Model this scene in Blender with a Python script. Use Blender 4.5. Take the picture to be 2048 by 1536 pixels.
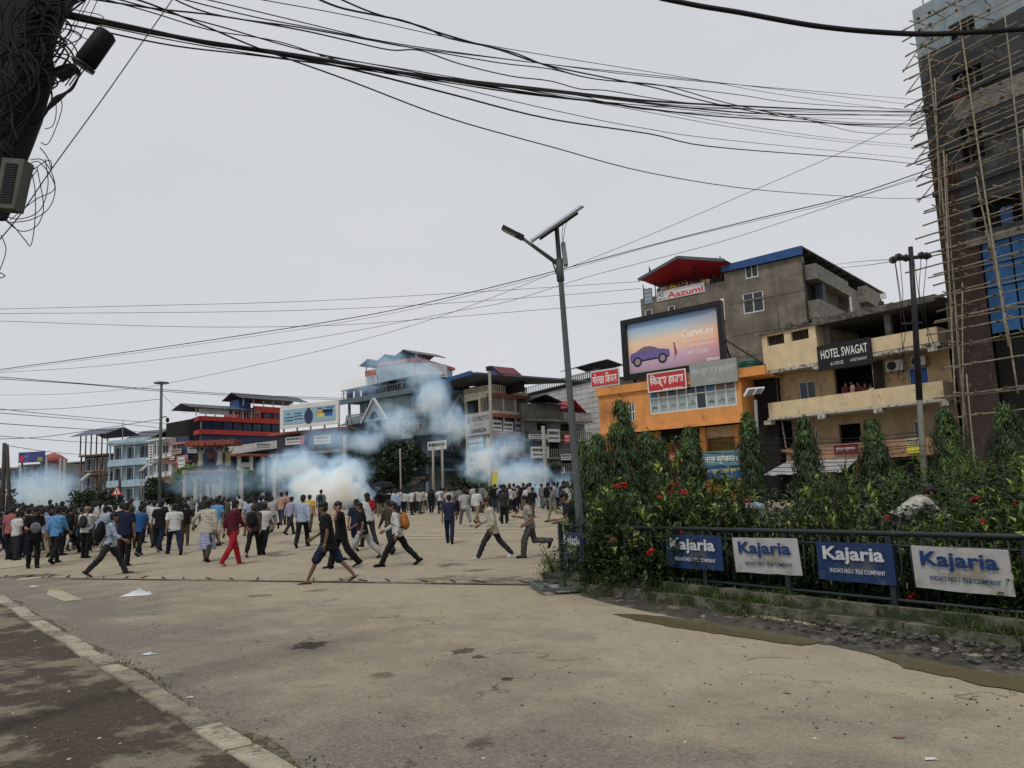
import bpy, bmesh, math, random
import numpy as np
from mathutils import Vector, Matrix, noise as mnoise

for o in list(bpy.data.objects):
    bpy.data.objects.remove(o)
SC = bpy.context.scene
COL = SC.collection
R = math.radians

# ------------------------------------------------------------------ camera
CAM_H, PITCH, ROLL, FPX = 1.70, R(8.02), R(2.3), 1547.0
_F = Vector((0, math.cos(PITCH), math.sin(PITCH)))
_r0 = Vector((1, 0, 0)); _u0 = Vector((0, -math.sin(PITCH), math.cos(PITCH)))
_RT = math.cos(ROLL) * _r0 - math.sin(ROLL) * _u0
_UP = math.sin(ROLL) * _r0 + math.cos(ROLL) * _u0
cam_data = bpy.data.cameras.new('camera')
cam = bpy.data.objects.new('camera', cam_data); COL.objects.link(cam)
cam_data.sensor_width = 36.0; cam_data.lens = FPX / 2048.0 * 36.0
cam_data.clip_start = 0.05; cam_data.clip_end = 3000
mw = Matrix.Identity(4)
for i in range(3):
    mw[i][0] = _RT[i]; mw[i][1] = _UP[i]; mw[i][2] = -_F[i]
mw[2][3] = CAM_H
cam.matrix_world = mw
SC.camera = cam
CAMLOC = Vector((0, 0, CAM_H))

# ------------------------------------------------------------------ sky and sun
SUN_EL, SUN_AZ = R(58), R(205)          # azimuth clockwise from +Y: high, a little behind the camera
world = bpy.data.worlds.new('World'); SC.world = world; world.use_nodes = True
wn = world.node_tree.nodes; wl = world.node_tree.links; wn.clear()
w_out = wn.new('ShaderNodeOutputWorld'); w_bg = wn.new('ShaderNodeBackground')
w_sky = wn.new('ShaderNodeTexSky'); w_sky.sky_type = 'NISHITA'; w_sky.sun_disc = False
w_sky.sun_elevation = SUN_EL; w_sky.sun_rotation = SUN_AZ; w_sky.air_density = 1.0; w_sky.dust_density = 3.0
w_tc = wn.new('ShaderNodeTexCoord')
w_no = wn.new('ShaderNodeTexNoise'); w_no.inputs['Scale'].default_value = 1.6; w_no.inputs['Detail'].default_value = 5
w_map = wn.new('ShaderNodeMapping'); w_map.inputs['Scale'].default_value = (1, 1, 2.5)
wl.new(w_tc.outputs['Generated'], w_map.inputs['Vector']); wl.new(w_map.outputs['Vector'], w_no.inputs['Vector'])
w_cr = wn.new('ShaderNodeValToRGB')
w_cr.color_ramp.elements[0].position = .3; w_cr.color_ramp.elements[0].color = (6.2, 6.4, 6.75, 1)
w_cr.color_ramp.elements[1].position = .75; w_cr.color_ramp.elements[1].color = (6.85, 6.95, 7.2, 1)
wl.new(w_no.outputs['Fac'], w_cr.inputs['Fac'])
w_mx = wn.new('ShaderNodeMix'); w_mx.data_type = 'RGBA'; w_mx.inputs[0].default_value = .95
wl.new(w_sky.outputs['Color'], w_mx.inputs[6]); wl.new(w_cr.outputs['Color'], w_mx.inputs[7])
wl.new(w_mx.outputs[2], w_bg.inputs['Color']); w_bg.inputs['Strength'].default_value = 0.10
wl.new(w_bg.outputs[0], w_out.inputs['Surface'])
sun_d = bpy.data.lights.new('sun', 'SUN'); sun = bpy.data.objects.new('sun', sun_d); COL.objects.link(sun)
sun_d.energy = 1.5; sun_d.angle = R(10); sun_d.color = (1.0, .95, .87)
sv = Vector((math.sin(SUN_AZ) * math.cos(SUN_EL), math.cos(SUN_AZ) * math.cos(SUN_EL), math.sin(SUN_EL)))
sun.rotation_euler = sv.to_track_quat('Z', 'Y').to_euler(); sun.location = (0, -20, 60)
SC.view_settings.view_transform = 'Standard'; SC.view_settings.look = 'None'
SC.view_settings.exposure = 0.0; SC.view_settings.gamma = 1.0; SC.view_settings.use_curve_mapping = False
SC.render.engine = 'CYCLES'
cy = SC.cycles
cy.max_bounces = 20; cy.diffuse_bounces = 3; cy.glossy_bounces = 3; cy.transmission_bounces = 4
cy.volume_bounces = 20; cy.transparent_max_bounces = 12; cy.caustics_reflective = False; cy.caustics_refractive = False
cy.volume_step_rate = 0.6; cy.volume_max_steps = 160

# ------------------------------------------------------------------ helpers: pixel -> world
def pdir(px, py):
    d = FPX * _F + (px - 1024) * _RT - (py - 768) * _UP
    return d / d.y
def at(px, py, Y):
    return CAMLOC + pdir(px, py) * Y
def gz(x, y):
    t = min(max((y - 20.0) / 28.0, 0), 1)
    return 0.55 * t * t * (3 - 2 * t)
def gp(px, py):
    """ground point under a pixel of the photograph"""
    d = pdir(px, py); lo, hi = 1.0, 260.0
    for _ in range(50):
        m = (lo + hi) / 2; p = CAMLOC + d * m
        if p.z > gz(p.x, p.y): lo = m
        else: hi = m
    return CAMLOC + d * lo
def lerp(a, b, t): return a + (b - a) * t

# ------------------------------------------------------------------ helpers: objects
def tag(o, label=None, cat=None, group=None, kind=None):
    if label: o['label'] = label
    if cat: o['category'] = cat
    if group: o['group'] = group
    if kind: o['kind'] = kind
    return o
def empty(name, loc, rz=0.0):
    o = bpy.data.objects.new(name, None); COL.objects.link(o)
    o.location = loc; o.rotation_euler = (0, 0, rz); o.empty_display_size = .2
    return o
def link(name, me, parent=None):
    o = bpy.data.objects.new(name, me); COL.objects.link(o)
    if parent is not None: o.parent = parent
    return o
def copy_tree(o, parent=None):
    c = o.copy(); COL.objects.link(c); c.parent = parent
    for ch in o.children: copy_tree(ch, c)
    return c

class MB:
    def __init__(s): s.v = []; s.f = []; s.m = []; s.s = []
    def add(s, vs, fs, mi=0, sm=False):
        b = len(s.v); s.v += [tuple(v) for v in vs]
        for f in fs:
            s.f.append(tuple(i + b for i in f)); s.m.append(mi); s.s.append(sm)
    def box(s, x0, x1, y0, y1, z0, z1, mi=0):
        if x0 > x1: x0, x1 = x1, x0
        if y0 > y1: y0, y1 = y1, y0
        if z0 > z1: z0, z1 = z1, z0
        s.add([(x0,y0,z0),(x1,y0,z0),(x1,y1,z0),(x0,y1,z0),(x0,y0,z1),(x1,y0,z1),(x1,y1,z1),(x0,y1,z1)],
              [(0,3,2,1),(4,5,6,7),(0,1,5,4),(1,2,6,5),(2,3,7,6),(3,0,4,7)], mi)
    def hexa(s, p, mi=0):   # eight points, bottom loop then top loop
        s.add(p, [(0,3,2,1),(4,5,6,7),(0,1,5,4),(1,2,6,5),(2,3,7,6),(3,0,4,7)], mi)
    def quad(s, a, b, c, d, mi=0): s.add([a,b,c,d], [(0,1,2,3)], mi)
    def beam(s, p, q, w, h, mi=0, up=(0,0,1)):
        p, q = Vector(p), Vector(q); d = (q - p).normalized(); u = Vector(up)
        if abs(d.dot(u)) > .98: u = Vector((0,1,0))
        a = d.cross(u).normalized() * (w/2); b = a.cross(d).normalized() * (h/2)
        s.hexa([p-a-b, p+a-b, p+a+b, p-a+b, q-a-b, q+a-b, q+a+b, q-a+b], mi)
    def prism(s, poly, y0, y1, mi=0):      # polygon in (x,z), thick along y
        n = len(poly)
        vs = [(x,y0,z) for x,z in poly] + [(x,y1,z) for x,z in poly]
        s.add(vs, [tuple(range(n)), tuple(range(2*n-1, n-1, -1))] + [(i, i+n, (i+1)%n+n, (i+1)%n) for i in range(n)], mi)
    def slab(s, poly, z0, z1, mi=0):       # polygon in (x,y), thick along z
        n = len(poly)
        vs = [(x,y,z0) for x,y in poly] + [(x,y,z1) for x,y in poly]
        s.add(vs, [tuple(range(n-1,-1,-1)), tuple(range(n, 2*n))] + [(i, (i+1)%n, (i+1)%n+n, i+n) for i in range(n)], mi)
    def tube(s, pts, r, n=6, mi=0, sm=True, cap=True):
        pts = [Vector(p) for p in pts]; k = len(pts)
        rs = list(r) if hasattr(r, '__len__') else [r]*k
        vs = []; ref = None
        for i, p in enumerate(pts):
            d = (pts[min(i+1,k-1)] - pts[max(i-1,0)])
            d = d.normalized() if d.length > 1e-9 else Vector((0,0,1))
            if ref is None: ref = Vector((1,0,0)) if abs(d.x) < .9 else Vector((0,1,0))
            a = (ref - d*ref.dot(d)).normalized(); ref = a; b = d.cross(a)
            for j in range(n):
                t = 2*math.pi*j/n; vs.append(p + (a*math.cos(t) + b*math.sin(t))*rs[i])
        fs = [(i*n+j, i*n+(j+1)%n, (i+1)*n+(j+1)%n, (i+1)*n+j) for i in range(k-1) for j in range(n)]
        s.add(vs, fs, mi, sm)
        if cap:
            b = len(s.v) - len(vs)
            s.f += [tuple(b+j for j in range(n-1,-1,-1)), tuple(b+(k-1)*n+j for j in range(n))]; s.m += [mi]*2; s.s += [False]*2
    def ell(s, c, r, n=10, m=6, mi=0, mat=None):
        c = Vector(c); r = (r,r,r) if not hasattr(r,'__len__') else r
        vs = [Vector((0,0,-r[2]))]
        for i in range(1, m):
            a = math.pi*i/m - math.pi/2
            for j in range(n):
                t = 2*math.pi*j/n; vs.append(Vector((r[0]*math.cos(a)*math.cos(t), r[1]*math.cos(a)*math.sin(t), r[2]*math.sin(a))))
        vs.append(Vector((0,0,r[2])))
        if mat is not None: vs = [mat @ v for v in vs]
        vs = [v + c for v in vs]
        fs = [(0, 1+(j+1)%n, 1+j) for j in range(n)]
        for i in range(m-2):
            for j in range(n): fs.append((1+i*n+j, 1+i*n+(j+1)%n, 1+(i+1)*n+(j+1)%n, 1+(i+1)*n+j))
        t = len(vs)-1; o = 1+(m-2)*n
        fs += [(o+j, o+(j+1)%n, t) for j in range(n)]
        s.add(vs, fs, mi, True)
    def lathe(s, prof, c=(0,0,0), n=12, mi=0, sm=True):
        cx, cy_, cz = c; k = len(prof)
        vs = [(cx+r*math.cos(2*math.pi*j/n), cy_+r*math.sin(2*math.pi*j/n), cz+z) for r, z in prof for j in range(n)]
        fs = [(i*n+j, i*n+(j+1)%n, (i+1)*n+(j+1)%n, (i+1)*n+j) for i in range(k-1) for j in range(n)]
        s.add(vs, fs, mi, sm)
    def mesh(s, name, mats):
        me = bpy.data.meshes.new(name); me.from_pydata(s.v, [], s.f)
        for m in (mats if isinstance(mats, (list, tuple)) else [mats]): me.materials.append(m)
        if s.f:
            me.polygons.foreach_set('material_index', s.m); me.polygons.foreach_set('use_smooth', s.s)
        me.update(); return me
    def build(s, name, mats, parent=None, **kw):
        o = link(name, s.mesh(name, mats), parent)
        return tag(o, **kw)

# ------------------------------------------------------------------ helpers: materials
_MC = {}
def nodes_of(name):
    m = bpy.data.materials.new(name); m.use_nodes = True
    nt = m.node_tree; b = nt.nodes['Principled BSDF']
    return m, nt, nt.nodes, nt.links, b
def M(name, col, rough=.85, var=.22, sc=2.0, bump=0.0, bsc=40., spec=.3, metal=0.0, streak=0.0, col2=None, cover=.5, c2sc=None, rand=0.0, soft=.12):
    """matt surface: mottled colour, optional vertical streaks, a second colour of dirt/peeling in patches, fine relief"""
    if name in _MC: return _MC[name]
    m, nt, N, L, b = nodes_of(name)
    b.inputs['Roughness'].default_value = rough; b.inputs['Metallic'].default_value = metal
    b.inputs['Specular IOR Level'].default_value = spec
    tc = N.new('ShaderNodeTexCoord'); no = N.new('ShaderNodeTexNoise')
    no.inputs['Scale'].default_value = sc; no.inputs['Detail'].default_value = 6; no.inputs['Roughness'].default_value = .62
    L.new(tc.outputs['Object'], no.inputs['Vector'])
    cr = N.new('ShaderNodeValToRGB'); e = cr.color_ramp.elements
    e[0].position = .3; e[0].color = tuple(c*(1-var) for c in col) + (1,)
    e[1].position = .72; e[1].color = tuple(min(c*(1+var*.7),1) for c in col) + (1,)
    L.new(no.outputs['Fac'], cr.inputs['Fac']); out = cr.outputs['Color']
    def mixin(fac, a, c=None, mode='MIX', cout=None):
        mx = N.new('ShaderNodeMix'); mx.data_type = 'RGBA'; mx.blend_type = mode
        L.new(fac, mx.inputs[0]) if not isinstance(fac, float) else setattr(mx.inputs[0], 'default_value', fac)
        L.new(a, mx.inputs[6])
        if cout is not None: L.new(cout, mx.inputs[7])
        else: mx.inputs[7].default_value = tuple(c) + (1,)
        return mx.outputs[2]
    if streak:
        mp = N.new('ShaderNodeMapping'); mp.inputs['Scale'].default_value = (.75, .75, .07)
        n2 = N.new('ShaderNodeTexNoise'); n2.inputs['Scale'].default_value = 2.2; n2.inputs['Detail'].default_value = 5
        L.new(tc.outputs['Object'], mp.inputs['Vector']); L.new(mp.outputs['Vector'], n2.inputs['Vector'])
        r2 = N.new('ShaderNodeMapRange'); r2.inputs[1].default_value = .5; r2.inputs[2].default_value = .85; r2.inputs[3].default_value = 0; r2.inputs[4].default_value = streak
        L.new(n2.outputs['Fac'], r2.inputs[0]); out = mixin(r2.outputs[0], out, (.03,.028,.025))
    if col2 is not None:
        n3 = N.new('ShaderNodeTexNoise'); n3.inputs['Scale'].default_value = c2sc or sc*1.7; n3.inputs['Detail'].default_value = 8; n3.inputs['Roughness'].default_value = .68
        ad = N.new('ShaderNodeVectorMath'); ad.inputs[1].default_value = (7.3, 2.1, 4.7)
        L.new(tc.outputs['Object'], ad.inputs[0]); L.new(ad.outputs[0], n3.inputs['Vector'])
        r3 = N.new('ShaderNodeMapRange'); r3.inputs[1].default_value = 1-cover-soft/2+.0; r3.inputs[2].default_value = 1-cover+soft/2
        L.new(n3.outputs['Fac'], r3.inputs[0]); out = mixin(r3.outputs[0], out, col2)
    if rand:
        oi = N.new('ShaderNodeObjectInfo'); hs = N.new('ShaderNodeHueSaturation')
        mr = N.new('ShaderNodeMapRange'); mr.inputs[3].default_value = 1-rand; mr.inputs[4].default_value = 1+rand
        L.new(oi.outputs['Random'], mr.inputs[0]); L.new(mr.outputs[0], hs.inputs['Value']); L.new(out, hs.inputs['Color']); out = hs.outputs['Color']
    L.new(out, b.inputs['Base Color'])
    if bump:
        n4 = N.new('ShaderNodeTexNoise'); n4.inputs['Scale'].default_value = bsc; n4.inputs['Detail'].default_value = 5
        L.new(tc.outputs['Object'], n4.inputs['Vector'])
        bp = N.new('ShaderNodeBump'); bp.inputs['Strength'].default_value = bump; bp.inputs['Distance'].default_value = .02
        L.new(n4.outputs['Fac'], bp.inputs['Height']); L.new(bp.outputs[0], b.inputs['Normal'])
    _MC[name] = m
    return m
def GLASS(name, col=(.02,.03,.04), rough=.08):
    """dark window glass seen from outside by day: glossy over a dim interior"""
    if name in _MC: return _MC[name]
    m, nt, N, L, b = nodes_of(name)
    b.inputs['Base Color'].default_value = col + (1,); b.inputs['Roughness'].default_value = rough
    b.inputs['Specular IOR Level'].default_value = .45
    _MC[name] = m; return m

BLACK = M('black_plastic', (.012,.012,.014), .5, .3)
DARKIN = M('dark_interior', (.014,.013,.013), .95, .3)  # near-black colour stands in for shade inside rooms and openings
STEEL = M('galvanised_steel', (.18,.19,.2), .5, .2, 3, spec=.5)
WHITE = M('white_paint', (.62,.62,.6), .6, .12, 3)
GLD = GLASS('dark_glass'); GLB = GLASS('blue_tinted_glass', (.012,.03,.075), .12)

# ------------------------------------------------------------------ helpers: lettering
def letters(s, u, v, z, w=None, h=None, mat=None, parent=None, bold=0.0, depth=.006, name='lettering', squeeze=True):
    """flat lettering in the local (u,z) plane facing -v, centred at u,z, fitted to w x h"""
    cu = bpy.data.curves.new('txt', 'FONT'); cu.body = s; cu.size = 1; cu.offset = bold; cu.resolution_u = 2
    cu.extrude = 0
    to = bpy.data.objects.new('txt', cu); COL.objects.link(to)
    bpy.context.view_layer.update()
    dg = bpy.context.evaluated_depsgraph_get()
    me = bpy.data.meshes.new_from_object(to.evaluated_get(dg))
    bpy.data.objects.remove(to); bpy.data.curves.remove(cu)
    n = len(me.vertices)
    if n == 0: return None
    co = np.empty(n*3); me.vertices.foreach_get('co', co); co = co.reshape(-1,3)
    mn, mx = co.min(0), co.max(0); sz = np.maximum(mx-mn, 1e-6)
    sx = (w/sz[0]) if w else None; sy = (h/sz[1]) if h else None
    if sx is None: sx = sy
    if sy is None: sy = sx
    c = (mn+mx)/2
    new = np.zeros_like(co); new[:,0] = u + (co[:,0]-c[0])*sx; new[:,1] = v - depth; new[:,2] = z + (co[:,1]-c[1])*sy
    me.vertices.foreach_set('co', new.ravel()); me.materials.clear(); me.materials.append(mat)
    me.update()
    return link(name, me, parent)

class Fr:
    """a vertical facade plane: u runs along it (left to right), v goes into the building, z is height above its base"""
    def __init__(s, pxa, Ya, pxb, Yb, zb=None, pya=985, pyb=985):
        a, b = at(pxa, pya, Ya), at(pxb, pyb, Yb)
        s.a = Vector((a.x, a.y)); s.b = Vector((b.x, b.y)); d = s.b - s.a
        s.L = d.length; s.u = d / s.L; s.n = Vector((-s.u.y, s.u.x)); s.ang = math.atan2(s.u.y, s.u.x)
        s.zb = gz(s.a.x, s.a.y) if zb is None else zb
    def world(s, u, v, z):
        p = s.a + s.u*u + s.n*v
        return Vector((p.x, p.y, s.zb + z))
    def uz(s, px, py, v=0.0):
        d = pdir(px, py); o = s.a + s.n*v
        # CAM + d*t, in-plane: (d.xy*t - o).n = 0
        t = o.dot(s.n) / (d.x*s.n.x + d.y*s.n.y)
        p = Vector((d.x*t, d.y*t)) - s.a
        return p.dot(s.u), CAM_H + d.z*t - s.zb
    def rect(s, x0, y0, x1, y1, v=0.0):
        u0, z1 = s.uz(x0, y0, v); u1, z0 = s.uz(x1, y1, v)
        return u0, u1, z0, z1
    def root(s, name, u=0, v=0, z=0): return empty(name, s.world(u, v, z), s.ang)
    def put(s, o, u, v, z):
        o.location = s.world(u, v, z); o.rotation_euler = (0, 0, s.ang); return o

def wall_skin(mb, u0, u1, z0, z1, holes, v=0.0, rev=.18, mi=0, mr=None):
    """a wall face at v with rectangular openings (u0,u1,z0,z1) and their reveals going in by rev"""
    us = sorted({u0, u1, *[min(max(h[i],u0),u1) for h in holes for i in (0,1)]})
    zs = sorted({z0, z1, *[min(max(h[i],z0),z1) for h in holes for i in (2,3)]})
    for i in range(len(us)-1):
        for j in range(len(zs)-1):
            cu, cz = (us[i]+us[i+1])/2, (zs[j]+zs[j+1])/2
            if any(h[0] < cu < h[1] and h[2] < cz < h[3] for h in holes): continue
            mb.quad((us[i],v,zs[j]), (us[i+1],v,zs[j]), (us[i+1],v,zs[j+1]), (us[i],v,zs[j+1]), mi)
    mr = mi if mr is None else mr
    for a, b, c, d in holes:
        mb.quad((a,v,c),(a,v+rev,c),(b,v+rev,c),(b,v,c),mr); mb.quad((a,v,d),(b,v,d),(b,v+rev,d),(a,v+rev,d),mr)
        mb.quad((a,v,c),(a,v,d),(a,v+rev,d),(a,v+rev,c),mr); mb.quad((b,v,c),(b,v+rev,c),(b,v+rev,d),(b,v,d),mr)

def window(root, u0, u1, z0, z1, v, nc=2, nr=1, fm=None, gm=None, fw=.06, name='window', pane=True, label=None, split=None):
    """window part: frame and glazing bars, with its panes as sub-parts"""
    fm = fm or WHITE; gm = gm or GLD
    mb = MB()
    mb.box(u0,u1,v,v+.08,z0,z0+fw); mb.box(u0,u1,v,v+.08,z1-fw,z1)
    mb.box(u0,u0+fw,v,v+.08,z0+fw,z1-fw); mb.box(u1-fw,u1,v,v+.08,z0+fw,z1-fw)
    zr = [z0 + (z1-z0)*k/nr for k in range(nr+1)] if split is None else [z0] + [z0+(z1-z0)*q for q in split] + [z1]
    for k in range(1, nc):
        uu = lerp(u0,u1,k/nc); mb.box(uu-fw*.4,uu+fw*.4,v+.005,v+.075,z0+fw,z1-fw)
    for zz in zr[1:-1]:
        for k in range(nc):
            a = lerp(u0,u1,k/nc) + (fw if k == 0 else fw*.4); b = lerp(u0,u1,(k+1)/nc) - (fw if k == nc-1 else fw*.4)
            mb.box(a,b,v+.01,v+.07,zz-fw*.4,zz+fw*.4)
    o = mb.build(name, fm, root)
    if label: o['label'] = label
    if pane:
        gm = gm if isinstance(gm, (list,tuple)) else [gm]
        g = MB()
        for k in range(nc):
            for q in range(len(zr)-1):
                g.box(lerp(u0,u1,k/nc)+fw*.3, lerp(u0,u1,(k+1)/nc)-fw*.3, v+.03, v+.05, zr[q]+fw*.3, zr[q+1]-fw*.3, (k*7+q*3)%len(gm))
        g.build('pane', gm, o)
    return o

def sign_board(fr, x0, y0, x1, y1, v, mat, label, cat='sign', name='shop_sign', th=.08, group=None, edge=None):
    """a board fixed on a facade, from its pixel corners; returns object and (w,h): local origin at board centre of front face"""
    u0, u1, z0, z1 = fr.rect(x0, y0, x1, y1, v)
    w, h = u1-u0, z1-z0
    mb = MB(); mb.box(-w/2,w/2,0,th,-h/2,h/2)
    mats = [mat]
    if edge:
        mats.append(edge); e = min(.08, h*.06)
        mb.box(-w/2,w/2,-.03,-.002,h/2-e,h/2,1); mb.box(-w/2,w/2,-.03,-.002,-h/2,-h/2+e,1)
        mb.box(-w/2,-w/2+e,-.03,-.002,-h/2+e,h/2-e,1); mb.box(w/2-e,w/2,-.03,-.002,-h/2+e,h/2-e,1)
    o = mb.build(name, mats)
    fr.put(o, (u0+u1)/2, v, (z0+z1)/2)
    tag(o, label, cat, group)
    return o, w, h
def print_lines(o, w, h, mat, rows, rng, x0=-.42, x1=.42, name='print'):
    """illegible small print: short dashes on the board's face"""
    mb = MB()
    for (zc, t) in rows:
        x = x0*w
        while x < x1*w:
            l = rng.uniform(.03,.09)*w
            mb.box(x, min(x+l, x1*w), -.012, -.002, (zc-t/2)*h, (zc+t/2)*h); x += l + rng.uniform(.012,.03)*w
    return tag(mb.build(name, mat, o), kind='stuff')
# ------------------------------------------------------------------ ground, road, pavement, shoulder
rng = random.Random(7)
def surface_mat(name, sand, grey, kind, stains=(), paint=None):
    """dusty street surface in world coordinates: asphalt showing through sand, aggregate, stains with shapes of their own"""
    m, nt, N, L, b = nodes_of(name)
    b.inputs['Roughness'].default_value = .93; b.inputs['Specular IOR Level'].default_value = .12
    tc = N.new('ShaderNodeTexCoord'); P = tc.outputs['Object']
    def math_(op, a, c=None, clamp=False):
        n = N.new('ShaderNodeMath'); n.operation = op; n.use_clamp = clamp
        for i, x in enumerate((a, c)):
            if x is None: continue
            if isinstance(x, (int, float)): n.inputs[i].default_value = x
            else: L.new(x, n.inputs[i])
        return n.outputs[0]
    def noise(sc, det=6, rough=.6, scale=None, off=(0,0,0)):
        n = N.new('ShaderNodeTexNoise'); n.inputs['Scale'].default_value = sc; n.inputs['Detail'].default_value = det; n.inputs['Roughness'].default_value = rough
        mp = N.new('ShaderNodeMapping'); mp.inputs['Location'].default_value = off
        if scale: mp.inputs['Scale'].default_value = scale
        mp.inputs['Rotation'].default_value = (0, 0, R(38))
        L.new(P, mp.inputs['Vector']); L.new(mp.outputs[0], n.inputs['Vector']); return n.outputs['Fac']
    def remap(x, a, c, d=0., e=1.):
        n = N.new('ShaderNodeMapRange'); n.inputs[1].default_value = a; n.inputs[2].default_value = c; n.inputs[3].default_value = d; n.inputs[4].default_value = e
        L.new(x, n.inputs[0]); return n.outputs[0]
    def mix(f, a, c, mode='MIX'):
        n = N.new('ShaderNodeMix'); n.data_type = 'RGBA'; n.blend_type = mode
        for i, x in ((0, f), (6, a), (7, c)):
            if isinstance(x, float): n.inputs[i].default_value = x
            elif isinstance(x, tuple): n.inputs[i].default_value = x + (1,) if len(x) == 3 else x
            else: L.new(x, n.inputs[i])
        return n.outputs[2]
    big = noise(.35, 5); mid = noise(1.6, 7, .68); fine = noise(24, 4, .7); grit = noise(95, 2, .6)
    vo = N.new('ShaderNodeTexVoronoi'); vo.inputs['Scale'].default_value = 60; L.new(P, vo.inputs['Vector'])
    stone = N.new('ShaderNodeSeparateColor'); L.new(vo.outputs['Color'], stone.inputs[0])
    if kind == 'road':
        dt = N.new('ShaderNodeVectorMath'); dt.operation = 'DOT_PRODUCT'; dt.inputs[1].default_value = (.769, .639, 0); L.new(P, dt.inputs[0])
        d = math_('SUBTRACT', dt.outputs['Value'], 2.03)             # metres from the left kerb
        s = math_('ADD', d, remap(big, .3, .7, -2.4, 2.4)); s = math_('ADD', s, remap(mid, .3, .7, -1.5, 1.5))
        sandf = remap(s, .2, 4.8, .12, .99)
    elif kind == 'plaza':
        sandf = remap(math_('ADD', big, math_('MULTIPLY', mid, .5)), .55, .8, .55, 1.0)
    else:
        sandf = remap(math_('ADD', math_('MULTIPLY', mid, .75), math_('MULTIPLY', big, .45)), .59, .66)
    g = mix(remap(stone.outputs[0], 0, 1), tuple(c*.5 for c in grey), tuple(c*1.6 for c in grey))
    g = mix(remap(fine, .35, .65), g, tuple(c*.8 for c in grey))
    sd = mix(remap(mid, .3, .7), tuple(c*.86 for c in sand), tuple(c*1.08 for c in sand))
    sd = mix(remap(grit, .35, .7, 0., .32), sd, tuple(c*.6 for c in sand))
    pit = noise(9, 8, .75, off=(5,1,0)); sd = mix(remap(pit, .56, .64, 0., .55), sd, tuple(c*.75 for c in grey))
    lit = noise(5, 7, .7, off=(2,8,0)); sd = mix(remap(lit, .58, .7, 0., .3), sd, tuple(min(c*1.2,1) for c in sand))
    spot = remap(math_('MULTIPLY', remap(fine, .55, .7), remap(mid, .45, .6)), 0, 1, 0, .5)
    sd = mix(spot, sd, tuple(c*.62 for c in grey))
    # tyre-polished, dragged dust along the direction of travel
    drag = noise(1.0, 6, .6, scale=(3.2, .35, 1)); sd = mix(remap(drag, .5, .75, 0., .45), sd, tuple(lerp(x, y, .6) for x, y in zip(sand, grey)))
    col = mix(sandf, g, sd)
    ck = N.new('ShaderNodeTexVoronoi'); ck.feature = 'DISTANCE_TO_EDGE'; ck.inputs['Scale'].default_value = .42
    wv = N.new('ShaderNodeTexNoise'); wv.inputs['Scale'].default_value = 1.7; wv.inputs['Detail'].default_value = 6; L.new(P, wv.inputs['Vector'])
    av = N.new('ShaderNodeVectorMath'); av.operation = 'MULTIPLY_ADD'; av.inputs[1].default_value = (1.3,1.3,0); L.new(wv.outputs['Color'], av.inputs[0]); L.new(P, av.inputs[2]); L.new(av.outputs[0], ck.inputs['Vector'])
    cm = noise(.6, 3, .5, off=(20,3,0)); ckf = math_('MULTIPLY', remap(ck.outputs['Distance'], .008, .002), remap(cm, .52, .6, 0., .6)); col = mix(ckf, col, (.06,.05,.04))
    if kind == 'pave':
        moss = noise(2.3, 8, .7, off=(3, 9, 0)); col = mix(remap(moss, .6, .72, 0., .6), col, (.035, .042, .018))
        red = noise(1.1, 6, .7, off=(13, 2, 0)); col = mix(remap(red, .6, .75, 0., .35), col, (.1, .06, .045))
    nz = noise(2.6, 8, .72, off=(1, 5, 0)); tot = None
    for (cx, cy_, rx, ry, rot, st) in stains:
        mp = N.new('ShaderNodeMapping'); mp.vector_type = 'TEXTURE'
        mp.inputs['Location'].default_value = (cx, cy_, 0); mp.inputs['Rotation'].default_value = (0, 0, rot); mp.inputs['Scale'].default_value = (rx, ry, 50)
        L.new(P, mp.inputs['Vector']); ln = N.new('ShaderNodeVectorMath'); ln.operation = 'LENGTH'; L.new(mp.outputs[0], ln.inputs[0])
        k = remap(math_('ADD', ln.outputs['Value'], remap(nz, .25, .75, -1.1, 1.1)), .75, .55, 0., st)
        tot = k if tot is None else math_('MAXIMUM', tot, k)
    if tot is not None: col = mix(tot, col, (.045, .036, .026))
    L.new(col, b.inputs['Base Color'])
    hgt = math_('ADD', math_('MULTIPLY', fine, .5), math_('ADD', math_('MULTIPLY', grit, .35), math_('MULTIPLY', vo.outputs['Distance'], 1.2)))
    bp = N.new('ShaderNodeBump'); bp.inputs['Strength'].default_value = .8; bp.inputs['Distance'].default_value = .016
    L.new(hgt, bp.inputs['Height']); L.new(bp.outputs[0], b.inputs['Normal'])
    return m
def stain(px, py, wpx, hpx, st=.85, rot=0.):
    p = gp(px, py); a = gp(px-wpx/2, py); c = gp(px+wpx/2, py); d = gp(px, py-hpx/2); e = gp(px, py+hpx/2)
    return (p.x, p.y, max((c-a).length/2, .03), max((d-e).length/2, .03), rot, st)
SAND = (.405, .35, .255); GREY = (.2, .182, .153)
st_road = [stain(615,1290,75,26), stain(915,1305,60,16,.8,.3), stain(955,1315,40,12,.8), stain(1013,1359,36,12,.9), stain(775,1350,60,20,.55),
           stain(950,1490,70,30,.6,-.3), stain(1574,1388,26,8,.9), stain(1085,1462,30,10,.7), stain(640,1180,60,8,.5), stain(520,1192,60,6,.5), stain(850,1475,120,40,.35)]
st_plaza = [stain(900,1130,70,10,.6), stain(955,1140,60,8,.6), stain(560,1110,60,7,.5), stain(580,1085,90,8,.45), stain(660,1112,60,7,.35), stain(1000,1160,180,16,.55),
            stain(880,1158,160,14,.5), stain(40,1155,120,14,.8), stain(430,1085,60,6,.4), stain(620,1100,30,4,.6)]
plaza_m = surface_mat('dusty_plaza', SAND, GREY, 'plaza', st_plaza)
road_m = surface_mat('dusty_road', SAND, GREY, 'road', st_road)
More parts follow.
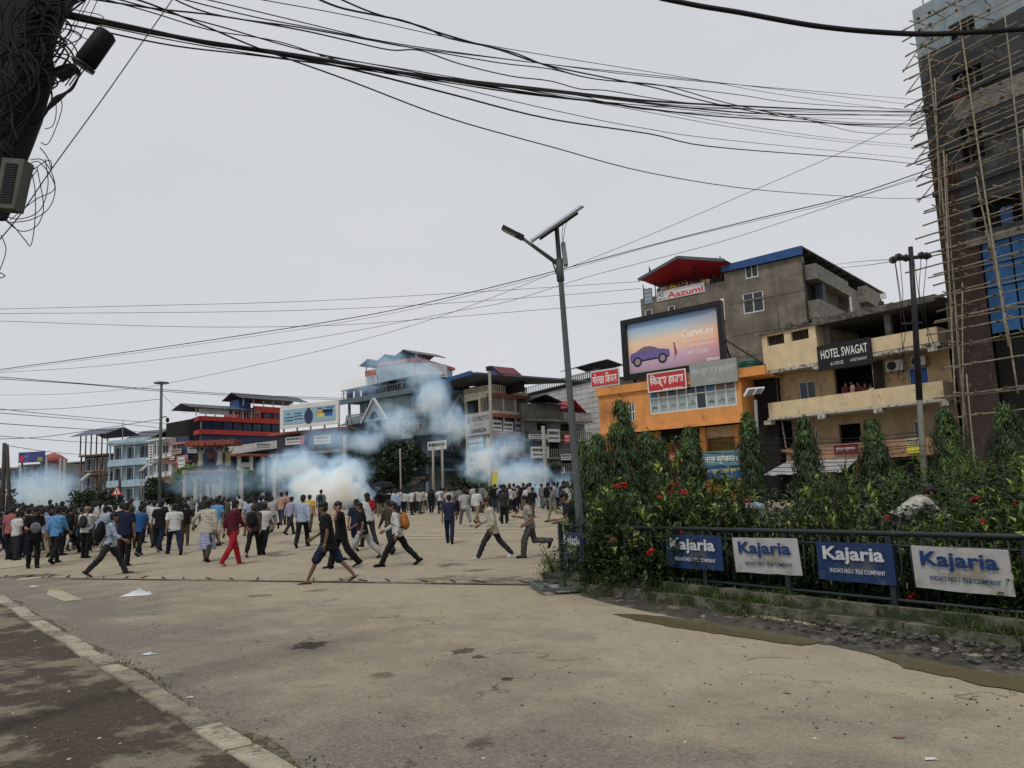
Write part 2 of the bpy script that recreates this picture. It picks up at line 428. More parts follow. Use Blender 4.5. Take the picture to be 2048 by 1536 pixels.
pave_m = surface_mat('worn_pavement', (.23, .2, .15), (.085, .072, .052), 'pave')
gl = sorted(set([-260,-160,-100,-70,-50,-40,-34,-28]+list(range(-24,25,2))+[28,34,40,50,70,100,160,260]))
gy = sorted(set([-30,-10,0,5,10,15]+list(range(20,50,1))+[50,60,80,100,130,170,240,320,480]))
mb = MB(); vs = [(x, y, gz(x,y)) for y in gy for x in gl]; n = len(gl)
mb.add(vs, [(j*n+i, j*n+i+1, (j+1)*n+i+1, (j+1)*n+i) for j in range(len(gy)-1) for i in range(n-1)], 0, True)
mb.build('ground', plaza_m, kind='structure')

# left kerb line, from pixels of its road side edge
K0 = gp(570, 1536); K1 = gp(0, 1192)
KD = Vector((K1.x-K0.x, K1.y-K0.y, 0)).normalized(); KN = Vector((KD.y, -KD.x, 0))     # KN points to the road
def kp(t, off=0., z=0.): p = K0 + KD*t + KN*off; return Vector((p.x, p.y, z))
Mr = gp(1080, 1172); Ml = gp(0, 1157); MD = (Ml-Mr).normalized()
edge_px = [(1080,1178),(1140,1192),(1200,1215),(1300,1241),(1400,1262),(1500,1283),(1600,1305),(1700,1328),(1800,1352),(1900,1372),(2000,1394),(2048,1404)]
EDGE = [gp(*p) for p in edge_px]
ext = (EDGE[-1]-EDGE[-3]).normalized(); EDGE.append(EDGE[-1]+ext*9)
mb = MB(); kf = kp((19.9-K0.y)/KD.y)
ED2 = []
for i in range(len(EDGE)-1):
    for k in range(14):
        p = EDGE[i].lerp(EDGE[i+1], k/14); ED2.append(p + Vector((.77,.64,0))*(.09*mnoise.noise(p*1.3)+.06*mnoise.noise(p*5.1)+.03*mnoise.noise(p*17)-.03))
ED2.append(EDGE[-1])
ring = [kp(-12)] + ED2[::-1] + [Mr, Ml, kf]
mb.add([(p.x, p.y, gz(p.x,p.y)+.004) for p in ring], [tuple(range(len(ring)))])
mb.build('road', road_m, kind='structure')
mb = MB()
mb.slab([(kp(-12,-.2).x,kp(-12,-.2).y), (kp(26,-.2).x,kp(26,-.2).y), (kp(26,-30).x,kp(26,-30).y), (kp(-12,-30).x, kp(-12,-30).y)], -.2, .03)
mb.build('pavement', pave_m, kind='structure')
# kerb stones laid end to end, each one its own piece
kerb_m = M('kerb_concrete', (.3,.27,.205), .92, .3, 6, .5, 60, col2=(.12,.11,.08), cover=.42, rand=.3)
kerb = empty('kerb', kp(0)); tag(kerb, kind='structure')
t = -2.2; kerb_stones = []
while t < 24:
    l = rng.uniform(.52, .82); h = .055 + rng.uniform(-.008,.008); j = rng.uniform(-.015,.015)
    a = .02
    def q(tt, off): p = kp(tt, off); return p
    pts = [q(t+a, -.2+j), q(t+a, j), q(t+l-a, j+rng.uniform(-.012,.012)), q(t+l-a, -.2+j)]
    mb = MB(); c = .018; tz = rng.uniform(-.01,.01)
    lo = [Vector((p.x,p.y,-.1)) for p in pts]; up = [Vector((p.x,p.y,h-c)) for p in pts]
    cen = sum(pts, Vector())/4; tp = [p.lerp(cen, .06) for p in pts]
    tp = [Vector((p.x, p.y, h + (tz if i in (2,3) else -tz) + rng.uniform(-.004,.004))) for i, p in enumerate(tp)]
    mb.hexa(lo+up); mb.hexa([v+Vector((0,0,.0005)) for v in up]+tp)
    o = mb.build('kerb_stone', kerb_m); o.parent = kerb; o.matrix_parent_inverse = Matrix.Translation(-kerb.location)
    t += l
# damp dirt and moss, plus kerb shade painted dark, along the gutter
dirt_shade_m = M('gutter_dirt_shade', (.17,.145,.105), .95, .4, 7, .6, 50, col2=(.06,.06,.03), cover=.5)
mb = MB(); k = 60; L1 = []
for i in range(k+1):
    tt = -2 + 20*i/k; w = .03 + .2*max(0, mnoise.noise(Vector((tt*.9, 0, 0)))+.25) + .05*mnoise.noise(Vector((tt*4, 3, 0)))
    L1.append((kp(tt, -.0, .0095), kp(tt, max(w,.012), .0095)))
for i in range(k): mb.quad(L1[i][0], L1[i][1], L1[i+1][1], L1[i+1][0])
mb.build('gutter_dirt_shade', dirt_shade_m, kind='structure')

# strip where the old median was cut away: a shallow concrete edge with slanting cut marks
strip = empty('median_strip', Mr); tag(strip, kind='structure')
strip_m = M('strip_concrete', (.2,.168,.12), .95, .3, 5, .4, 50, col2=(.07,.055,.04), cover=.5)
mark_m = M('cut_marks', (.03,.025,.02), .95, .3)
ML_ = (Ml-Mr).length + 8; MNn = Vector((-MD.y, MD.x, 0)); MNn = MNn if MNn.y > 0 else -MNn
def mp_(t, off, z): p = Mr + MD*t + MNn*off; return Vector((p.x-Mr.x, p.y-Mr.y, gz(p.x,p.y)+z-Mr.z))
mb = MB(); n = 60
for i in range(n):
    a, c = ML_*i/n, ML_*(i+1)/n
    w0, w1 = [.28+.1*mnoise.noise(Vector((q*.8,1,0))) for q in (a,c)]
    mb.quad(mp_(a,0,.008), mp_(a,w0,.009), mp_(c,w1,.009), mp_(c,0,.008)); 
mb.build('edge_band', strip_m, strip)
mb = MB(); t = .3
while t < ML_:
    if rng.random() < .85:
        l = rng.uniform(.25,.5); w = rng.uniform(.02,.05); s = rng.uniform(.35,.5)
        a, c = mp_(t, .28, .012), mp_(t+s*.9, .28+l, .012); d = MD*w
        mb.hexa([a, a+d, c+d, c, a+Vector((0,0,.02)), a+d+Vector((0,0,.02)), c+d+Vector((0,0,.015)), c+Vector((0,0,.015))])
    t += rng.uniform(.55,1.0)
i = 0.
while i < ML_:
    l = rng.uniform(.6,2.2); w = rng.uniform(.015,.05); o0 = rng.uniform(-.03,.06)
    if rng.random() < .8: mb.hexa([mp_(i,o0,.011), mp_(i+l,o0,.011), mp_(i+l,o0+w,.011), mp_(i,o0+w,.011), mp_(i,o0,.022), mp_(i+l,o0,.022), mp_(i+l,o0+w,.022), mp_(i,o0+w,.022)])
    i += l
tag(mb.build('slot_marks', mark_m, strip), kind='stuff')

# worn white paint: zebra bars across the junction, patches at the left
paint_m = M('worn_road_paint', (.48,.45,.37), .9, .15, 3, col2=(.33,.285,.205), cover=.6, c2sc=5)
def paint(pts):
    mb = MB(); w = [gp(*p) for p in pts]
    mb.add([(p.x, p.y, gz(p.x,p.y)+.012) for p in w], [tuple(range(len(w)))])
    mb.build('road_marking', paint_m, kind='structure')
for k in range(5):
    y = 1050 + k*6.5; x0 = 930 - k*38; x1 = 1085 - k*47
    paint([(x0,y+3.4),(x1,y+2.4),(x1+6,y),(x0+8,y+.6)])
paint([(0,1138),(95,1128),(52,1119),(0,1121)])
paint([(92,1190),(128,1204),(165,1200),(140,1190),(122,1181),(98,1180)])
paint([(30,1163),(80,1157),(84,1154),(40,1157)])

# shoulder by the island: dug-up asphalt, mud, puddles
KS = [gp(x,y) for x,y in [(1100,1165),(1160,1172),(1260,1186),(1400,1203),(1500,1216),(1600,1228),(1700,1240),(1800,1252),(1900,1262),(2048,1276)]]
e2 = (KS[-1]-KS[-3]).normalized(); KS.append(KS[-1]+e2*9)
def along(P, t):
    s = t*(len(P)-1); i = min(int(s), len(P)-2); return P[i].lerp(P[i+1], s-i)
mud_m = M('wet_mud', (.062,.055,.044), .55, .45, 3.2, .9, 30, spec=.35, col2=(.19,.165,.12), cover=.4, c2sc=2.2)
mb = MB(); nu, nv = 150, 14; vs = []
for i in range(nu+1):
    a, c = along(EDGE, i/nu), along(KS, i/nu)
    for j in range(nv+1):
        f = j/nv; p = a.lerp(c, f)
        if j == 0: p = p + (a-c).normalized()*.2
        b_ = math.sin(math.pi*min(f*1.0,1))
        rgh = min(max((f-.3)/.3,0),1); hz = .012 + (.25+rgh)*b_*(.022*mnoise.noise(p*1.9) + .02*mnoise.noise(p*5) + .014*mnoise.noise(p*13)) - .03*math.exp(-((f-.14)/.13)**2)
        vs.append((p.x, p.y, hz if j else .003))
mb.add(vs, [(i*(nv+1)+j, (i+1)*(nv+1)+j, (i+1)*(nv+1)+j+1, i*(nv+1)+j+1) for i in range(nu) for j in range(nv)], 0, True)
mb.build('road_shoulder', mud_m, kind='structure')
pm, nt, N, L, b = nodes_of('muddy_water')
b.inputs['Base Color'].default_value = (.15,.125,.075,1); b.inputs['Roughness'].default_value = .03; b.inputs['Specular IOR Level'].default_value = .6
def puddle(pxs, z):
    mb = MB(); w = [gp(*p) for p in pxs]; c = sum(w, Vector())/len(w); out = []
    for i in range(len(w)):
        for k in range(8):
            p = w[i].lerp(w[(i+1)%len(w)], k/8); d = p-c
            out.append(p + d.normalized()*(.12*mnoise.noise(p*2.3)+.09*mnoise.noise(p*7.)))
    mb.add([(p.x,p.y,z) for p in out], [tuple(range(len(out)))]); mb.build('puddle', pm, kind='structure')
puddle([(1225,1229),(1290,1231),(1380,1240),(1480,1253),(1590,1273),(1650,1285),(1600,1292),(1500,1278),(1360,1257),(1275,1243)], .009)
puddle([(1720,1300),(1830,1318),(1940,1338),(2048,1352),(2150,1376),(2140,1400),(2048,1386),(1930,1362),(1820,1338)], .009)
# sand heaped against the kerb
sand_m = M('builder_sand', (.36,.31,.22), .95, .2, 4, .5, 60)
def heap(px, py, rx, ry, h, ang):
    p = gp(px, py); mb = MB(); nr, na = 8, 26; vs = [(0,0,h)]
    for r in range(1, nr+1):
        for a in range(na):
            t = 2*math.pi*a/na; f = r/nr; q = 1 + .25*mnoise.noise(Vector((math.cos(t)*1.5, math.sin(t)*1.5, px)))
            x, y = rx*f*q*math.cos(t), ry*f*q*math.sin(t)
            vs.append((x, y, h*(math.cos(f*math.pi)*.5+.5) + (.012*mnoise.noise(Vector((x*6,y*6,1))) if r < nr else -.03)))
    fs = [(0, 1+a, 1+(a+1)%na) for a in range(na)] + [(1+r*na+a, 1+(r+1)*na+a, 1+(r+1)*na+(a+1)%na, 1+r*na+(a+1)%na) for r in range(nr-1) for a in range(na)]
    mb.add(vs, fs, 0, True); o = mb.build('sand_heap', sand_m, kind='stuff'); o.location = (p.x, p.y, .02); o.rotation_euler = (0,0,ang)
heap(1890,1266,.75,.3,.09,-1.0); heap(1560,1238,.9,.16,.03,-1.0); heap(1235,1190,.55,.16,.03,-.9); heap(1700,1252,.8,.12,.035,-1.05)
# broken asphalt and stones
rock_m = M('asphalt_chunks', (.07,.066,.06), .9, .5, 8, .6, 40, col2=(.2,.185,.155), cover=.42, c2sc=14)
mb = MB()
def rock(mb, p, s):
    n = 6; vs = []
    for zz, rr in ((-.3,.9),(.35,1.),(.8,.55)):
        for a in range(n):
            t = 2*math.pi*a/n + zz; q = rng.uniform(.7,1.15); vs.append((p[0]+s*rr*q*math.cos(t), p[1]+s*rr*q*math.sin(t)*.8, p[2]+s*zz*.6))
    b0 = len(vs); mb.add(vs, [(i, (i+1)%n, n+(i+1)%n, n+i) for i in range(n)] + [(n+i, n+(i+1)%n, 2*n+(i+1)%n, 2*n+i) for i in range(n)] + [tuple(2*n+i for i in range(n))])
for _ in range(1300):
    u = rng.random()**.8; f = min(max(rng.gauss(.68,.16), .38), .97); p = along(EDGE,u).lerp(along(KS,u), f)
    if u < .5 and rng.random() < .75: continue
    s = rng.choice([.01,.012,.016,.02,.024,.03,.045]) * rng.uniform(.8,1.3) * (1 if u > .4 else .6); rock(mb, (p.x, p.y, .03+(.03 if f > .6 else 0)), s)
for _ in range(150):       # grit thrown over the road
    u = rng.random(); p = along(EDGE,u); q = p + Vector((-rng.random()**2*5, -rng.random()**2*2.5, 0)); rock(mb, (q.x,q.y,.008), rng.uniform(.005,.012))
mb.build('rubble', rock_m, kind='stuff')
mb = MB()
for _ in range(480):
    q = gp(rng.uniform(-80,1950), 1180+356*rng.random()**1.3); s = rng.choice([.004,.005,.006,.008,.01,.015]); a = rng.uniform(0,6.28); e = rng.uniform(.3,1)
    d = Vector((math.cos(a),math.sin(a),0))*s; f = Vector((-math.sin(a),math.cos(a),0))*s*e; z = Vector((0,0,s*.6)); o_ = Vector((q.x,q.y,.005+(.03 if (q-K0).dot(KN)<-.2 else 0)))
    mb.add([o_-d-f,o_+d-f*.6,o_+d*.7+f,o_-d*.8+f*.7,o_+z], [(0,1,4),(1,2,4),(2,3,4),(3,0,4)], rng.choice([0,0,1,2]))
mb.build('grit', [rock_m, M('dark_bits',(.05,.04,.03),.9,.3), M('pale_bits',(.5,.47,.4),.8,.2)], kind='stuff')
# ------------------------------------------------------------------ materials of the right hand buildings
brng = random.Random(11)
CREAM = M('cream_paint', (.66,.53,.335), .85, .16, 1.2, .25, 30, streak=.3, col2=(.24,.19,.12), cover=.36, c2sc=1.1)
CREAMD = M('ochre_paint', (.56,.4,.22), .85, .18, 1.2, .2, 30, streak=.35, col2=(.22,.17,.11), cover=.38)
ORANGE = M('orange_paint', (.68,.3,.095), .85, .15, 1.0, .2, 30, streak=.28, col2=(.33,.15,.06), cover=.38, c2sc=.9)
PEEL = M('peeling_white_edge', (.5,.47,.41), .9, .25, 5, .5, 30, col2=(.09,.08,.07), cover=.47, c2sc=4)
CEMENT = M('stained_cement', (.23,.21,.175), .92, .4, .7, .5, 18, streak=.7, col2=(.1,.092,.078), cover=.5, c2sc=.5, soft=.3)
CEMENTL = M('pale_cement', (.22,.21,.185), .92, .3, 1.5, .4, 20, streak=.45, col2=(.12,.115,.1), cover=.45)
CONC = M('dirty_concrete', (.15,.14,.125), .92, .35, 1.4, .5, 20, streak=.6, col2=(.06,.055,.05), cover=.5)
WOODD = M('old_timber', (.08,.055,.035), .85, .3, 3)
TINROOF = M('dark_tin_roof', (.085,.095,.11), .6, .3, 2.5)
REDTIN = M('red_tin_roof', (.32,.022,.03), .55, .2, 1.2)
BLUETIN = M('blue_tin_roof', (.022,.075,.22), .5, .2, 1.5)
REDSIGN = M('red_sign_sheet', (.5,.035,.04), .5, .1, 2)
GREYSIGN = M('grey_sign_sheet', (.28,.3,.29), .55, .12, 1.5)
CYANSIGN = M('faded_cyan_sheet', (.13,.25,.28), .6, .15, 1.5)
BLUESIGN = M('blue_sign_sheet', (.02,.07,.2), .5, .15, 1.5)
MAROON = M('maroon_sign_sheet', (.13,.02,.025), .6, .15, 2)
WHITESIGN = M('white_flex_sheet', (.58,.59,.6), .55, .08, 1.5)
INK = M('black_ink', (.02,.02,.022), .6, .1)
REDINK = M('red_ink', (.5,.03,.05), .6, .1)
WINK = M('white_ink', (.7,.7,.68), .6, .05)
GREYINK = M('grey_ink', (.3,.31,.33), .6, .1)
YINK = M('yellow_ink', (.62,.56,.08), .6, .1)
SKYBLUE = M('pale_blue_flex', (.24,.4,.5), .55, .08, 1.5)
PORCEL = M('ac_casing', (.45,.45,.43), .5, .15, 4, streak=.4)
TANKG = M('green_tank_plastic', (.02,.11,.085), .5, .2, 2)
BLUEBOARD = M('blue_pane_sheet', (.02,.09,.33), .35, .15, 1.5)

def balusters(mb, u0, u1, v, z0, z1, step=.16, t=.03, mi=0, rail=True):
    n = max(1, int(abs(u1-u0)/step))
    for k in range(n+1):
        u = lerp(u0,u1,k/n); mb.box(u-t/2,u+t/2,v-t/2,v+t/2,z0,z1,mi)
    if rail: mb.box(u0,u1,v-t,v+t,z1,z1+.06,mi)

# ------------------------------------------------------------------ hotel
H = Fr(1529,51,1890,42.4,None,743,790); hr = H.root('hotel_building'); HR = hr
tag(hr, 'cream three storey hotel with open balconies and rough roof slab beside the bamboo scaffolding', 'building')
HL = H.L
zroof = H.uz(1521,672)[1]; z2b = H.uz(1529,743)[1]; z2 = z2b + .3
z1t = H.uz(1540,806)[1]; z1b = H.uz(1541,836)[1]
zg = H.uz(1546,897)[1]
uL = H.uz(1634,690)[0]; uR = H.uz(1742,700)[0]; uE = H.uz(1880,680)[0]
D = 11.0
mb = MB()        # mass behind
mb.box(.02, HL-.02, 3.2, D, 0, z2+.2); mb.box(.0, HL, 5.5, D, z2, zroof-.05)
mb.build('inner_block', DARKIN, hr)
# upper left box with two vents
vents = []
for r in ((1533,673,1569,686),(1581,664,1618,676)): vents.append(H.rect(*r))
mb = MB(); wall_skin(mb, .0, uL, z2b, zroof, vents, 0, .35); mb.box(.0,uL,.45,5.5,z2b+.002,zroof-.002)
mb.quad((0,0,z2b),(0,0,zroof),(0,.45,zroof),(0,.45,z2b)); mb.quad((uL,0,z2b),(uL,.45,z2b),(uL,.45,zroof),(uL,0,zroof)); mb.quad((0,0,z2b),(0,.45,z2b),(uL,.45,z2b),(uL,0,z2b))
mb.build('upper_wall', CREAM, hr)
for v in vents:
    mb = MB(); mb.box(v[0],v[1],.3,.4,v[2],v[3]); o = mb.build('vent', DARKIN, hr)
    mb = MB()
    for k in range(8): u = lerp(v[0],v[1],(k+.5)/8); mb.box(u-.02,u+.02,.12,.16,v[2],v[3])
    mb.build('vent_bar', WOODD, o)
# roof slab: rough, with an uneven edge
mb = MB(); n = 40; zr2 = H.uz(1890,602)[1]; us = [lerp(uL+.02, HL+.15, k/n) for k in range(n+1)]
up = [(u, zroof + .28 + .03*mnoise.noise(Vector((u*1.7,0,0)))) for u in us]; lo = [(u, zroof - .1 + .06*mnoise.noise(Vector((u*2.5,5,0)))) for u in us]
for k in range(n):
    mb.hexa([(us[k],-.25+.05*mnoise.noise(Vector((us[k]*3,9,0))),lo[k][1]),(us[k+1],-.25+.05*mnoise.noise(Vector((us[k+1]*3,9,0))),lo[k+1][1]),(us[k+1],D,lo[k+1][1]),(us[k],D,lo[k][1]),
             (us[k],-.25,up[k][1]),(us[k+1],-.25,up[k+1][1]),(us[k+1],D,up[k+1][1]),(us[k],D,up[k][1])])
mb.box(-.15, uL+.02, -.15, D, zroof, zroof+.12)
mb.build('roof_slab', CONC, hr)
mb = MB()
for k in range(26):
    u = brng.uniform(uL*.2, HL-.5); v = brng.uniform(0,1.2); s = brng.uniform(.06,.22); mb.box(u,u+s*2,v,v+s,zroof+.12,zroof+.28+s*1.1)
tag(mb.build('roof_rubble', CONC, hr), kind='stuff')
# columns of the open top floor
for px in (1640, 1764, 1893):
    u = H.uz(px,680)[0]; mb = MB(); mb.box(u-.18,u+.18,.9,1.25,z2,zroof-.08); mb.build('column', CEMENTL, hr)
# right parapet, sign balcony railing
zp = H.uz(1741,677)[1]; zp2 = H.uz(1744,706)[1]
mb = MB(); mb.box(uR, HL-.15, 0, .14, z2b+.06, zp); mb.box(HL-.15, HL-.02, 0, 3.0, z2b+.06, zp); mb.build('parapet', CREAM, hr)
zrail = H.uz(1660,690)[1]
for k in range(26):
    u = lerp(uL+.1,uR-.1,k/25); mb = MB(); mb.box(u-.025,u+.025,.02,.07,z2,zrail); mb.build('railing_bar', BLACK, hr)
mb = MB(); mb.box(uL,uR,.0,.09,zrail,zrail+.06); mb.build('handrail', BLACK, hr)
# second floor slab with peeling edge
mb = MB(); n = 44
for k in range(n):
    a, c = lerp(-.25,HL+.1,k/n), lerp(-.25,HL+.1,(k+1)/n); q = .05*mnoise.noise(Vector((a*2,0,0))); q2 = .05*mnoise.noise(Vector((c*2,0,0)))
    mb.hexa([(a,-.14,z2b-.2+q),(c,-.14,z2b-.2+q2),(c,3.2,z2b-.2),(a,3.2,z2b-.2),(a,-.14,z2b),(c,-.14,z2b),(c,3.2,z2b),(a,3.2,z2b)])
mb.build('floor_slab', PEEL, hr)
# first floor: recessed wall with windows, doorway
V1 = 1.5
w1 = H.rect(1596,765,1632,797,V1); w2 = H.rect(1815,737,1859,774,V1)
dr = (H.uz(1667,740,V1)[0], H.uz(1748,740,V1)[0], z1b, z2b-.3)
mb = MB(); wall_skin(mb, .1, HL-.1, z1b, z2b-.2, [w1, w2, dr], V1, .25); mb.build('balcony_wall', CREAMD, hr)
window(hr, *w1, V1+.08, 2, 1, gm=[GLB,GLD]); 
o = window(hr, *w2, V1+.08, 1, 1, gm=BLUEBOARD); o['label'] = 'window closed with a bright blue sheet'
for px in (1541,1545,1553):
    u = H.uz(px,770,1.0)[0]; mb = MB(); mb.box(u-.05,u+.05,.9,1.0,z1b,z2b-.2); mb.build('grille_post', CEMENTL, hr)
for k in range(9):
    u = lerp(H.uz(1750,760,1.2)[0],H.uz(1768,760,1.2)[0],k/8); mb = MB(); mb.box(u-.02,u+.02,1.2,1.24,z1b,z2b-.3); mb.build('grille_bar', BLACK, hr)
for px in (1642,1749):
    u = H.uz(px,780)[0]; mb = MB(); mb.tube([(u,.03,z1t-.05),(u,.03,z2b-.1)],.035,6); mb.build('drain_pipe', CEMENTL, hr)
# balcony parapet and white slab edge with corbel ends
mb = MB(); mb.box(.05,HL-.05,0,.14,z1b,z1t); mb.box(.05,.19,.14,V1,z1b,z1t); mb.box(HL-.19,HL-.05,.14,V1,z1b,z1t); mb.build('balcony_parapet', CREAM, hr)
mb = MB(); mb.box(-.05,HL+.02,-.02,3.2,z1b-.14,z1b-.002); mb.build('floor_slab', M('white_slab_edge', (.5,.47,.42), .9, .2, 3, .3, 20, col2=(.2,.17,.13), cover=.42), hr)
for px in (1535,1644,1758,1893):
    u = H.uz(px,830)[0]; mb = MB(); mb.box(u-.24,u+.24,-.12,.5,z1b-.42,z1b-.15); mb.build('corbel', PEEL, hr)
for px in (1531,1634):
    u = H.uz(px,740)[0]; mb = MB(); mb.box(u-.2,u+.2,-.2,.4,z2b-.42,z2b-.21); mb.build('corbel', PEEL, hr)
u = H.uz(1868,700)[0]; mb = MB(); mb.box(u-.25,u+.25,-.2,.4,z2b-.46,z2b-.21); mb.build('corbel', PEEL, hr)
# ground and mezzanine floors
V0 = 1.7
wa = H.rect(1628,857,1637,880,V0); wb = H.rect(1825,842,1843,880,V0); da = H.rect(1677,850,1724,886,V0); 
mb = MB(); wall_skin(mb, .6, HL-.1, 2.9, z1b-.14, [wa,wb,da], V0, .25); mb.build('mezzanine_wall', M('dull_tan_paint', (.34,.25,.15), .88, .25, 1.2, .2, 30, streak=.4), hr)  # mezzanine wall in a darker tan than the balcony wall
window(hr, *wa, V0+.06, 1, 1); window(hr, *wb, V0+.06, 1, 1)
mb = MB(); mb.box(.5,HL-.1,.9,1.05,2.35,zg); mb.build('lower_parapet', M('salmon_paint', (.4,.24,.15), .88, .2, 1.2, .2, 30, streak=.4), hr)
mb = MB(); mb.tube([(H.uz(1545,895,.85)[0],.85,zg-.1),(H.uz(1585,900,.85)[0],.8,zg-.25),(H.uz(1600,925,.85)[0],.7,2.2)],.13,8); mb.build('pipe', M('rusty_pink_pipe', (.33,.2,.15), .7, .25, 4), hr)
for k in range(4):
    z = lerp(zg+.2, zg+1.6, k/3); mb = MB(); mb.tube([(.55,1.0,z),(2.6,1.0,z)],.022,5); mb.build('railing_bar', BLACK, hr)
mb = MB(); mb.tube([(.5,.95,zg),(.35,.95,z1b-.14)],.06,6); mb.build('drain_pipe', PEEL, hr)
mb = MB(); mb.box(.5,HL-.1,2.2,2.6,0,2.9); mb.build('shop_front', DARKIN, hr)
for k in range(6):
    u = lerp(.9,HL-.4,k/5); mb = MB(); mb.box(u-.15,u+.15,1.75,2.15,0,2.88); mb.build('pillar', CREAMD, hr)
# grey tarpaulin awning
mb = MB(); u0, u1 = H.uz(1525,935,-1.2)[0], H.uz(1690,930,-1.2)[0]; n = 14
P0 = []; P1 = []
for k in range(n+1):
    u = lerp(u0,u1,k/n); P0.append((lerp(u0+.5,u1-.1,k/n), .85, 2.45+.03*math.sin(k*1.9))); P1.append((u,-1.3,1.62+.05*math.sin(k*2.3)))
for k in range(n):
    mb.hexa([P1[k],P1[k+1],P0[k+1],P0[k],tuple(Vector(P1[k])+Vector((0,0,.03))),tuple(Vector(P1[k+1])+Vector((0,0,.03))),tuple(Vector(P0[k+1])+Vector((0,0,.03))),tuple(Vector(P0[k])+Vector((0,0,.03)))])
o = mb.build('awning', M('grey_tarpaulin', (.36,.36,.37), .7, .15, 2)); H.put(o,0,0,0); tag(o,'sagging grey tarpaulin awning over the hotel shop front','awning')
# hotel signs
o, w, h = sign_board(H,1633,694,1746,726,-.22,M('black_sign_sheet',(.012,.011,.011),.5,.2), 'black board with white words HOTEL SWAGAT on the balcony rail','sign','hotel_sign')
letters('HOTEL SWAGAT', 0, 0, h*.14, w*.86, h*.36, WINK, o, .012); letters('& LODGE', -w*.14, 0, -h*.27, w*.24, h*.13, WINK, o); letters('& RESTAURANT', w*.26, 0, -h*.25, w*.3, h*.11, WINK, o)
o, w, h = sign_board(H,1667,891,1716,905,.75,MAROON,'maroon sign with pale Nepali lettering under the hotel mezzanine','sign')
letters('होटल स्वागत',0,0,0,w*.8,h*.6,WINK,o)
o, w, h = sign_board(H,1811,877,1846,905,.7,YINK,'yellow and pale TO-LET board on the hotel mezzanine','sign','to_let_sign')
mb = MB(); mb.box(-w/2,w/2,-.02,-.004,0,h/2); mb.build('white_half', M('cream_board',(.42,.38,.27),.7,.15,2), o); letters('TO-LET',0,-.018,h*.25,w*.86,h*.3,INK,o,.02)
# air conditioners
def ac_unit(fr, px, py, v, lab, w=1.0, h=.62):
    u, z = fr.uz(px,py,v); mb = MB(); mb.box(-w/2,w/2,0,.35,-h/2,h/2)
    o = mb.build('air_conditioner', PORCEL); fr.put(o,u,v,z); tag(o,lab,'air conditioner','air conditioners on the hotel')
    mb = MB(); mb.lathe([(.0,0),(.1,0),(.24,.012),(.26,.03),(.26,0)],n=18)
    f = mb.build('fan_guard', BLACK, o); f.rotation_euler = (R(90),0,0); f.location = (-w*.14,-.003,0)
    mb = MB(); mb.box(-w*.4,-w*.3,0,.4,-h/2-.08,-h/2); mb.box(w*.3,w*.4,0,.4,-h/2-.08,-h/2); mb.build('bracket', STEEL, o)
ac_unit(H,1788,731,.9,'pale air conditioner with a round black fan left of the blue window'); ac_unit(H,1836,722,.9,'smaller air conditioner above the bright blue window',.8,.5)
# rod, plant and water tank things on the roof
o = MB(); o.tube([(0,0,0),(.05,0,1.1),(.02,0,1.9)],[.03,.025,.012],5); 
for a in range(5): o.tube([(.02,0,.1),(.35*math.cos(a*1.3),.35*math.sin(a*1.3),.3+.1*(a%2))],[.02,.008],4)
o = o.build('dead_shrub', WOODD); H.put(o,H.uz(1548,660)[0],.6,zroof+.12); tag(o,'bare dead shrub growing on the hotel roof edge','plant')
u = H.uz(1758,625)[0]; mb = MB(); mb.tube([(0,0,0),(0,0,.35)],.16,8); mb.tube([(0,0,.35),(0,0,.8)],.03,5); mb.box(.0,.32,-.03,.03,.5,.82,1)
o = mb.build('roof_spotlight',[BLACK,WHITE]); H.put(o,u,.4,zroof+.28); tag(o,'small white box on a black stand at the hotel roof edge','light')

# ------------------------------------------------------------------ orange shop building
O = Fr(1197,58,1530,49.6,None,800,740); orr = O.root('shop_building')
tag(orr,'orange painted shop building with long first floor window strip under the car billboard','building')
OL = O.L; zpar = O.uz(1196,777)[1]; zband = O.uz(1197,793)[1]; zbot = O.uz(1199,868)[1]
uW = O.uz(1484,800)[0]
strip_ = O.rect(1300,786,1476,826); z_s1 = O.uz(1300,782)[1]; z_s0 = O.uz(1301,829)[1]
strip_ = (O.uz(1299,800)[0], O.uz(1473,790)[0], z_s0, z_s1)
sm = O.rect(1255,806,1271,841)
mb = MB(); wall_skin(mb,0,uW,zbot,zband,[strip_,sm],0,.22); mb.box(.02,uW-.02,.5,10,zbot,zband-.01); mb.quad((0,0,zbot),(0,0,zband),(0,10,zband),(0,10,zbot)); mb.quad((0,0,zbot),(0,10,zbot),(uW,10,zbot),(uW,0,zbot)); mb.quad((uW,0,zbot),(uW,10,zbot),(uW,10,zband),(uW,0,zband))
mb.build('front_wall', ORANGE, orr)
mb = MB(); mb.box(-.18,OL+.1,-.18,10,zband,zband+.12); mb.box(-.12,OL+.05,-.1,.12,zband+.12,zpar); mb.box(-.12,.12,.12,10,zband+.12,zpar); mb.build('parapet', ORANGE, orr)
mb = MB(); mb.box(-.1,uW+.1,-.16,.0,zbot-.12,zbot+.1); mb.build('ledge', ORANGE, orr)
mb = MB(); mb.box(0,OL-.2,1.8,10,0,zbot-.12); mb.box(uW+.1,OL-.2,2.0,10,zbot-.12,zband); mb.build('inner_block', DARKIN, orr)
window(orr,*sm,.06,2,2,fw=.1,label='white framed window')
wn_ = 9; POSTER = M('frosted_toy_poster', (.3,.37,.38), .4, .12, 1.5, spec=.5); PANE2 = M('faded_blue_film',(.03,.12,.26),.3,.2,1.2,spec=.5); PANE3 = M('brown_film',(.14,.11,.085),.35,.2,1.2,spec=.5)
cols = [PANE2,PANE3,GLB,PANE3,GLD,GLB,PANE2,PANE3,PANE3]
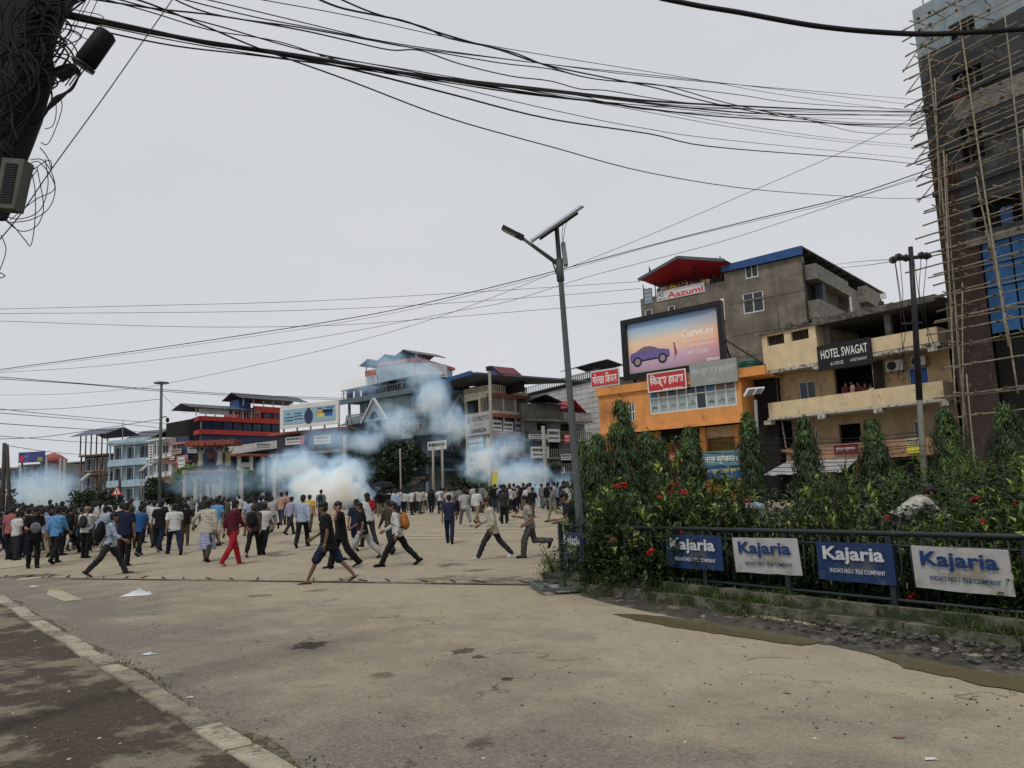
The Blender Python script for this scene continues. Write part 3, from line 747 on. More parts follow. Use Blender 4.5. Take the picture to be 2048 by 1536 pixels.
mbf = MB(); u0,u1,z0,z1 = strip_; zs = lerp(z0,z1,.66); fw=.09
for zz in (z0, zs-fw/2, z1-fw): mbf.box(u0,u1,.02,.12,zz,zz+fw)
ub = [lerp(u0,u1,k/wn_) for k in range(wn_+1)]
for k,u in enumerate(ub):
    c = min(max(u,u0+fw/2),u1-fw/2); mbf.box(c-fw/2,c+fw/2,.015,.125,z0+.001,z1-.001)
wo = mbf.build('window', WHITE, orr); wo['label'] = 'long shop window strip with toy posters'
for k in range(wn_):
    mb = MB(); mb.box(ub[k]+.03,ub[k+1]-.03,.06,.09,zs,z1-.03); mb.build('pane', cols[k], wo)
    mb = MB(); mb.box(ub[k]+.03,ub[k+1]-.03,.06,.09,z0+.03,zs); mb.build('pane', GLD if k == 5 else POSTER, wo)
    if k == 5: continue
    # printed toys: a different ride-on on each pane
    mb = MB(); c = (ub[k]+ub[k+1])/2; w = ub[k+1]-ub[k]; zz = lerp(z0,zs,.38); s = w*.2
    def ring(x,z,r,t=.35):
        nn = 14
        for i in range(nn):
            a,b_ = 2*math.pi*i/nn, 2*math.pi*(i+1)/nn
            mb.quad((x+r*math.cos(a),.057,z+r*math.sin(a)),(x+r*math.cos(b_),.057,z+r*math.sin(b_)),(x+r*(1-t)*math.cos(b_),.057,z+r*(1-t)*math.sin(b_)),(x+r*(1-t)*math.cos(a),.057,z+r*(1-t)*math.sin(a)))
    def bar(x0,z0_,x1,z1_,t): 
        d = Vector((x1-x0,0,z1_-z0_)).normalized(); q = Vector((-d.z,0,d.x))*t/2
        mb.quad(Vector((x0,.0565,z0_))-q,Vector((x1,.0565,z1_))-q,Vector((x1,.0565,z1_))+q,Vector((x0,.0565,z0_))+q)
    if k in (7,8,4):
        ring(c+s*.8,zz,s*.75); ring(c-s*1.2,zz-s*.3,s*.42); bar(c-s*1.2,zz,c+s*.3,zz+s*.6,s*.25); bar(c+s*.8,zz,c+s*.3,zz+s*1.6,s*.2); bar(c-.3*s,zz+s*1.6,c+s*.9,zz+s*1.65,s*.16)
    elif k in (6,0):
        mb.quad((c-s*1.4,.0567,zz-s*.2),(c+s*1.4,.0567,zz-s*.2),(c+s*1.2,.0567,zz+s*.5),(c-s*1.2,.0567,zz+s*.5)); ring(c-s*.8,zz-s*.4,s*.4,.6); ring(c+s*.8,zz-s*.4,s*.4,.6); bar(c-s*.5,zz+s*.5,c+s*.2,zz+s*1.3,s*.2)
    else:
        ring(c-s*.7,zz,s*.55); ring(c+s*.8,zz,s*.5); bar(c-s*.7,zz,c+.3*s,zz+s*1.,s*.2); bar(c+.3*s,zz+s,c+.8*s,zz,s*.18); bar(c-s,zz+s*.9,c-s*.2,zz+s*.8,s*.22)
    mb.build('toy_print', M('toy_print_ink',(.05,.075,.085),.5,.3), wo)
# ground floor: pillars, shutters
SHUT = M('yellow_brown_shutter', (.25,.155,.035), .6, .25, 1.2, streak=.4); SHUTR = M('maroon_shutter',(.14,.03,.04),.6,.25,1.2,streak=.3)
pil = [O.uz(x,880,1.2)[0] for x in (1215,1300,1315,1406,1475)]
for u in pil:
    mb = MB(); mb.box(u-.22,u+.22,1.2,1.6,0,zbot-.12); mb.build('pillar', ORANGE, orr)
def shutter(root, u0,u1,z0,z1,v,m, n=None):
    mb = MB(); n = n or max(6,int((z1-z0)/.14))
    for k in range(n):
        a,c = lerp(z0,z1,k/n), lerp(z0,z1,(k+1)/n); q = (a+c)/2
        mb.quad((u0,v,a),(u1,v,a),(u1,v-.04,q),(u0,v-.04,q)); mb.quad((u0,v-.04,q),(u1,v-.04,q),(u1,v,c),(u0,v,c))
    return mb.build('roller_shutter', m, root)
for i,(a,c,m) in enumerate(((0,1,SHUT),(2,3,SHUT),(3,4,SHUT))):
    u0,u1 = pil[a]+.25,pil[c]-.25; shutter(orr,u0,u1,.05,zbot-.9,1.7,m)
    mb = MB(); mb.box(u0-.02,u1+.02,1.4,1.75,zbot-.9,zbot-.13); mb.build('lintel', DARKIN if i%2 else CREAMD, orr)
shutter(orr,pil[2]+.9,pil[2]+1.9,.05,zbot-.95,1.62,SHUTR)
# blue canopy over the ground floor shop and signs
o, w, h = sign_board(O,1294,748,1374,776,-.35,REDSIGN,'red board with large white Nepali words on the orange parapet','sign',edge=WINK)
letters('िकड्स हाउस',0,-.005,h*.05,w*.86,h*.68,WINK,o,.022); print_lines(o,w,h,WINK,[(-.4,.05)],brng,-.1,.4)
o, w, h = sign_board(O,1378,729,1476,762,-.35,GREYSIGN,'grey faded board with pale Nepali lettering beside the red one','sign')
letters('सरल न्युज एण्ड बुक सेन्टर',0,0,h*.12,w*.92,h*.42,M('faded_white_ink',(.48,.49,.47),.6,.1),o,.012); letters('भरतपुर',0,0,-h*.32,w*.2,h*.14,M('faded_white_ink',(.48,.49,.47),.6,.1),o)
o, w, h = sign_board(O,1316,907,1353,922,.9,REDSIGN,'partly hidden red shop sign behind the red flowered bush','sign')
letters('किड्स हाउस'.replace('कि','िक'),0,0,0,w*.85,h*.6,WINK,o,.01)
o, w, h = sign_board(O,1403,904,1484,933,.9,CYANSIGN,'faded cyan shop sign with big white Nepali lettering over the shutters','sign')
letters('सरल स्टेसनर्स',0,0,0,w*.9,h*.62,WINK,o,.015)
o, w, h = sign_board(O,1400,934,1500,956,.2,BLUESIGN,'dark blue shop sign with yellow Nepali lettering above the shrubs','sign')
letters('सरल न्युज एण्ड बुक सेन्टर',0,0,h*.15,w*.9,h*.4,YINK,o,.008); letters('भरतपुर',0,0,-h*.3,w*.16,h*.2,WINK,o)
# green water tank
u,z = O.uz(1500,722,4); mb = MB(); prof = [(0,0),(.85,0)]
for k in range(7): prof += [(.88,.1+k*.2),(.8,.15+k*.2),(.88,.2+k*.2)]
prof += [(.6,1.55),(.2,1.7),(0,1.72)]; mb.lathe(prof,n=18); o = mb.build('water_tank', TANKG); O.put(o,u,4,zband+.12); tag(o,'ribbed green plastic water tank behind the orange parapet','water tank')

# ------------------------------------------------------------------ car billboard
Bf = Fr(1242,56.5,1448,51.2,0.55,650,680); zb0 = Bf.uz(1248,762)[1]; zb1 = Bf.uz(1242,642)[1]; BL = Bf.L
b_r = Bf.root('billboard',0,0,zpar)
tag(b_r,'large tilted billboard with a purple car, framed in black above the orange shops','billboard')
zo = zpar; z0, z1 = zb0-zo, zb1-zo
mb = MB(); fw = .42; mb.box(-.0,BL,-.1,.35,z0,z0+fw); mb.box(0,BL,-.1,.35,z1-fw*.8,z1); mb.box(0,fw,-.1,.35,z0+fw,z1-fw*.8); mb.box(BL-fw*.8,BL,-.1,.35,z0+fw,z1-fw*.8); mb.box(.1,BL-.1,.2,.34,z0+.1,z1-.1)
mb.build('frame', BLACK, b_r)
for k in range(4):
    u = lerp(.6,BL-.6,k/3); mb = MB(); mb.beam((u,.5,-.05),(u,.5,z1-.6),.14,.14); mb.beam((u,2.6,-.05),(u,.55,z1-.9),.1,.1); mb.build('stay', BLACK, b_r)
mb = MB(); mb.beam((BL-.1,.3,z1*.45),(BL+2.3,1.0,.1),.1,.1); mb.build('stay', BLACK, b_r)
# printed sheet: sunset gradient print
pm_, nt, N, L, b = nodes_of('sunset_print'); tc = N.new('ShaderNodeTexCoord'); sx = N.new('ShaderNodeSeparateXYZ'); cr = N.new('ShaderNodeValToRGB')
L.new(tc.outputs['Generated'], sx.inputs[0]); L.new(sx.outputs['Z'], cr.inputs['Fac']); e = cr.color_ramp.elements
e[0].position = 0; e[0].color = (0.42,0.28,0.34,1); e[1].position = 1; e[1].color = (0.150,0.330,0.600,1)
for p, c in ((.24,(0.600,0.405,0.540)),(.36,(0.750,0.495,0.495)),(.42,(0.840,0.540,0.390)),(.58,(0.900,0.630,0.420)),(.76,(0.510,0.600,0.675))):
    q = e.new(p); q.color = c + (1,)
cr2 = N.new('ShaderNodeValToRGB'); cr2.color_ramp.elements[0].position=.55; cr2.color_ramp.elements[0].color=(1,1,1,1); cr2.color_ramp.elements[1].color=(1.0,.72,.62,1); L.new(sx.outputs['X'],cr2.inputs['Fac'])
mx = N.new('ShaderNodeMix'); mx.data_type='RGBA'; mx.blend_type='MULTIPLY'; mx.inputs[0].default_value=.8; L.new(cr.outputs['Color'],mx.inputs[6]); L.new(cr2.outputs['Color'],mx.inputs[7])
L.new(mx.outputs[2], b.inputs['Base Color']); b.inputs['Roughness'].default_value=.5
a0,a1,c0,c1 = fw,BL-fw*.8,z0+fw,z1-fw*.8; W_,H_ = a1-a0,c1-c0
mb = MB(); mb.box(a0,a1,.14,.2,c0,c1); sheet = mb.build('printed_sheet', pm_, b_r)
PX = lambda x: a0+W_*x; PZ = lambda y: c0+H_*y; VV = .14
def flat(poly, m, name, v):
    mb = MB(); n = len(poly); mb.add([(PX(x),VV-v,PZ(y)) for x,y in poly],[tuple(range(n))]); return mb.build(name,m,sheet)
CARP = M('car_print_purple',(.16,.12,.33),.5,.15,2); CARD = M('car_print_dark',(.03,.025,.05),.5,.2); CARW = M('car_print_glass',(.2,.13,.14),.5,.1)
flat([(.02,.25),(.04,.21),(.46,.23),(.47,.3),(.46,.38),(.38,.41),(.345,.42),(.30,.47),(.24,.5),(.18,.5),(.12,.455),(.085,.42),(.03,.4),(.015,.33)],CARP,'car_print',.004)
flat([(.1,.42),(.14,.458),(.19,.483),(.255,.48),(.3,.45),(.325,.415)],CARW,'car_print',.006)
flat([(.207,.485),(.213,.485),(.22,.415),(.213,.415)],CARP,'car_print',.008)
flat([(.03,.25),(.46,.262),(.46,.235),(.03,.215)],CARD,'car_print',.008)
for cx in (.1,.385):
    mb = MB(); nn = 20; asp = W_/H_
    for rr,m_i,v in ((.052,0,.010),(.03,1,.012)):
        mb.add([(PX(cx+rr*math.cos(2*math.pi*i/nn)),VV-v,PZ(.225+rr*asp*math.sin(2*math.pi*i/nn))) for i in range(nn)],[tuple(range(nn))],m_i)
    mb.build('wheel_print',[CARD,M('wheel_print_grey',(.3,.26,.26),.5,.1)],sheet)
flat([(.51,.41),(.53,.43),(.54,.36),(.55,.28),(.54,.24),(.515,.25),(.52,.33)],M('dress_print',(.33,.08,.09),.5,.1),'figure_print',.004)
flat([(.515,.43),(.53,.43),(.53,.48),(.515,.48)],CARD,'figure_print',.004)
flat([(.518,.17),(.524,.17),(.53,.25),(.52,.25)],CARW,'figure_print',.004)
PW = M('print_white',(.9,.85,.82),.5,.05); PW2 = M('print_faint',(.85,.68,.62),.5,.05)
letters('Curvv.ev',PX(.775),VV-.006,PZ(.61),W_*.34,H_*.16,PW,sheet,.02)
letters('9801225500',PX(.76),VV-.006,PZ(.235),W_*.22,H_*.075,PW2,sheet,.015)
letters('TATA',PX(.94),VV-.006,PZ(.905),W_*.085,H_*.05,PW,sheet); letters('SIPRADI',PX(.915),VV-.006,PZ(.06),W_*.13,H_*.055,PW,sheet,.02)
mb = MB()
for y,x0,x1 in ((.46,.6,.96),(.37,.68,.94),(.5,.8,.93)):
    x = x0
    while x < x1: l = brng.uniform(.015,.05); mb.box(PX(x),PX(min(x+l,x1)),VV-.008,VV-.001,PZ(y-.012),PZ(y+.012)); x += l+.008
tag(mb.build('small_print',PW2,sheet),kind='stuff')

# ------------------------------------------------------------------ grey cement building behind
Gf = Fr(1282,70,1601,60.5,None,618,500); gr = Gf.root('cement_building')
tag(gr,'tall unpainted grey cement building with red roofed terrace full of onlookers','building')
GL = Gf.L; zt = Gf.uz(1600,512)[1]; zter = Gf.uz(1284,618)[1]; uT = Gf.uz(1449,560)[0]; DG = 17
hol = [Gf.rect(*r) for r in ((1488,525,1517,553),(1484,588,1529,621),(1289,620,1306,650),(1335,612,1352,650))]
mb = MB(); wall_skin(mb,0,uT,0,zter,[h for h in hol[2:]],0,.2); wall_skin(mb,uT,GL,0,zt,hol[:2],0,.2)
mb.quad((0,0,0),(0,0,zter),(0,DG,zter),(0,DG,0)); mb.box(.3,uT,.6,DG,0,zter-.3); mb.box(uT+.3,GL-2.6,.6,DG,0,zt-.1); mb.quad((uT,0,zter),(uT,0,zt),(uT,DG,zt),(uT,DG,zter)); mb.quad((0,0,zter),(uT,0,zter),(uT,DG,zter),(0,DG,zter))
mb.build('cement_wall', CEMENT, gr)
window(gr,*hol[0],.05,2,1,fw=.1); window(gr,*hol[1],.05,2,1,fw=.1); window(gr,*hol[2],.05,1,1,fw=.1); window(gr,*hol[3],.05,1,1,fw=.1)
o = Gf.rect(1441,600,1447,640); mb = MB(); mb.box(o[0],o[1]+.2,-.06,-.01,o[2],o[3]+.1); mb.build('window', WHITE, gr)
# floor bands
for py in (588,655,700):
    z = Gf.uz(1560,py)[1]; mb = MB(); mb.box(uT+.2,GL,-.03,-.002,z-.08,z+.08); mb.build('floor_band', CEMENT, gr)
# right side: stacked balconies and back wall (runs away from the street)
zf = [Gf.uz(1603,y)[1] for y in (527,600,646,720)]
mb = MB(); mb.box(GL-2.5,GL-.05,4.0,DG,0,zt-1.2); mb.quad((GL,0,0),(GL,.6,0),(GL,.6,zt),(GL,0,zt)); mb.box(GL-2.55,GL,.02,.6,0,zt-.5); mb.build('side_wall', CEMENT, gr)
def rail_(z0,z1,v0=.6,v1=9.): 
    mb = MB(); mb.box(GL-.16,GL+.9,v0,v0+.15,z0,z1); mb.box(GL+.75,GL+.9,v0+.15,v1,z0,z1); mb.box(GL-.1,GL+.75,v0+.15,v1,z0,z0+.14); mb.build('side_balcony', CEMENTL, gr)
zz1 = Gf.uz(1607,527)[1]; rail_(zz1-1.25, zz1); zz2 = Gf.uz(1607,600)[1]; rail_(zz2-1.5, zz2); rail_(zz2-5.2, zz2-4.1)
mb = MB(); mb.box(GL-2.4,GL-.05,.7,4,0,zt-2.); mb.build('balcony_recess', DARKIN, gr)
mb = MB(); mb.box(GL-2.4,GL+.85,9.1,DG,0,zt-1.0); mb.box(GL+.85,GL+1.6,12,DG,zz1-1.4,zz1+.1); mb.build('side_wall', CEMENTL, gr)
for v,z0 in ((8.9,0),(13,0)):
    mb = MB(); mb.tube([(GL+.97,v,z0),(GL+.97,v,zz1-1.4)],.09,7); mb.build('drain_pipe', PORCEL, gr)
for k in range(7):
    u=GL+1.55; v=12.1+k*.75; mb=MB(); mb.tube([(u,v,zz1-3.6),(u,v,zz1-1.4)],.025,4); mb.build('grille_bar', BLACK, gr)
mb = MB(); mb.box(GL+.2,GL+.75,2.2,2.9,zz2+.1,zz2+1.8); mb.build('hanging_laundry', M('grey_blue_cloth',(.09,.1,.14),.9,.3,3), gr)
# blue roof over the right half, sloping away at its side
zbl = Gf.uz(1448,517)[1]; zbr = Gf.uz(1603,493)[1]
mb = MB(); mb.hexa([(uT-.1,-.3,zt+.02),(GL+.2,-.3,zt+.02),(GL+.2,-.2,zt+.02),(uT-.1,-.2,zt+.02),(uT-.1,-.3,zt+.6),(GL+.2,-.3,zt+.75),(GL+.2,-.2,zt+.75),(uT-.1,-.2,zt+.6)]); mb.build('roof_fascia', BLUETIN, gr)
mb = MB(); mb.hexa([(uT-.1,-.2,zt+.52),(GL+.2,-.2,zt+.66),(GL+1.5,DG+2,zt-.1),(uT-.1,DG+2,zt+.3),(uT-.1,-.2,zt+.6),(GL+.2,-.2,zt+.75),(GL+1.5,DG+2,zt-.02),(uT-.1,DG+2,zt+.4)]); mb.build('roof', TINROOF, gr)
for k in range(10):
    v = 1+k*1.8; z = zt+.6-.72*(v/(DG+2)); mb = MB(); mb.beam((GL-1,v,z-.1),(GL+.25+1.2*v/(DG+2),v,z-.1),.08,.12); mb.build('rafter', BLACK, gr)
# red gable roof over the terrace: red lining seen from below, dark tin above
ze = Gf.uz(1278,560)[1]; zpk = Gf.uz(1356,514)[1]; uK = Gf.uz(1356,514)[0]; zre = Gf.uz(1447,521)[1]
VF = -1.2; VB = 9
# one pitched roof whose ridge runs back from the peak; front gable open, lined in red underneath
def rp(px,py,v): q = Gf.uz(px,py,v); return Vector((q[0],v,q[1]))
pk, le, re_ = rp(1356,516,VF), rp(1277,561,VF), rp(1449,522,VF)
pkb = Vector((pk.x,VB,pk.z)); leb = Vector((le.x,VB,le.z-.2)); reb = Vector((re_.x,VB,re_.z))
eve = rp(1336,579,VF+3.2); 
mb = MB(); T = Vector((0,0,.12))
mb.hexa([le,re_,reb,leb, le.lerp(pk,.99)+T*0, pk.lerp(re_,.98), pkb, pkb]) if False else None
# lower lining (red): spans from front edge down to an inner eave line
inn_l, inn_r = Vector((le.x+2.4, 2.4, le.z-.55)), Vector((re_.x-.1, 2.4, re_.z-.75))
mb.add([le, pk, re_, inn_r, inn_l], [(0,1,2,3,4)]); mb.build('roof_lining', REDTIN, gr)
mb = MB()
for a,c in ((le,pk),(pk,re_)): mb.beam(a+Vector((0,-.05,.06)),c+Vector((0,-.05,.06)),.12,.26)
mb.add([le+T,pk+T,pkb+T,leb+T],[(0,1,2,3)]); mb.add([pk+T,re_+T,reb+T,pkb+T],[(0,1,2,3)]); mb.beam(inn_l,inn_r,.14,.2)
mb.add([inn_l,inn_r,reb,leb],[(0,1,2,3)])
mb.build('roof', TINROOF, gr)
for px in (1288,1312,1393,1447):
    q = rp(px,600,.15); mb = MB(); mb.tube([(q.x,.15,zter-.4),(q.x,.15,le.z-.1+.25*(px-1288)/40)],.05,5); mb.build('terrace_post', BLACK, gr)
mb = MB(); mb.box(.1,uT-.05,7.5,7.7,zter,re_.z-.3); mb.build('terrace_back', DARKIN, gr)
mb = MB(); mb.box(0,uT,0,.14,zter,Gf.uz(1320,590)[1]); mb.build('terrace_parapet', CEMENT, gr)
o, w, h = sign_board(Gf,1314,0,1411,0,-.06,WHITESIGN,'x'); bpy.data.objects.remove(o)
ba = [Gf.uz(1313,590,-.08), Gf.uz(1409,574,-.08)]; zc = (Gf.uz(1313,586,-.08)[1]+Gf.uz(1313,602,-.08)[1])/2
w = ba[1][0]-ba[0][0]; hb = Gf.uz(1313,583,-.08)[1]-Gf.uz(1313,602,-.08)[1]
mb = MB(); mb.box(-w/2,w/2,0,.04,-hb/2,hb/2); o = mb.build('banner', WHITESIGN); Gf.put(o,ba[0][0]+w/2,-.08,zc); tag(o,'white banner with red word Aazumi hung below the terrace onlookers','banner')
letters('Aazumi',w*.1,0,-hb*.1,w*.74,hb*.62,REDINK,o,.02); letters('AZ',-w*.4,0,hb*.12,w*.12,hb*.42,INK,o); print_lines(o,w,hb,INK,[(-.33,.07)],brng,-.47,-.32); print_lines(o,w,hb,GREYINK,[(.38,.08)],brng,-.1,.45)
o, w, h = sign_board(Gf,1288,579,1305,605,-.05,SKYBLUE,'small pale blue banner on the left corner of the terrace','banner','banner'); print_lines(o,w,h,WINK,[(.3,.14),(.05,.14),(-.2,.14)],brng)
# little pennant on the eave
mb = MB(); mb.tube([(0,0,0),(.05,0,.8)],.025,4); mb.add([(.04,0,.25),(.3,.02,.1),(.05,0,.8)],[(0,1,2)]); o = mb.build('pennant', M('dark_green_cloth',(.03,.06,.04),.8,.2)); Gf.put(o,*[x for x in (rp(1298,547,VF).x,VF,rp(1298,549,VF).z)]); tag(o,'small dark pennant on the left slope of the red terrace roof','flag')
# ------------------------------------------------------------------ scaffolded building at the right edge
lrng = random.Random(23)
BRICKW = M('raw_brick_wall', (.06,.043,.037), .95, .35, 9, .6, 60, streak=.4, col2=(.17,.14,.12), cover=.35, c2sc=3)
DARKCEM = M('dark_cement_render', (.052,.055,.06), .95, .4, .8, .5, 20, streak=.6, col2=(.1,.105,.11), cover=.4, c2sc=.5)
PALEREN = M('pale_blue_render', (.24,.3,.33), .9, .25, 1, .3, 20, streak=.3)
BAMBOO = M('bamboo', (.25,.22,.165), .6, .35, 5, spec=.4, col2=(.14,.1,.06), cover=.45, rand=.3)
TARPB = M('blue_tarpaulin', (.022,.12,.32), .45, .25, 1.5, .3, 6, spec=.4)
S = Fr(1858,38.5,2330,30.5,None,300,250)
sr = S.root('unfinished_building'); tag(sr,'tall unfinished dark cement building wrapped in bamboo scaffolding','building')
SL = S.L; zS = [S.uz(1862,y)[1] for y in (10,110,203,305,385,492,700)]; SD = 12
ztop = S.uz(1848,8)[1]
def srect(x0,y0,x1,y1): 
    u0 = S.uz(x0,(y0+y1)/2)[0]; u1 = S.uz(x1,(y0+y1)/2)[0]; um = (u0+u1)/2
    # heights taken along the sloping storey lines
    z1 = S.uz(x0,y0)[1]; z0 = S.uz(x0,y1)[1]; return u0,u1,z0,z1
hol = [srect(1898,52,1952,86), srect(1906,150,1968,200), srect(1922,255,1968,330), srect(1945,410,2046,468)]
zbr = S.uz(1890,350)[1]; zb_ = S.uz(1905,490)[1]; zwhite = S.uz(1855,108)[1]
uc = S.uz(1925,420)[0]
mb = MB()
wall_skin(mb,0,SL,zwhite,ztop,[hol[0]],0,.25,1); wall_skin(mb,0,SL,zbr,zwhite,hol[1:3],0,.25,0)
wall_skin(mb,uc,SL,zb_,zbr,[hol[3]],0,.25,0); wall_skin(mb,0,uc,0,zbr,[],0,.25,2); ut = S.uz(1968,560)[0]; wall_skin(mb,uc,ut,0,zb_,[],0.0,.25,2)
mb.quad((0,0,0),(0,0,ztop),(0,SD,ztop),(0,SD,0),0); mb.box(.3,SL,.6,SD,0,ztop-.1,3); mb.quad((0,0,ztop),(SL,0,ztop),(SL,SD,ztop),(0,SD,ztop))
mb.build('wall',[DARKCEM,PALEREN,BRICKW,DARKIN], sr)
mb = MB(); mb.box(uc,SL,-.1,.3,zb_-.35,zb_); mb.build('floor_slab', CEMENTL, sr)
zt0 = S.uz(1985,668)[1]
nb = 5
for k in range(nb):
    for j in range(4):
        a,c = lerp(ut,SL-1,k/nb), lerp(ut,SL-1,(k+1)/nb); z0,z1 = lerp(zt0,zb_-.36,j/4), lerp(zt0,zb_-.36,(j+1)/4)
        mb = MB(); n = 4
        vs = [(lerp(a+.04,c-.04,i/n), .1+.06*math.sin((i+k)*1.7+j)*math.sin(math.pi*i/n), lerp(z0+.03,z1-.03,q)) for q in (0,1) for i in range(n+1)]
        mb.add(vs,[(i,i+1,n+2+i,n+1+i) for i in range(n)],0,True); mb.build('tarpaulin_sheet', TARPB, sr)
mb = MB(); mb.box(ut,SL,.3,.5,0,zt0-.05); mb.build('dark_front', DARKIN, sr)
for h in hol[:3]:
    mb = MB(); mb.box(h[0]+.05,h[1]-.05,.3,.4,h[2],h[3]); o = mb.build('window_opening', DARKIN, sr)
    for q in (.3,.68):
        u = lerp(h[0],h[1],q); mb = MB(); mb.box(u-.05,u+.05,.18,.26,h[2],h[3]); mb.build('prop', CONC, o)
# open band (balcony) between dark storeys
for py in (203,305,385):
    z = S.uz(1880,py)[1]; mb = MB(); mb.box(-.05,SL,-.12,.0,z-.15,z+.12); mb.build('floor_slab', DARKCEM, sr)
q = srect(1908,205,1968,245); mb = MB(); mb.box(q[0],q[1]+2,-.04,-.005,q[2],q[3]); mb.build('render_patch', CEMENTL, sr)
q = srect(1908,188,1925,200); mb = MB(); mb.box(q[0],q[1],-.08,.02,q[2],q[3]); mb.build('red_cloth', REDTIN, sr)
q = srect(1998,415,2022,455); mb = MB(); mb.box(q[0],q[1],.2,.28,q[2],q[3]); mb.build('blue_cloth', BLUETIN, sr)
for k in range(6):
    u = .15 + k*.22; z1 = S.uz(1895,300)[1]; mb = MB(); mb.tube([(u,-.05,zbr-.6),(u+.02,-.06,z1-.2*k)],.04,5); mb.build('rebar_bundle', M('rusty_steel',(.16,.07,.045),.8,.3), sr)
# bamboo scaffolding: uprights, ledgers, putlogs, each pole its own
scf = S.root('bamboo_scaffolding',0,-1.3); tag(scf,'bamboo pole scaffolding lashed in front of the unfinished building','scaffolding')
def bam(p,q,r=.045):
    r *= .85
    p,q = Vector(p),Vector(q); mb = MB(); n = max(2,int((q-p).length/1.2)); sag = Vector((lrng.uniform(-.06,.06),lrng.uniform(-.06,.06),lrng.uniform(-.05,.05)))
    pts = []; rs = []
    for i in range(n+1):
        t = i/n; c = p.lerp(q,t) + sag*math.sin(t*math.pi); pts.append(c); rs.append(r*(1.1-.35*t))
    mb.tube(pts,rs,6); return mb.build('bamboo_pole', BAMBOO, scf)
TV = -1.3
def su(px,py): 
    q = S.uz(px,py,TV); return q
ups = [((1846,0),(1905,640)), ((1893,345),(1910,800)), ((1915,640),(1935,860)), ((1916,20),(2016,680)), ((2014,60),(2052,470)), ((1958,400),(1990,520)),((1875,200),(1880,430))]
for (a,c) in ups:
    qa, qc = su(*a), su(*c)
    bam((qc[0],0,qc[1]-.3),(qa[0],0,qa[1]+1.2),.055); bam((qc[0]+.1,.06,qc[1]-2.5),(qa[0]+.08,.05,(qa[1]+qc[1])/2),.05)
zs_ = []
for py in (5,30,62,90,112,140,168,190,212,240,262,282,300,325,345,372,405,428,452,475,497,520,540,562,583,610,635,662,690,735,790,835):
    zs_.append(S.uz(1895,py,TV)[1])
for i,z in enumerate(zs_):
    u0 = -lrng.choice([.2,.35,.6,1.3,.3]) if i % 3 == 0 else lrng.uniform(-.15,.1) ; j = lrng.uniform(-.12,.12)
    bam((u0,.05+lrng.uniform(-.05,.05),z-.1+j),(SL*.55,.05,z+.05),.045)
    if i % 2 == 0: bam((lrng.uniform(-.3,.1),.12,z-.12),(SL*.6,.12,z-.2),.04)
    for px in (1890,1905,1940,1985,2030):
        if lrng.random() < .55:
            u = S.uz(px,300)[0] if px < 1900 else S.uz(px,400)[0]
            bam((u+lrng.uniform(-.3,.3),-.45,z+lrng.uniform(-.2,.1)),(u+lrng.uniform(-.2,.2),1.3,z+lrng.uniform(-.1,.15)),.035)
for k in range(7):
    z = zs_[k*2+2]; bam((-.2,0,z-1.0),(2.6,0.02,z+1.3),.035)
lash = M('coir_lashing',(.09,.06,.035),.95,.3)
mb = MB()
for z in zs_:
    for px in (1880,1905,1965,2030):
        u = S.uz(px,400,TV)[0] + lrng.uniform(-.05,.05); mb.ell((u,.02,z),(.1,.1,.08),6,4)
tag(mb.build('lashings', lash, scf), kind='stuff')

# ------------------------------------------------------------------ generic helpers for the far buildings
def simple_block(fr, name, label, u0, u1, z1, depth, mat, bands=(), z0=0.0):
    r = fr.root(name); tag(r,label,'building'); mb = MB(); mb.box(u0,u1,.3,depth,z0,z1); mb.build('wall', mat, r); return r
def pitched(root, u0,u1,v0,v1,z,h,mat,name='roof',th=.1,axis='u'):
    mb = MB(); T = Vector((0,0,th)); m = (v0+v1)/2
    if axis == 'u': a = [Vector((u0,v0,z)),Vector((u1,v0,z)),Vector((u1,m,z+h)),Vector((u0,m,z+h)),Vector((u1,v1,z)),Vector((u0,v1,z))]
    else:
        m = (u0+u1)/2; a = [Vector((u1,v0,z)),Vector((u1,v1,z)),Vector((m,v1,z+h)),Vector((m,v0,z+h)),Vector((u0,v1,z)),Vector((u0,v0,z))]
    mb.hexa([a[0],a[1],a[2],a[3],a[0]+T,a[1]+T,a[2]+T,a[3]+T]); mb.hexa([a[3],a[2],a[4],a[5],a[3]+T,a[2]+T,a[4]+T,a[5]+T]); return mb.build(name,mat,root)
def posts(root, us, v, z0, z1, m, t=.07, name='post'):
    for u in us:
        mb = MB(); mb.box(u-t,u+t,v-t,v+t,z0,z1); mb.build(name,m,root)
LBLUE = M('pale_blue_paint', (.32,.44,.53), .85, .2, .8, streak=.3)
TEAL = M('grey_teal_paint', (.27,.37,.42), .85, .25, .6, streak=.45, col2=(.15,.21,.24), cover=.42, c2sc=.5)
TEALD = M('dark_teal_trim', (.11,.155,.185), .8, .25, .8, streak=.3)
REDP = M('red_band_paint', (.42,.045,.04), .7, .15, .8, streak=.2)
NAVY = M('navy_cladding', (.03,.045,.085), .5, .25, .8)
WTILE = M('white_tiles', (.62,.62,.61), .6, .12, .8, streak=.35)
BEIGE = M('beige_paint', (.58,.53,.42), .85, .15, .8, streak=.3)
BRICKR = M('terracotta_edge', (.26,.1,.075), .9, .25, 2)
GREYB = M('grey_building', (.24,.24,.235), .9, .3, .6, streak=.5)
BROWNB = M('brown_building', (.12,.085,.065), .9, .3, .6, streak=.5)
MESHG = M('grey_mesh_screen', (.2,.2,.18), .8, .2, 3)
CURT = M('pale_curtain', (.48,.45,.4), .85, .25, 2)
FWHITE = M('off_white_frame', (.58,.6,.6), .7, .2, 2)
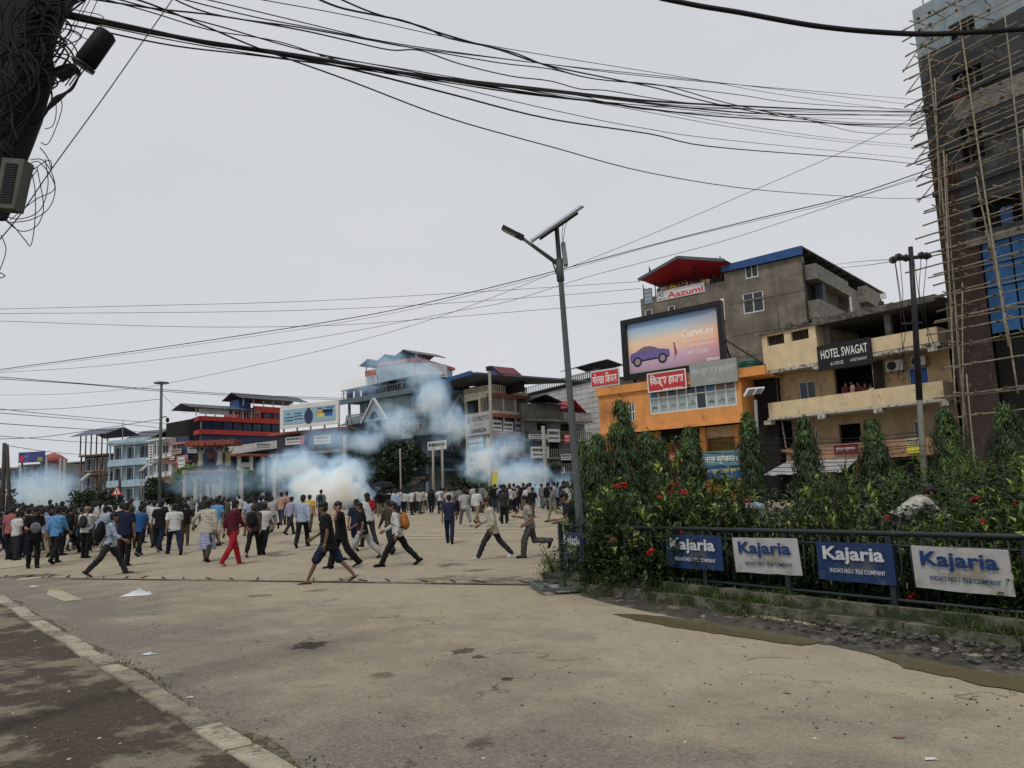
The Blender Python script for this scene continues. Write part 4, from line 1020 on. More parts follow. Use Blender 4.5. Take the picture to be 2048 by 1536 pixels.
def noname_board(fr,x0,y0,x1,y1,v,lab,mat=None,ink=None,rows=((.2,.25),(-.2,.14)),**k):
    o,w,h = sign_board(fr,x0,y0,x1,y1,v,mat or WHITESIGN,lab,'sign',**k); print_lines(o,w,h,ink or GREYINK,rows,lrng); return o

# ------------------------------------------------------------------ pale grid-clad building behind the lamp post
W = Fr(1049,126,1205,108,None,850,850); wr = W.root('tiled_building'); tag(wr,'pale grid tiled building with roof garden and railing','building')
zw = W.uz(1050,792)[1]; WL = W.L
GROUT = M('dark_grout', (.12,.12,.12), .9, .3); mb = MB(); mb.box(0,WL,.05,18,0,zw); mb.build('wall', GROUT, wr)
tile_me = None; nx, nz = 15, 13; zlo = W.uz(1150,905)[1]
TILE = M('pale_wall_panel', (.55,.55,.54), .7, .15, .7, streak=.35, rand=.12); cnt = 0
for j in range(nz):
    for i in range(nx):
        a,c = lerp(.05,WL-.05,i/nx),lerp(.05,WL-.05,(i+1)/nx); z0,z1 = lerp(zlo,zw-.3,j/nz),lerp(zlo,zw-.3,(j+1)/nz)
        if tile_me is None:
            mb = MB(); mb.box(.03,c-a-.03,-.03,.04,.03,z1-z0-.03); tile_me = mb.mesh('wall_panel',TILE)
        o = link('wall_panel', tile_me, wr); o.location = (a,lrng.uniform(-.01,.01),z0)
mb = MB(); mb.box(-.2,WL+.2,-.4,18,zw,zw+.25); mb.build('cornice', BLACK, wr)
mb = MB(); balusters(mb,0,WL,-.2,zw+.25,zw+1.2,.5,.08); tag(mb.build('railing', STEEL, wr),kind='stuff')
u0,u1 = W.uz(1124,760)[0],W.uz(1178,760)[0]; zt_ = W.uz(1150,742)[1]
mb = MB(); mb.box(u0+.8,u1,1,6,zw+.25,zt_-1.8); mb.build('stair_house', WTILE, wr); mb = MB(); mb.box(u0-.3,u1+.3,.6,6.4,zt_-1.8,zt_-1.6); balusters(mb,u0-.2,u1+.2,.7,zt_-1.6,zt_-.6,.5,.07); mb.build('stair_deck', GREYB, wr)
posts(wr,[u0,u1],.9,zt_-1.6,zt_+.6,BLACK,.06); pitched(wr,u0-.6,u1+.6,.2,6,zt_+.5,.7,TINROOF)
o,w,h = sign_board(O,1181,743,1239,769,-1.5,WHITESIGN,'red Nepali restaurant sign with white border beside the orange parapet','sign')
mb = MB(); mb.box(-w*.47,w*.47,-.05,-.003,-h*.4,h*.4); mb.build('red_panel', REDSIGN, o); letters('गोरखा िकचन',0,-.05,0,w*.86,h*.62,WINK,o,.015)

# ------------------------------------------------------------------ corner building with the canada sign
C = Fr(931,100,982,96,None,860,860); cr_ = C.root('corner_building'); tag(cr_,'cream and terracotta corner block with rooftop canopy beside the blue building','building')
C2 = Fr(982,96,1056,101.5,None,860,860); CL,CL2 = C.L,C2.L
zf = [C.uz(980,y)[1] for y in (772,786,826,866,906,945)]
offz = lambda fr,px,py: fr.uz(px,py)[1]
A2 = C2.ang - C.ang
def wing(L,parent,ang=0.):
    if ang == 0: return parent
    e = empty('side_wing',(CL,0,0),ang); e.parent = parent; return e
def floor_wing(root2, L, side):
    for i in range(1,5):
        mb = MB(); mb.box(-.15 if side else 0,L+.2,-.35,.0,zf[i]-.3,zf[i]); mb.build('floor_edge', BRICKR if side else BEIGE, root2)
mb = MB(); mb.slab([(0,0),(CL,0),(CL-3,6),(0,6)],0,zf[2]); wall_skin(mb,0,CL,zf[2],zf[1],[(0.1,CL*.55,zf[2]+.3,zf[1]-.5),(CL*.62,CL-.05,zf[2]+.3,zf[1]-.4)],0,.4)
mb.box(0,CL,-.1,.1,zf[1],zf[1]+.35); mb.slab([(.05,.5),(CL-.3,.5),(CL-3,6),(.05,6)],zf[2],zf[1]); mb.build('front_wall', BEIGE, cr_)
mb = MB(); mb.box(.1,CL-.05,.42,.48,zf[2]+.2,zf[1]-.2); mb.build('dark_opening', DARKIN, cr_)
mb = MB(); balusters(mb,CL*.62,CL-.05,.1,zf[2]+.3,zf[1]-.4,.25,.05,0,False); tag(mb.build('grille', BEIGE, cr_),kind='stuff')
mb = MB(); balusters(mb,0,CL,0,zf[1]+.35,zf[0]+.1,.35,.12); tag(mb.build('balustrade', BEIGE, cr_),kind='stuff')
# right wing, built in the frame of the second facade
c2 = C2.root('corner_building_wing'); c2.name = 'terrace_block'; tag(c2,'terracotta banded shop block with screened balconies facing the smoke','building')
z2f = [C2.uz(984,y)[1] for y in (772,786,826,866,906,945)]
mb = MB(); mb.slab([(.05,.5),(CL2,.5),(CL2,5),(4.5,5)],0,z2f[1]-.4); mb.build('inner_wall', GREYB, c2)
for i in range(1,5):
    mb = MB(); mb.box(0,CL2+.3,-.5,.5,z2f[i]-.5,z2f[i]-.05); mb.build('floor_edge', BRICKR, c2)
    mb = MB(); mb.box(0,CL2,-.15,.1,z2f[i]-.05,z2f[i]+.35); mb.build('parapet', BEIGE, c2)
    if i > 1:
        for k in range(4):
            u = lerp(.1,CL2-.1,k/3); mb = MB(); mb.box(u-.12,u+.12,-.1,.1,z2f[i]+.35,z2f[i-1]-.5); mb.build('column', BEIGE, c2)
    if i == 2:
        for k in range(3):
            a,c = lerp(.1,CL2-.1,k/3)+.15,lerp(.1,CL2-.1,(k+1)/3)-.15; mb = MB(); mb.box(a,c,.02,.06,z2f[i]+.3,z2f[1]-.5); mb.build('mesh_screen', MESHG, c2)
    if i >= 3:
        for k in range(3):
            a,c = lerp(.1,CL2-.1,k/3)+.15,lerp(.1,CL2-.1,(k+1)/3)-.15; mb = MB(); mb.box(a,c,.3,.36,z2f[i]+.3,z2f[i-1]-.5); mb.build('dark_opening', GLD, c2)
mb = MB(); balusters(mb,0,CL2,-.05,z2f[1]+.35,z2f[0]+.15,.4,.13); tag(mb.build('balustrade', BEIGE, c2),kind='stuff')
# canopy over the roof terrace
cz = C.uz(975,752)[1]; clz = C.uz(900,742)[1]
mb = MB(); L0 = C.uz(880,760)[0]
mb.hexa([(L0,-2.2,cz-.3),(CL+.6,-2.6,cz),(CL+9.5,8.5,cz-1.6),(L0,9,cz+1.6),(L0,-2.2,cz-.1),(CL+.6,-2.6,cz+.2),(CL+9.5,8.5,cz-1.4),(L0,9,cz+1.8)])
mb.build('canopy_roof', TINROOF, cr_)
mb = MB(); mb.hexa([(L0,-2.25,cz-.3),(CL+.6,-2.65,cz),(CL+.6,-2.55,cz),(L0,-2.15,cz-.3),(L0,-2.25,cz+.2),(CL-.4,-2.65,cz+.5),(CL-.4,-2.55,cz+.5),(L0,-2.15,cz+.2)]); mb.build('canopy_fascia', BLUETIN, cr_)
g = pitched(cr_,CL-.2,CL+2.8,-.5,3,cz-.2,1.1,M('dark_red_tin',(.13,.03,.035),.6,.2),axis='v'); mb = MB(); mb.prism([(CL+.4,cz-.1),(CL+2.5,cz-.1),(CL+1.3,cz+.75)],-.62,-.52); mb.build('gable_sheet', BLUETIN, cr_)
posts(cr_,[0.1,CL*.5,CL-.1],.2,zf[0],cz-.1,BLACK,.07)
posts(c2,[lerp(0,CL2,k/4) for k in range(1,5)],.2,z2f[0],cz-.9,BLACK,.06)
mb = MB(); mb.box(-3,CL+3,3,3.2,zf[1],cz-.3); mb.build('terrace_back', DARKIN, cr_)
o,w,h = sign_board(C,932,832,981,867,-.3,M('pale_grey_sign',(.4,.41,.43),.6,.1,1),'white sign reading GORETO and CANADA on the cream corner building','sign')
letters('@ GORETO',0,0,h*.25,w*.94,h*.3,M('navy_ink',(.03,.035,.07),.6,.1),o,.018); letters('CANADA',0,0,-h*.28,w*.7,h*.22,M('navy_ink',(.03,.035,.07),.6,.1),o,.035); print_lines(o,w,h,GREYINK,[(0,.07)],lrng,-.2,.2)
for i,(x0,y0,x1,y1,l) in enumerate([(985,840,1004,862,'left of the three white shop boards on the terracotta block'),(1007,843,1027,864,'middle of the three white shop boards on the terracotta block'),(1030,843,1051,870,'bluish right one of the three shop boards on the terracotta block')]):
    noname_board(C2,x0,y0,x1,y1,-.3,l,WHITESIGN if i<2 else M('bluish_sign',(.3,.33,.42),.6,.1),INK)
noname_board(C2,1000,893,1045,905,-.3,'long low white board above the smoke on the terracotta block',WHITESIGN)
noname_board(C,934,876,968,897,-.3,'blue grey board under the GORETO sign',SKYBLUE,WINK)
noname_board(C,936,910,952,940,-.3,'pale board low on the cream corner building in the smoke',WHITESIGN)

# ------------------------------------------------------------------ lower dark building to the right of it
E = Fr(1056,99,1180,106,None,900,900); er = E.root('balcony_building'); tag(er,'grimy grey building with balconies and shop boards left of the lamp post','building'); EL = E.L
ze_ = [E.uz(1058,y)[1] for y in (805,838,878,915,945)]
mb = MB(); mb.box(0,EL*.62,.8,12,0,ze_[0]); mb.box(EL*.62,EL,.8,12,0,ze_[1]-.3); mb.build('wall', GREYB, er)
for i in range(1,5):
    mb = MB(); mb.box(-.2,EL+.3,-.6,.8,ze_[i]-.25,ze_[i]); mb.build('floor_slab', CEMENTL, er)
    mb = MB(); balusters(mb,0,EL,-.45,ze_[i],ze_[i]+1.0,.35,.1); tag(mb.build('balustrade', CEMENTL if i==1 else GREYB, er),kind='stuff')
    for k in range(5):
        a = lerp(.3,EL-.3,k/5); mb = MB(); mb.box(a,a+EL/5*.7,.72,.79,ze_[i]-2.4,ze_[i]-.4); mb.build('dark_opening', GLD if (k+i)%2 else DARKIN, er)
pitched(er,-.2,EL*.5,-1,4,ze_[0]+.1,.9,TINROOF,axis='v'); u=E.uz(1148,830)[0]; pitched(er,u-2.2,u+2.2,-.2,4,ze_[1]+1.1,1.7,REDTIN,axis='v'); mb=MB(); mb.box(u-1.8,u+1.8,.2,3.6,ze_[1],ze_[1]+1.1); mb.build('roof_room', WTILE, er)
mb = MB(); ua,ub_ = E.uz(1080,815)[0],E.uz(1118,815)[0]; mb.hexa([(ua,-1.4,ze_[1]+2.0),(ub_+1,-1.4,ze_[1]+1.7),(ub_+1,3,ze_[1]+2.3),(ua,3,ze_[1]+2.6),(ua,-1.4,ze_[1]+2.1),(ub_+1,-1.4,ze_[1]+1.8),(ub_+1,3,ze_[1]+2.4),(ua,3,ze_[1]+2.7)]); mb.build('canopy', TINROOF, er)
for k,(x0,y0,x1,y1,l) in enumerate([(1058,868,1095,878,'white strip board on the upper balcony of the grimy building'),(1095,858,1120,884,'large white shop board in the middle of the grimy building'),(1062,893,1098,916,'cluttered white boards on the lower balcony of the grimy building'),(1128,868,1140,886,'small red shop board near the lamp post'),(1122,908,1142,920,'cream board low on the grimy building beside the lamp post'),(1104,935,1130,946,'pale shop board above the crowd left of the lamp post')]):
    noname_board(E,x0,y0,x1,y1,-.75,l,REDSIGN if k==3 else WHITESIGN,WINK if k==3 else INK)

# ------------------------------------------------------------------ big blue corner building
B = Fr(694,112,852,101,None,860,860); br = B.root('blue_corner_building'); tag(br,'large grey blue corner building with gabled windows and balustraded balcony','building'); BL_ = B.L
B2 = Fr(852,101,932,108.5,None,860,860); BL2 = B2.L; b2a = B2.ang - B.ang
zb = {k: B.uz(850,y)[1] for k,y in dict(top=781,bal=812,slab=823,win=829,wb=866,low=905,can=930).items()}
Rb = Matrix.Rotation(b2a,4,'Z'); 
class Wing:       # right hand wing: same calls, parts turned round the corner
    def __init__(s): s.parts=[]
def wing_obj(o): o.matrix_local = Matrix.Translation((BL_,0,0)) @ Rb; return o
def wing_win(o):
    wing_obj(o)
    return o
for (L,tf,nwin) in ((BL_,None,6),(BL2,wing_obj,4)):
    T = tf or (lambda o:o)
    mb = MB(); mb.box(0,L,.0 if tf is None else .003,.35,0,zb['bal']); mb.box(.2,L,2.2,10,zb['slab'],zb['top']); T(mb.build('wall', TEAL, br))
    mb = MB(); mb.box(-.2,L+.3,-1.1,2.2,zb['top'],zb['top']+.35); mb.box(-.2,L+.3,-1.3,-1.1,zb['top']-.25,zb['top']+.45); T(mb.build('eave', TEALD, br))
    mb = MB(); mb.hexa([(-.1,-1.5,zb['slab']-.6),(L+.2,-1.5,zb['slab']-.6),(L+.2,0,zb['slab']),(-.1,0,zb['slab']),(-.1,-1.5,zb['slab']-.5),(L+.2,-1.5,zb['slab']-.5),(L+.2,0,zb['slab']+.1),(-.1,0,zb['slab']+.1)]); T(mb.build('sloping_ledge', TEALD, br))
    mb = MB(); balusters(mb,0,L,-.1,zb['slab']+.1,zb['bal']+.25,.38,.12); tag(T(mb.build('balustrade', FWHITE, br)),kind='stuff')
    for k in range(5 if tf is None else 3):
        u = lerp(.6,L-.4,k/(4 if tf is None else 2)); mb = MB(); mb.box(u-.14,u+.14,-.15,.15,zb['bal'],zb['top']-.1); T(mb.build('column', TEAL, br))
    for k in range(nwin):
        a,c = lerp(.4,L-.3,k/nwin)+.25,lerp(.4,L-.3,(k+1)/nwin)-.25
        w_ = window(br,a,c,zb['wb']+.3,zb['win']-.6,-.08,3,3,FWHITE,[CURT,CURT,GLD] if k%3 != 1 else [GLD,CURT],.1,split=(.38,.7)); T(w_)
        w_ = window(br,a,c,zb['low']+.3,zb['wb']-.9,-.08,3,2,FWHITE,[GLD,CURT],.1); T(w_)
        w_ = window(br,a,c,zb['can']+.6,zb['low']-.7,-.08,4,1,FWHITE,[GLD,CURT,DARKIN],.08); T(w_)
    for z in (zb['wb'],zb['low']):
        mb = MB(); mb.box(-.1,L+.1,-.5,-.09,z-.5,z+.15); T(mb.build('floor_ledge', TEALD if z==zb['low'] else TEAL, br))
    mb = MB(); mb.hexa([(0,-2.4,zb['can']-1.0),(L+.1,-2.4,zb['can']-1.0),(L,-.01,zb['can']+.2),(0,-.01,zb['can']+.2),(0,-2.4,zb['can']-.85),(L+.1,-2.4,zb['can']-.85),(L,-.01,zb['can']+.35),(0,-.01,zb['can']+.35)]); T(mb.build('canopy', M('blue_grey_canopy',(.06,.11,.14),.6,.2,1), br))
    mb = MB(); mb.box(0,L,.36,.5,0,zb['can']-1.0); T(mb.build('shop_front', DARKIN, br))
def gable(u,root,T,hw=2.6,h=3.0):
    z = zb['slab']-.5; mb = MB(); mb.prism([(u-hw,z),(u+hw,z),(u,z+h)],-1.45,-1.3); o = T(mb.build('gable', TEAL, root))
    mb = MB(); mb.beam((u-hw-.2,-1.5,z-.1),(u,-1.5,z+h+.12),.35,.22); mb.beam((u+hw+.2,-1.5,z-.1),(u,-1.5,z+h+.12),.35,.22); mb.build('bargeboard', FWHITE, o)
    mb = MB(); n=12; p=[(u+.85*math.cos(math.pi*i/n), z+.35+.95*math.sin(math.pi*i/n)) for i in range(n+1)]; mb.prism(p[::-1],-1.5,-1.46); mb.build('arched_window', GLB, o)
gable(B.uz(765,815)[0],br,lambda o:o); gable(B2.uz(903,815)[0],br,wing_obj)
# bow oriel at the corner
mb = MB(); mb.lathe([(1.9,zb['wb']-3.2),(2.0,zb['wb']-.6),(2.2,zb['wb']-.5),(2.2,zb['wb']-.2),(1.6,zb['wb']+.5),(0,zb['wb']+.9)],(BL_,.6,0),14); mb.build('corner_bow', TEALD, br)
# roof terrace with blue tarps, penthouse with tin roofs
zt2 = zb['top']+.35; zt3 = B.uz(800,760)[1]
for k in range(5):
    a,c = lerp(.8,BL_*.55,k/5),lerp(.8,BL_*.55,(k+1)/5); mb = MB(); n=5; vs=[(lerp(a+.05,c-.05,i/n),-.6+.1*math.sin(i*2+k),lerp(zt2,zt3-.3,q)) for q in (0,1) for i in range(n+1)]; mb.add(vs,[(i,i+1,n+2+i,n+1+i) for i in range(n)],0,True); mb.build('tarpaulin_sheet', TARPB if k%2 else M('dark_blue_tarp',(.02,.05,.13),.5,.3,1), br)
mb = MB(); mb.hexa([(.2,-1.2,zt3-.3),(BL_-.2,-1.2,zt3-.1),(BL_-.2,4,zt3+.4),(.2,4,zt3+.2),(.2,-1.2,zt3-.2),(BL_-.2,-1.2,zt3),(BL_-.2,4,zt3+.5),(.2,4,zt3+.3)]); mb.build('terrace_roof', TINROOF, br)
posts(br,[lerp(.5,BL_-.3,k/5) for k in range(6)],-.9,zt2,zt3-.2,STEEL,.05); mb = MB(); balusters(mb,.2,BL_-.2,-1.0,zt2,zt2+1.0,.5,.05); tag(mb.build('railing', STEEL, br),kind='stuff')
mb = MB(); mb.box(.4,BL_-.5,3.2,9,zt2,zt3+.2); wing_o = mb.build('terrace_room', DARKIN, br)
mb = MB(); 
for k in range(40): mb.ell((lrng.uniform(BL_*.55,BL_),lrng.uniform(-.9,.2),zt2+lrng.uniform(.2,1.3)),lrng.uniform(.2,.45),6,4)
tag(mb.build('potted_greenery', M('terrace_foliage',(.025,.045,.025),.9,.5,4), br),kind='stuff')
PHf = Fr(731,112,833,105,None,750,750); zp0 = PHf.uz(733,772)[1]; zp1 = PHf.uz(733,733)[1]; ph = PHf.root('penthouse_building'); tag(ph,'white tiled penthouse with dark tin roofs above the blue corner building','building'); PL = PHf.L
mb = MB(); mb.box(0,PL,0,6,0,zp1-.6); mb.build('wall', WTILE, ph)
for k in range(3):
    a,c = lerp(.2,PL*.6,k/3)+.15,lerp(.2,PL*.6,(k+1)/3)-.15; window(ph,a,c,zp0+.1,zp0+1.4,-.06,2,1,FWHITE,[M('pale_glass',(.22,.26,.3),.3,.1)],.08)
mb = MB(); mb.box(0,PL*.22,-.08,-.01,zp1-1.5,zp1-.7); mb.build('orange_panel', M('orange_red_panel',(.42,.12,.07),.7,.15), ph); mb = MB(); mb.box(PL-.3,PL,-.08,-.01,zp0,zp1-.6); mb.build('orange_panel', M('orange_red_panel',(.42,.12,.07),.7,.15), ph)
posts(ph,[.1,PL*.33,PL*.66,PL-.1],.1,zp1-.6,zp1+.4,FWHITE,.07)
for k in range(3):
    a,c = lerp(-.3,PL+.3,k/3),lerp(-.3,PL+.3,(k+1)/3); pitched(ph,a,c,-.9,5.5,zp1+.0+.12*k,.75,TINROOF,axis='v')
PW2f = Fr(833,105,905,112,None,750,750); p2 = PW2f.root('annex_building'); tag(p2,'pale blue annex with orange roof edge behind the penthouse','building')
mb = MB(); za,zb2 = PW2f.uz(834,722)[1],PW2f.uz(905,741)[1]; mb.hexa([(0,0,0),(PW2f.L,0,0),(PW2f.L,7,0),(0,7,0),(0,0,za),(PW2f.L,0,zb2),(PW2f.L,7,zb2),(0,7,za)]); mb.build('wall', LBLUE, p2)
mb = MB(); mb.hexa([(-.1,-.3,za),(PW2f.L+.3,-.3,zb2),(PW2f.L+.3,7,zb2),(-.1,7,za),(-.1,-.3,za+.5),(PW2f.L+.3,-.3,zb2+.4),(PW2f.L+.3,7,zb2+.4),(-.1,7,za+.5)]); mb.build('roof_edge', M('orange_red_panel',(.42,.12,.07),.7,.15), p2)
for k in range(5): window(p2,.6+k*1.6,1.7+k*1.6,za-3.2,za-2.0,-.06,1,1,FWHITE,None,.07)
noname_board(B,780,953,857,963,-2.3,'long dark shop fascia with faint white lettering under the blue canopy',M('dark_grey_fascia',(.07,.075,.08),.6,.2),M('faded_white_ink',(.48,.49,.47),.6,.1),rows=((.05,.4),))
noname_board(B,855,884,893,898,-1.2,'white board with dark handwriting above the twin poles',WHITESIGN,INK,rows=((.1,.35),))
mb = MB(); mb.hexa([(B.uz(780,970)[0],-3.6,zb['can']-2.6),(B.uz(868,970)[0],-3.6,zb['can']-2.6),(B.uz(868,965)[0],-2.2,zb['can']-2.0),(B.uz(780,965)[0],-2.2,zb['can']-2.0)]+[(B.uz(780,970)[0],-3.6,zb['can']-2.5),(B.uz(868,970)[0],-3.6,zb['can']-2.5),(B.uz(868,965)[0],-2.2,zb['can']-1.9),(B.uz(780,965)[0],-2.2,zb['can']-1.9)]); o=mb.build('awning', M('cream_awning',(.4,.38,.33),.8,.15)); B.put(o,0,0,0); tag(o,'cream cloth awning below the dark shop fascia','awning')

# ------------------------------------------------------------------ white billboard and the dark shops under it
WB = Fr(545,104,700,98,None,900,900); wbr = WB.root('shop_row_building'); tag(wbr,'dark two storey shop row under the white advertising billboard','building'); L_=WB.L
zz = [WB.uz(600,y)[1] for y in (862,905,940)]
mb = MB(); mb.box(0,L_,.8,10,0,zz[0]); mb.build('wall', M('dark_grimy_wall',(.1,.1,.11),.9,.4,.6,streak=.5), wbr)
for i,z in enumerate(zz): mb = MB(); mb.box(-.2,L_+.2,-.4,.8,z-.3,z); mb.build('floor_slab', GREYB if i else BRICKR, wbr)
for i,z in enumerate(zz[:2]):
    for k in range(6): a=lerp(.4,L_-.4,k/6); mb=MB(); mb.box(a,a+L_/6*.75,.72,.79,z-2.7,z-.6); mb.build('dark_opening', GLB if k%2 else GLD, wbr)
noname_board(WB,571,875,608,887,-.5,'white shop board with a red end below the white billboard',WHITESIGN,INK); noname_board(WB,628,872,661,886,-.5,'white shop board right of the red ended one',WHITESIGN,INK)
o=sign_board(WB,600,874,608,887,-.56,REDSIGN,'red end panel of the white shop board','sign')[0]
BB = Fr(560,101.5,677,97,None,830,830); bb = BB.root('billboard'); tag(bb,'white and pale blue billboard with a blue bottle picture on the dark shop row','billboard'); l2=BB.L
z0,z1 = BB.uz(561,858)[1],BB.uz(560,813)[1]
mb = MB(); mb.box(0,l2,0,.3,z0,z1); mb.build('board', WHITE, bb); mb=MB(); mb.box(.6,l2-.5,-.05,-.005,z0+.5,z1-.55); sh=mb.build('printed_sheet', SKYBLUE, bb)
q=lambda x,z:(lerp(.6,l2-.5,x),lerp(z0+.5,z1-.55,z)); mb=MB(); n=16; cx,cz=q(.5,.4); mb.add([(cx+.75*math.cos(2*math.pi*i/n),-.06,cz+.95*math.sin(2*math.pi*i/n)) for i in range(n)],[tuple(range(n))]); cx,cz=q(.5,.8); mb.box(cx-.28,cx+.28,-.062,-.055,cz-.5,cz+.3); mb.build('bottle_print', M('navy_print',(.03,.045,.11),.5,.3,3), sh)
for x,z,m,wd in ((.7,.62,M('orange_print',(.5,.28,.12),.6,.1),.12),(.86,.64,INK,.17),(.74,.4,YINK,.1),(.88,.42,BLUEBOARD,.13)):
    a,b_=q(x,z); mb=MB(); mb.box(a-l2*wd/2,a+l2*wd/2,-.06,-.052,b_-.22,b_+.22); mb.build('print_block', m, sh)
mb=MB()
for x,z,wd in ((.1,.7,.06),(.12,.45,.16),(.12,.25,.14),(.3,.68,.12),(.3,.5,.14),(.31,.3,.15),(.72,.85,.1),(.9,.86,.14)): a,b_=q(x,z); mb.box(a-l2*wd/2,a+l2*wd/2,-.06,-.052,b_-.07,b_+.07)
tag(mb.build('small_print', M('navy_print',(.03,.045,.11),.5,.3,3), sh),kind='stuff')
for k in range(5): u=lerp(.3,l2-.3,k/4); mb=MB(); mb.beam((u,.4,zz[0]-.2),(u,.4,z1),.15,.15); mb.build('stay', STEEL, bb)
posts(bb,[l2+.8,l2+1.5],.6,zz[0],z1-2.6,STEEL,.12,'stacked_frame')

# ------------------------------------------------------------------ red banded building
RF = Fr(402,120,562,131,None,900,900); rr = RF.root('red_banded_building'); tag(rr,'red banded building with dark blue glass and sheltered roof terrace','building'); RL=RF.L
RS = Fr(373,127,402,120,None,900,900); rsa = RS.ang-RF.ang; RSL=RS.L; Mrs = Matrix.Rotation(rsa,4,'Z') @ Matrix.Translation((-RSL,0,0))
zr = [RF.uz(402,y)[1] for y in (832,841,859,868,892,925)]
def bothside(fn,name,mat):
    mb=MB(); fn(mb,RL); mb.build(name,mat,rr); mb=MB(); fn(mb,RSL); o=mb.build(name,mat,rr); o.matrix_local=Mrs; return o
bothside(lambda mb,L: mb.box(-.05,L+.05,-.4,.3,zr[1],zr[0]),'red_band',REDP); bothside(lambda mb,L: mb.box(-.05,L+.05,-.4,.3,zr[3],zr[2]),'red_band',REDP)
bothside(lambda mb,L: mb.box(0,L,.02,.3,0,zr[3]),'navy_wall',NAVY)
mb=MB(); mb.box(.3,RL,.31,12,0,zr[0]-.1); mb.build('inner_wall',DARKIN,rr)
def glazing(L,n,T=None):
    for k in range(n):
        a,c=lerp(.1,L-.05,k/n)+.12,lerp(.1,L-.05,(k+1)/n)-.12; o=window(rr,a,c,zr[2]+.05,zr[1]-.05,.05,2,1,M('dark_blue_frame',(.03,.04,.06),.5,.2),[GLB,GLD] if k%2 else [GLB],.1)
        if T is not None: o.matrix_local=T
glazing(RL,8); glazing(RSL,3,Mrs)
ux=RF.uz(508,815)[0]; zx=RF.uz(520,813)[1]
mb=MB(); mb.box(ux,RL,-.3,.3,zx-1.0,zx); mb.box(ux+1.6,RL,-.25,.3,zr[0],zr[0]+.2); mb.box(ux,RL,.4,9,zr[0],zx-.2); mb.build('red_upper_storey',REDP,rr)
for k in range(2): a=lerp(ux+1.5,RL,k/2)+.2; window(rr,a,a+(RL-ux-1.5)/2-.4,zr[0]+.25,zx-1.1,-.15,2,1,M('dark_blue_frame',(.03,.04,.06),.5,.2),[GLB],.1)
zc_=RF.uz(400,815)[1]; pitched(rr,-2.6,ux-.2,-1.4,4.5,zc_-.2,.8,TINROOF); posts(rr,[lerp(-1,ux-.6,k/6) for k in range(7)],-.2,zr[0],zc_+.1,FWHITE,.07)
zc2=RF.uz(500,799)[1]; pitched(rr,ux-3.2,RL+4.5,-1.2,4.5,zc2,1.1,TINROOF); posts(rr,[lerp(ux-2,RL+4,k/6) for k in range(7)],-.1,zx,zc2+.1,FWHITE,.06)
ta,tb_=RF.uz(483,800)[0],RF.uz(507,800)[0]; mb=MB(); mb.box(ta,tb_,.8,3.6,zr[0]+1.2,zc2); mb.build('blue_tank_room',BLUETIN,rr)
mb=MB(); mb.box(-.5,ux*.5,-.15,-.05,zr[0]+.35,zr[0]+1.2); tag(mb.build('terrace_lettering_board',FWHITE,rr)); mb=MB(); balusters(mb,ux*.5,ux+1,-.2,zr[0],zr[0]+1.0,.5,.05); tag(mb.build('railing',FWHITE,rr),kind='stuff')
# lower wing with curved white fascia
mb=MB(); 
n=12
for k in range(n):
    a,c=lerp(RF.uz(455,905)[0],RL+.5,k/n),lerp(RF.uz(455,905)[0],RL+.5,(k+1)/n); f=lambda t: -1.2-1.3*math.sin(t*math.pi*.6)
    za_,zc3=lerp(zr[4]-1.0,zr[4]+.4,k/n),lerp(zr[4]-1.0,zr[4]+.4,(k+1)/n)
    mb.hexa([(a,f(k/n),za_-.3),(c,f((k+1)/n),zc3-.3),(c,.0,zc3-.3),(a,.0,za_-.3),(a,f(k/n),za_+1.0),(c,f((k+1)/n),zc3+1.0),(c,.0,zc3+1.0),(a,.0,za_+1.0)],0)
mb.build('curved_fascia',FWHITE,rr)
mb=MB(); mb.box(RF.uz(455,905)[0],RL+.4,-2.6,-.1,zr[4]-1.6,zr[4]-1.25); mb.build('fascia_edge',BRICKR,rr)
noname_board(RF,511,885,543,898,-2.9,'white lettered board on the curved fascia of the red banded building',WHITESIGN,INK); noname_board(RF,376,893,393,906,-1.0,'small white sign on the corner of the red banded building',WHITESIGN,INK)
for k in range(5): u=lerp(RF.uz(470,905)[0],RL,k/4); mb=MB(); mb.box(u-.25,u+.25,-1.4,-1.0,0,zr[4]-1.3); mb.build('pillar',FWHITE,rr)
noname_board(RF,480,925,500,934,-1.5,'white banner low between pillars of the red banded building',WHITESIGN)

# ------------------------------------------------------------------ left part of the street
def storey_house(x0,Y0,x1,Y1,ytop,n,name,lab,mat,trim,depth=10,py=930,bal=True,h=3.0):
    f=Fr(x0,Y0,x1,Y1,None,py,py); r=f.root(name); tag(r,lab,'building'); zt_=f.uz(x0+2,ytop)[1]
    mb=MB(); mb.box(0,f.L,.9,depth,0,zt_); mb.build('wall',mat,r)
    for i in range(n):
        z=zt_-h*i; mb=MB(); mb.box(-.1,f.L+.1,-.3,.9,z-.3,z); mb.build('floor_slab',trim,r)
        if z-h < .5: break
        if bal: mb=MB(); mb.box(0,f.L,-.28,-.15,z-h,z-h+.85); mb.build('balcony_front',trim,r)
        k=max(2,int(f.L/3))
        for j in range(k):
            a=lerp(.3,f.L-.3,j/k); window(r,a+.15,a+f.L/k*.75,z-h+.5,z-.6,.8,2,1,FWHITE,[GLD,GLB],.08)
            mb=MB(); mb.box(a-.12,a+.1,-.1,.1,z-h+.85 if bal else z-h,z-.3); mb.build('column',trim,r)
    return f,r,zt_
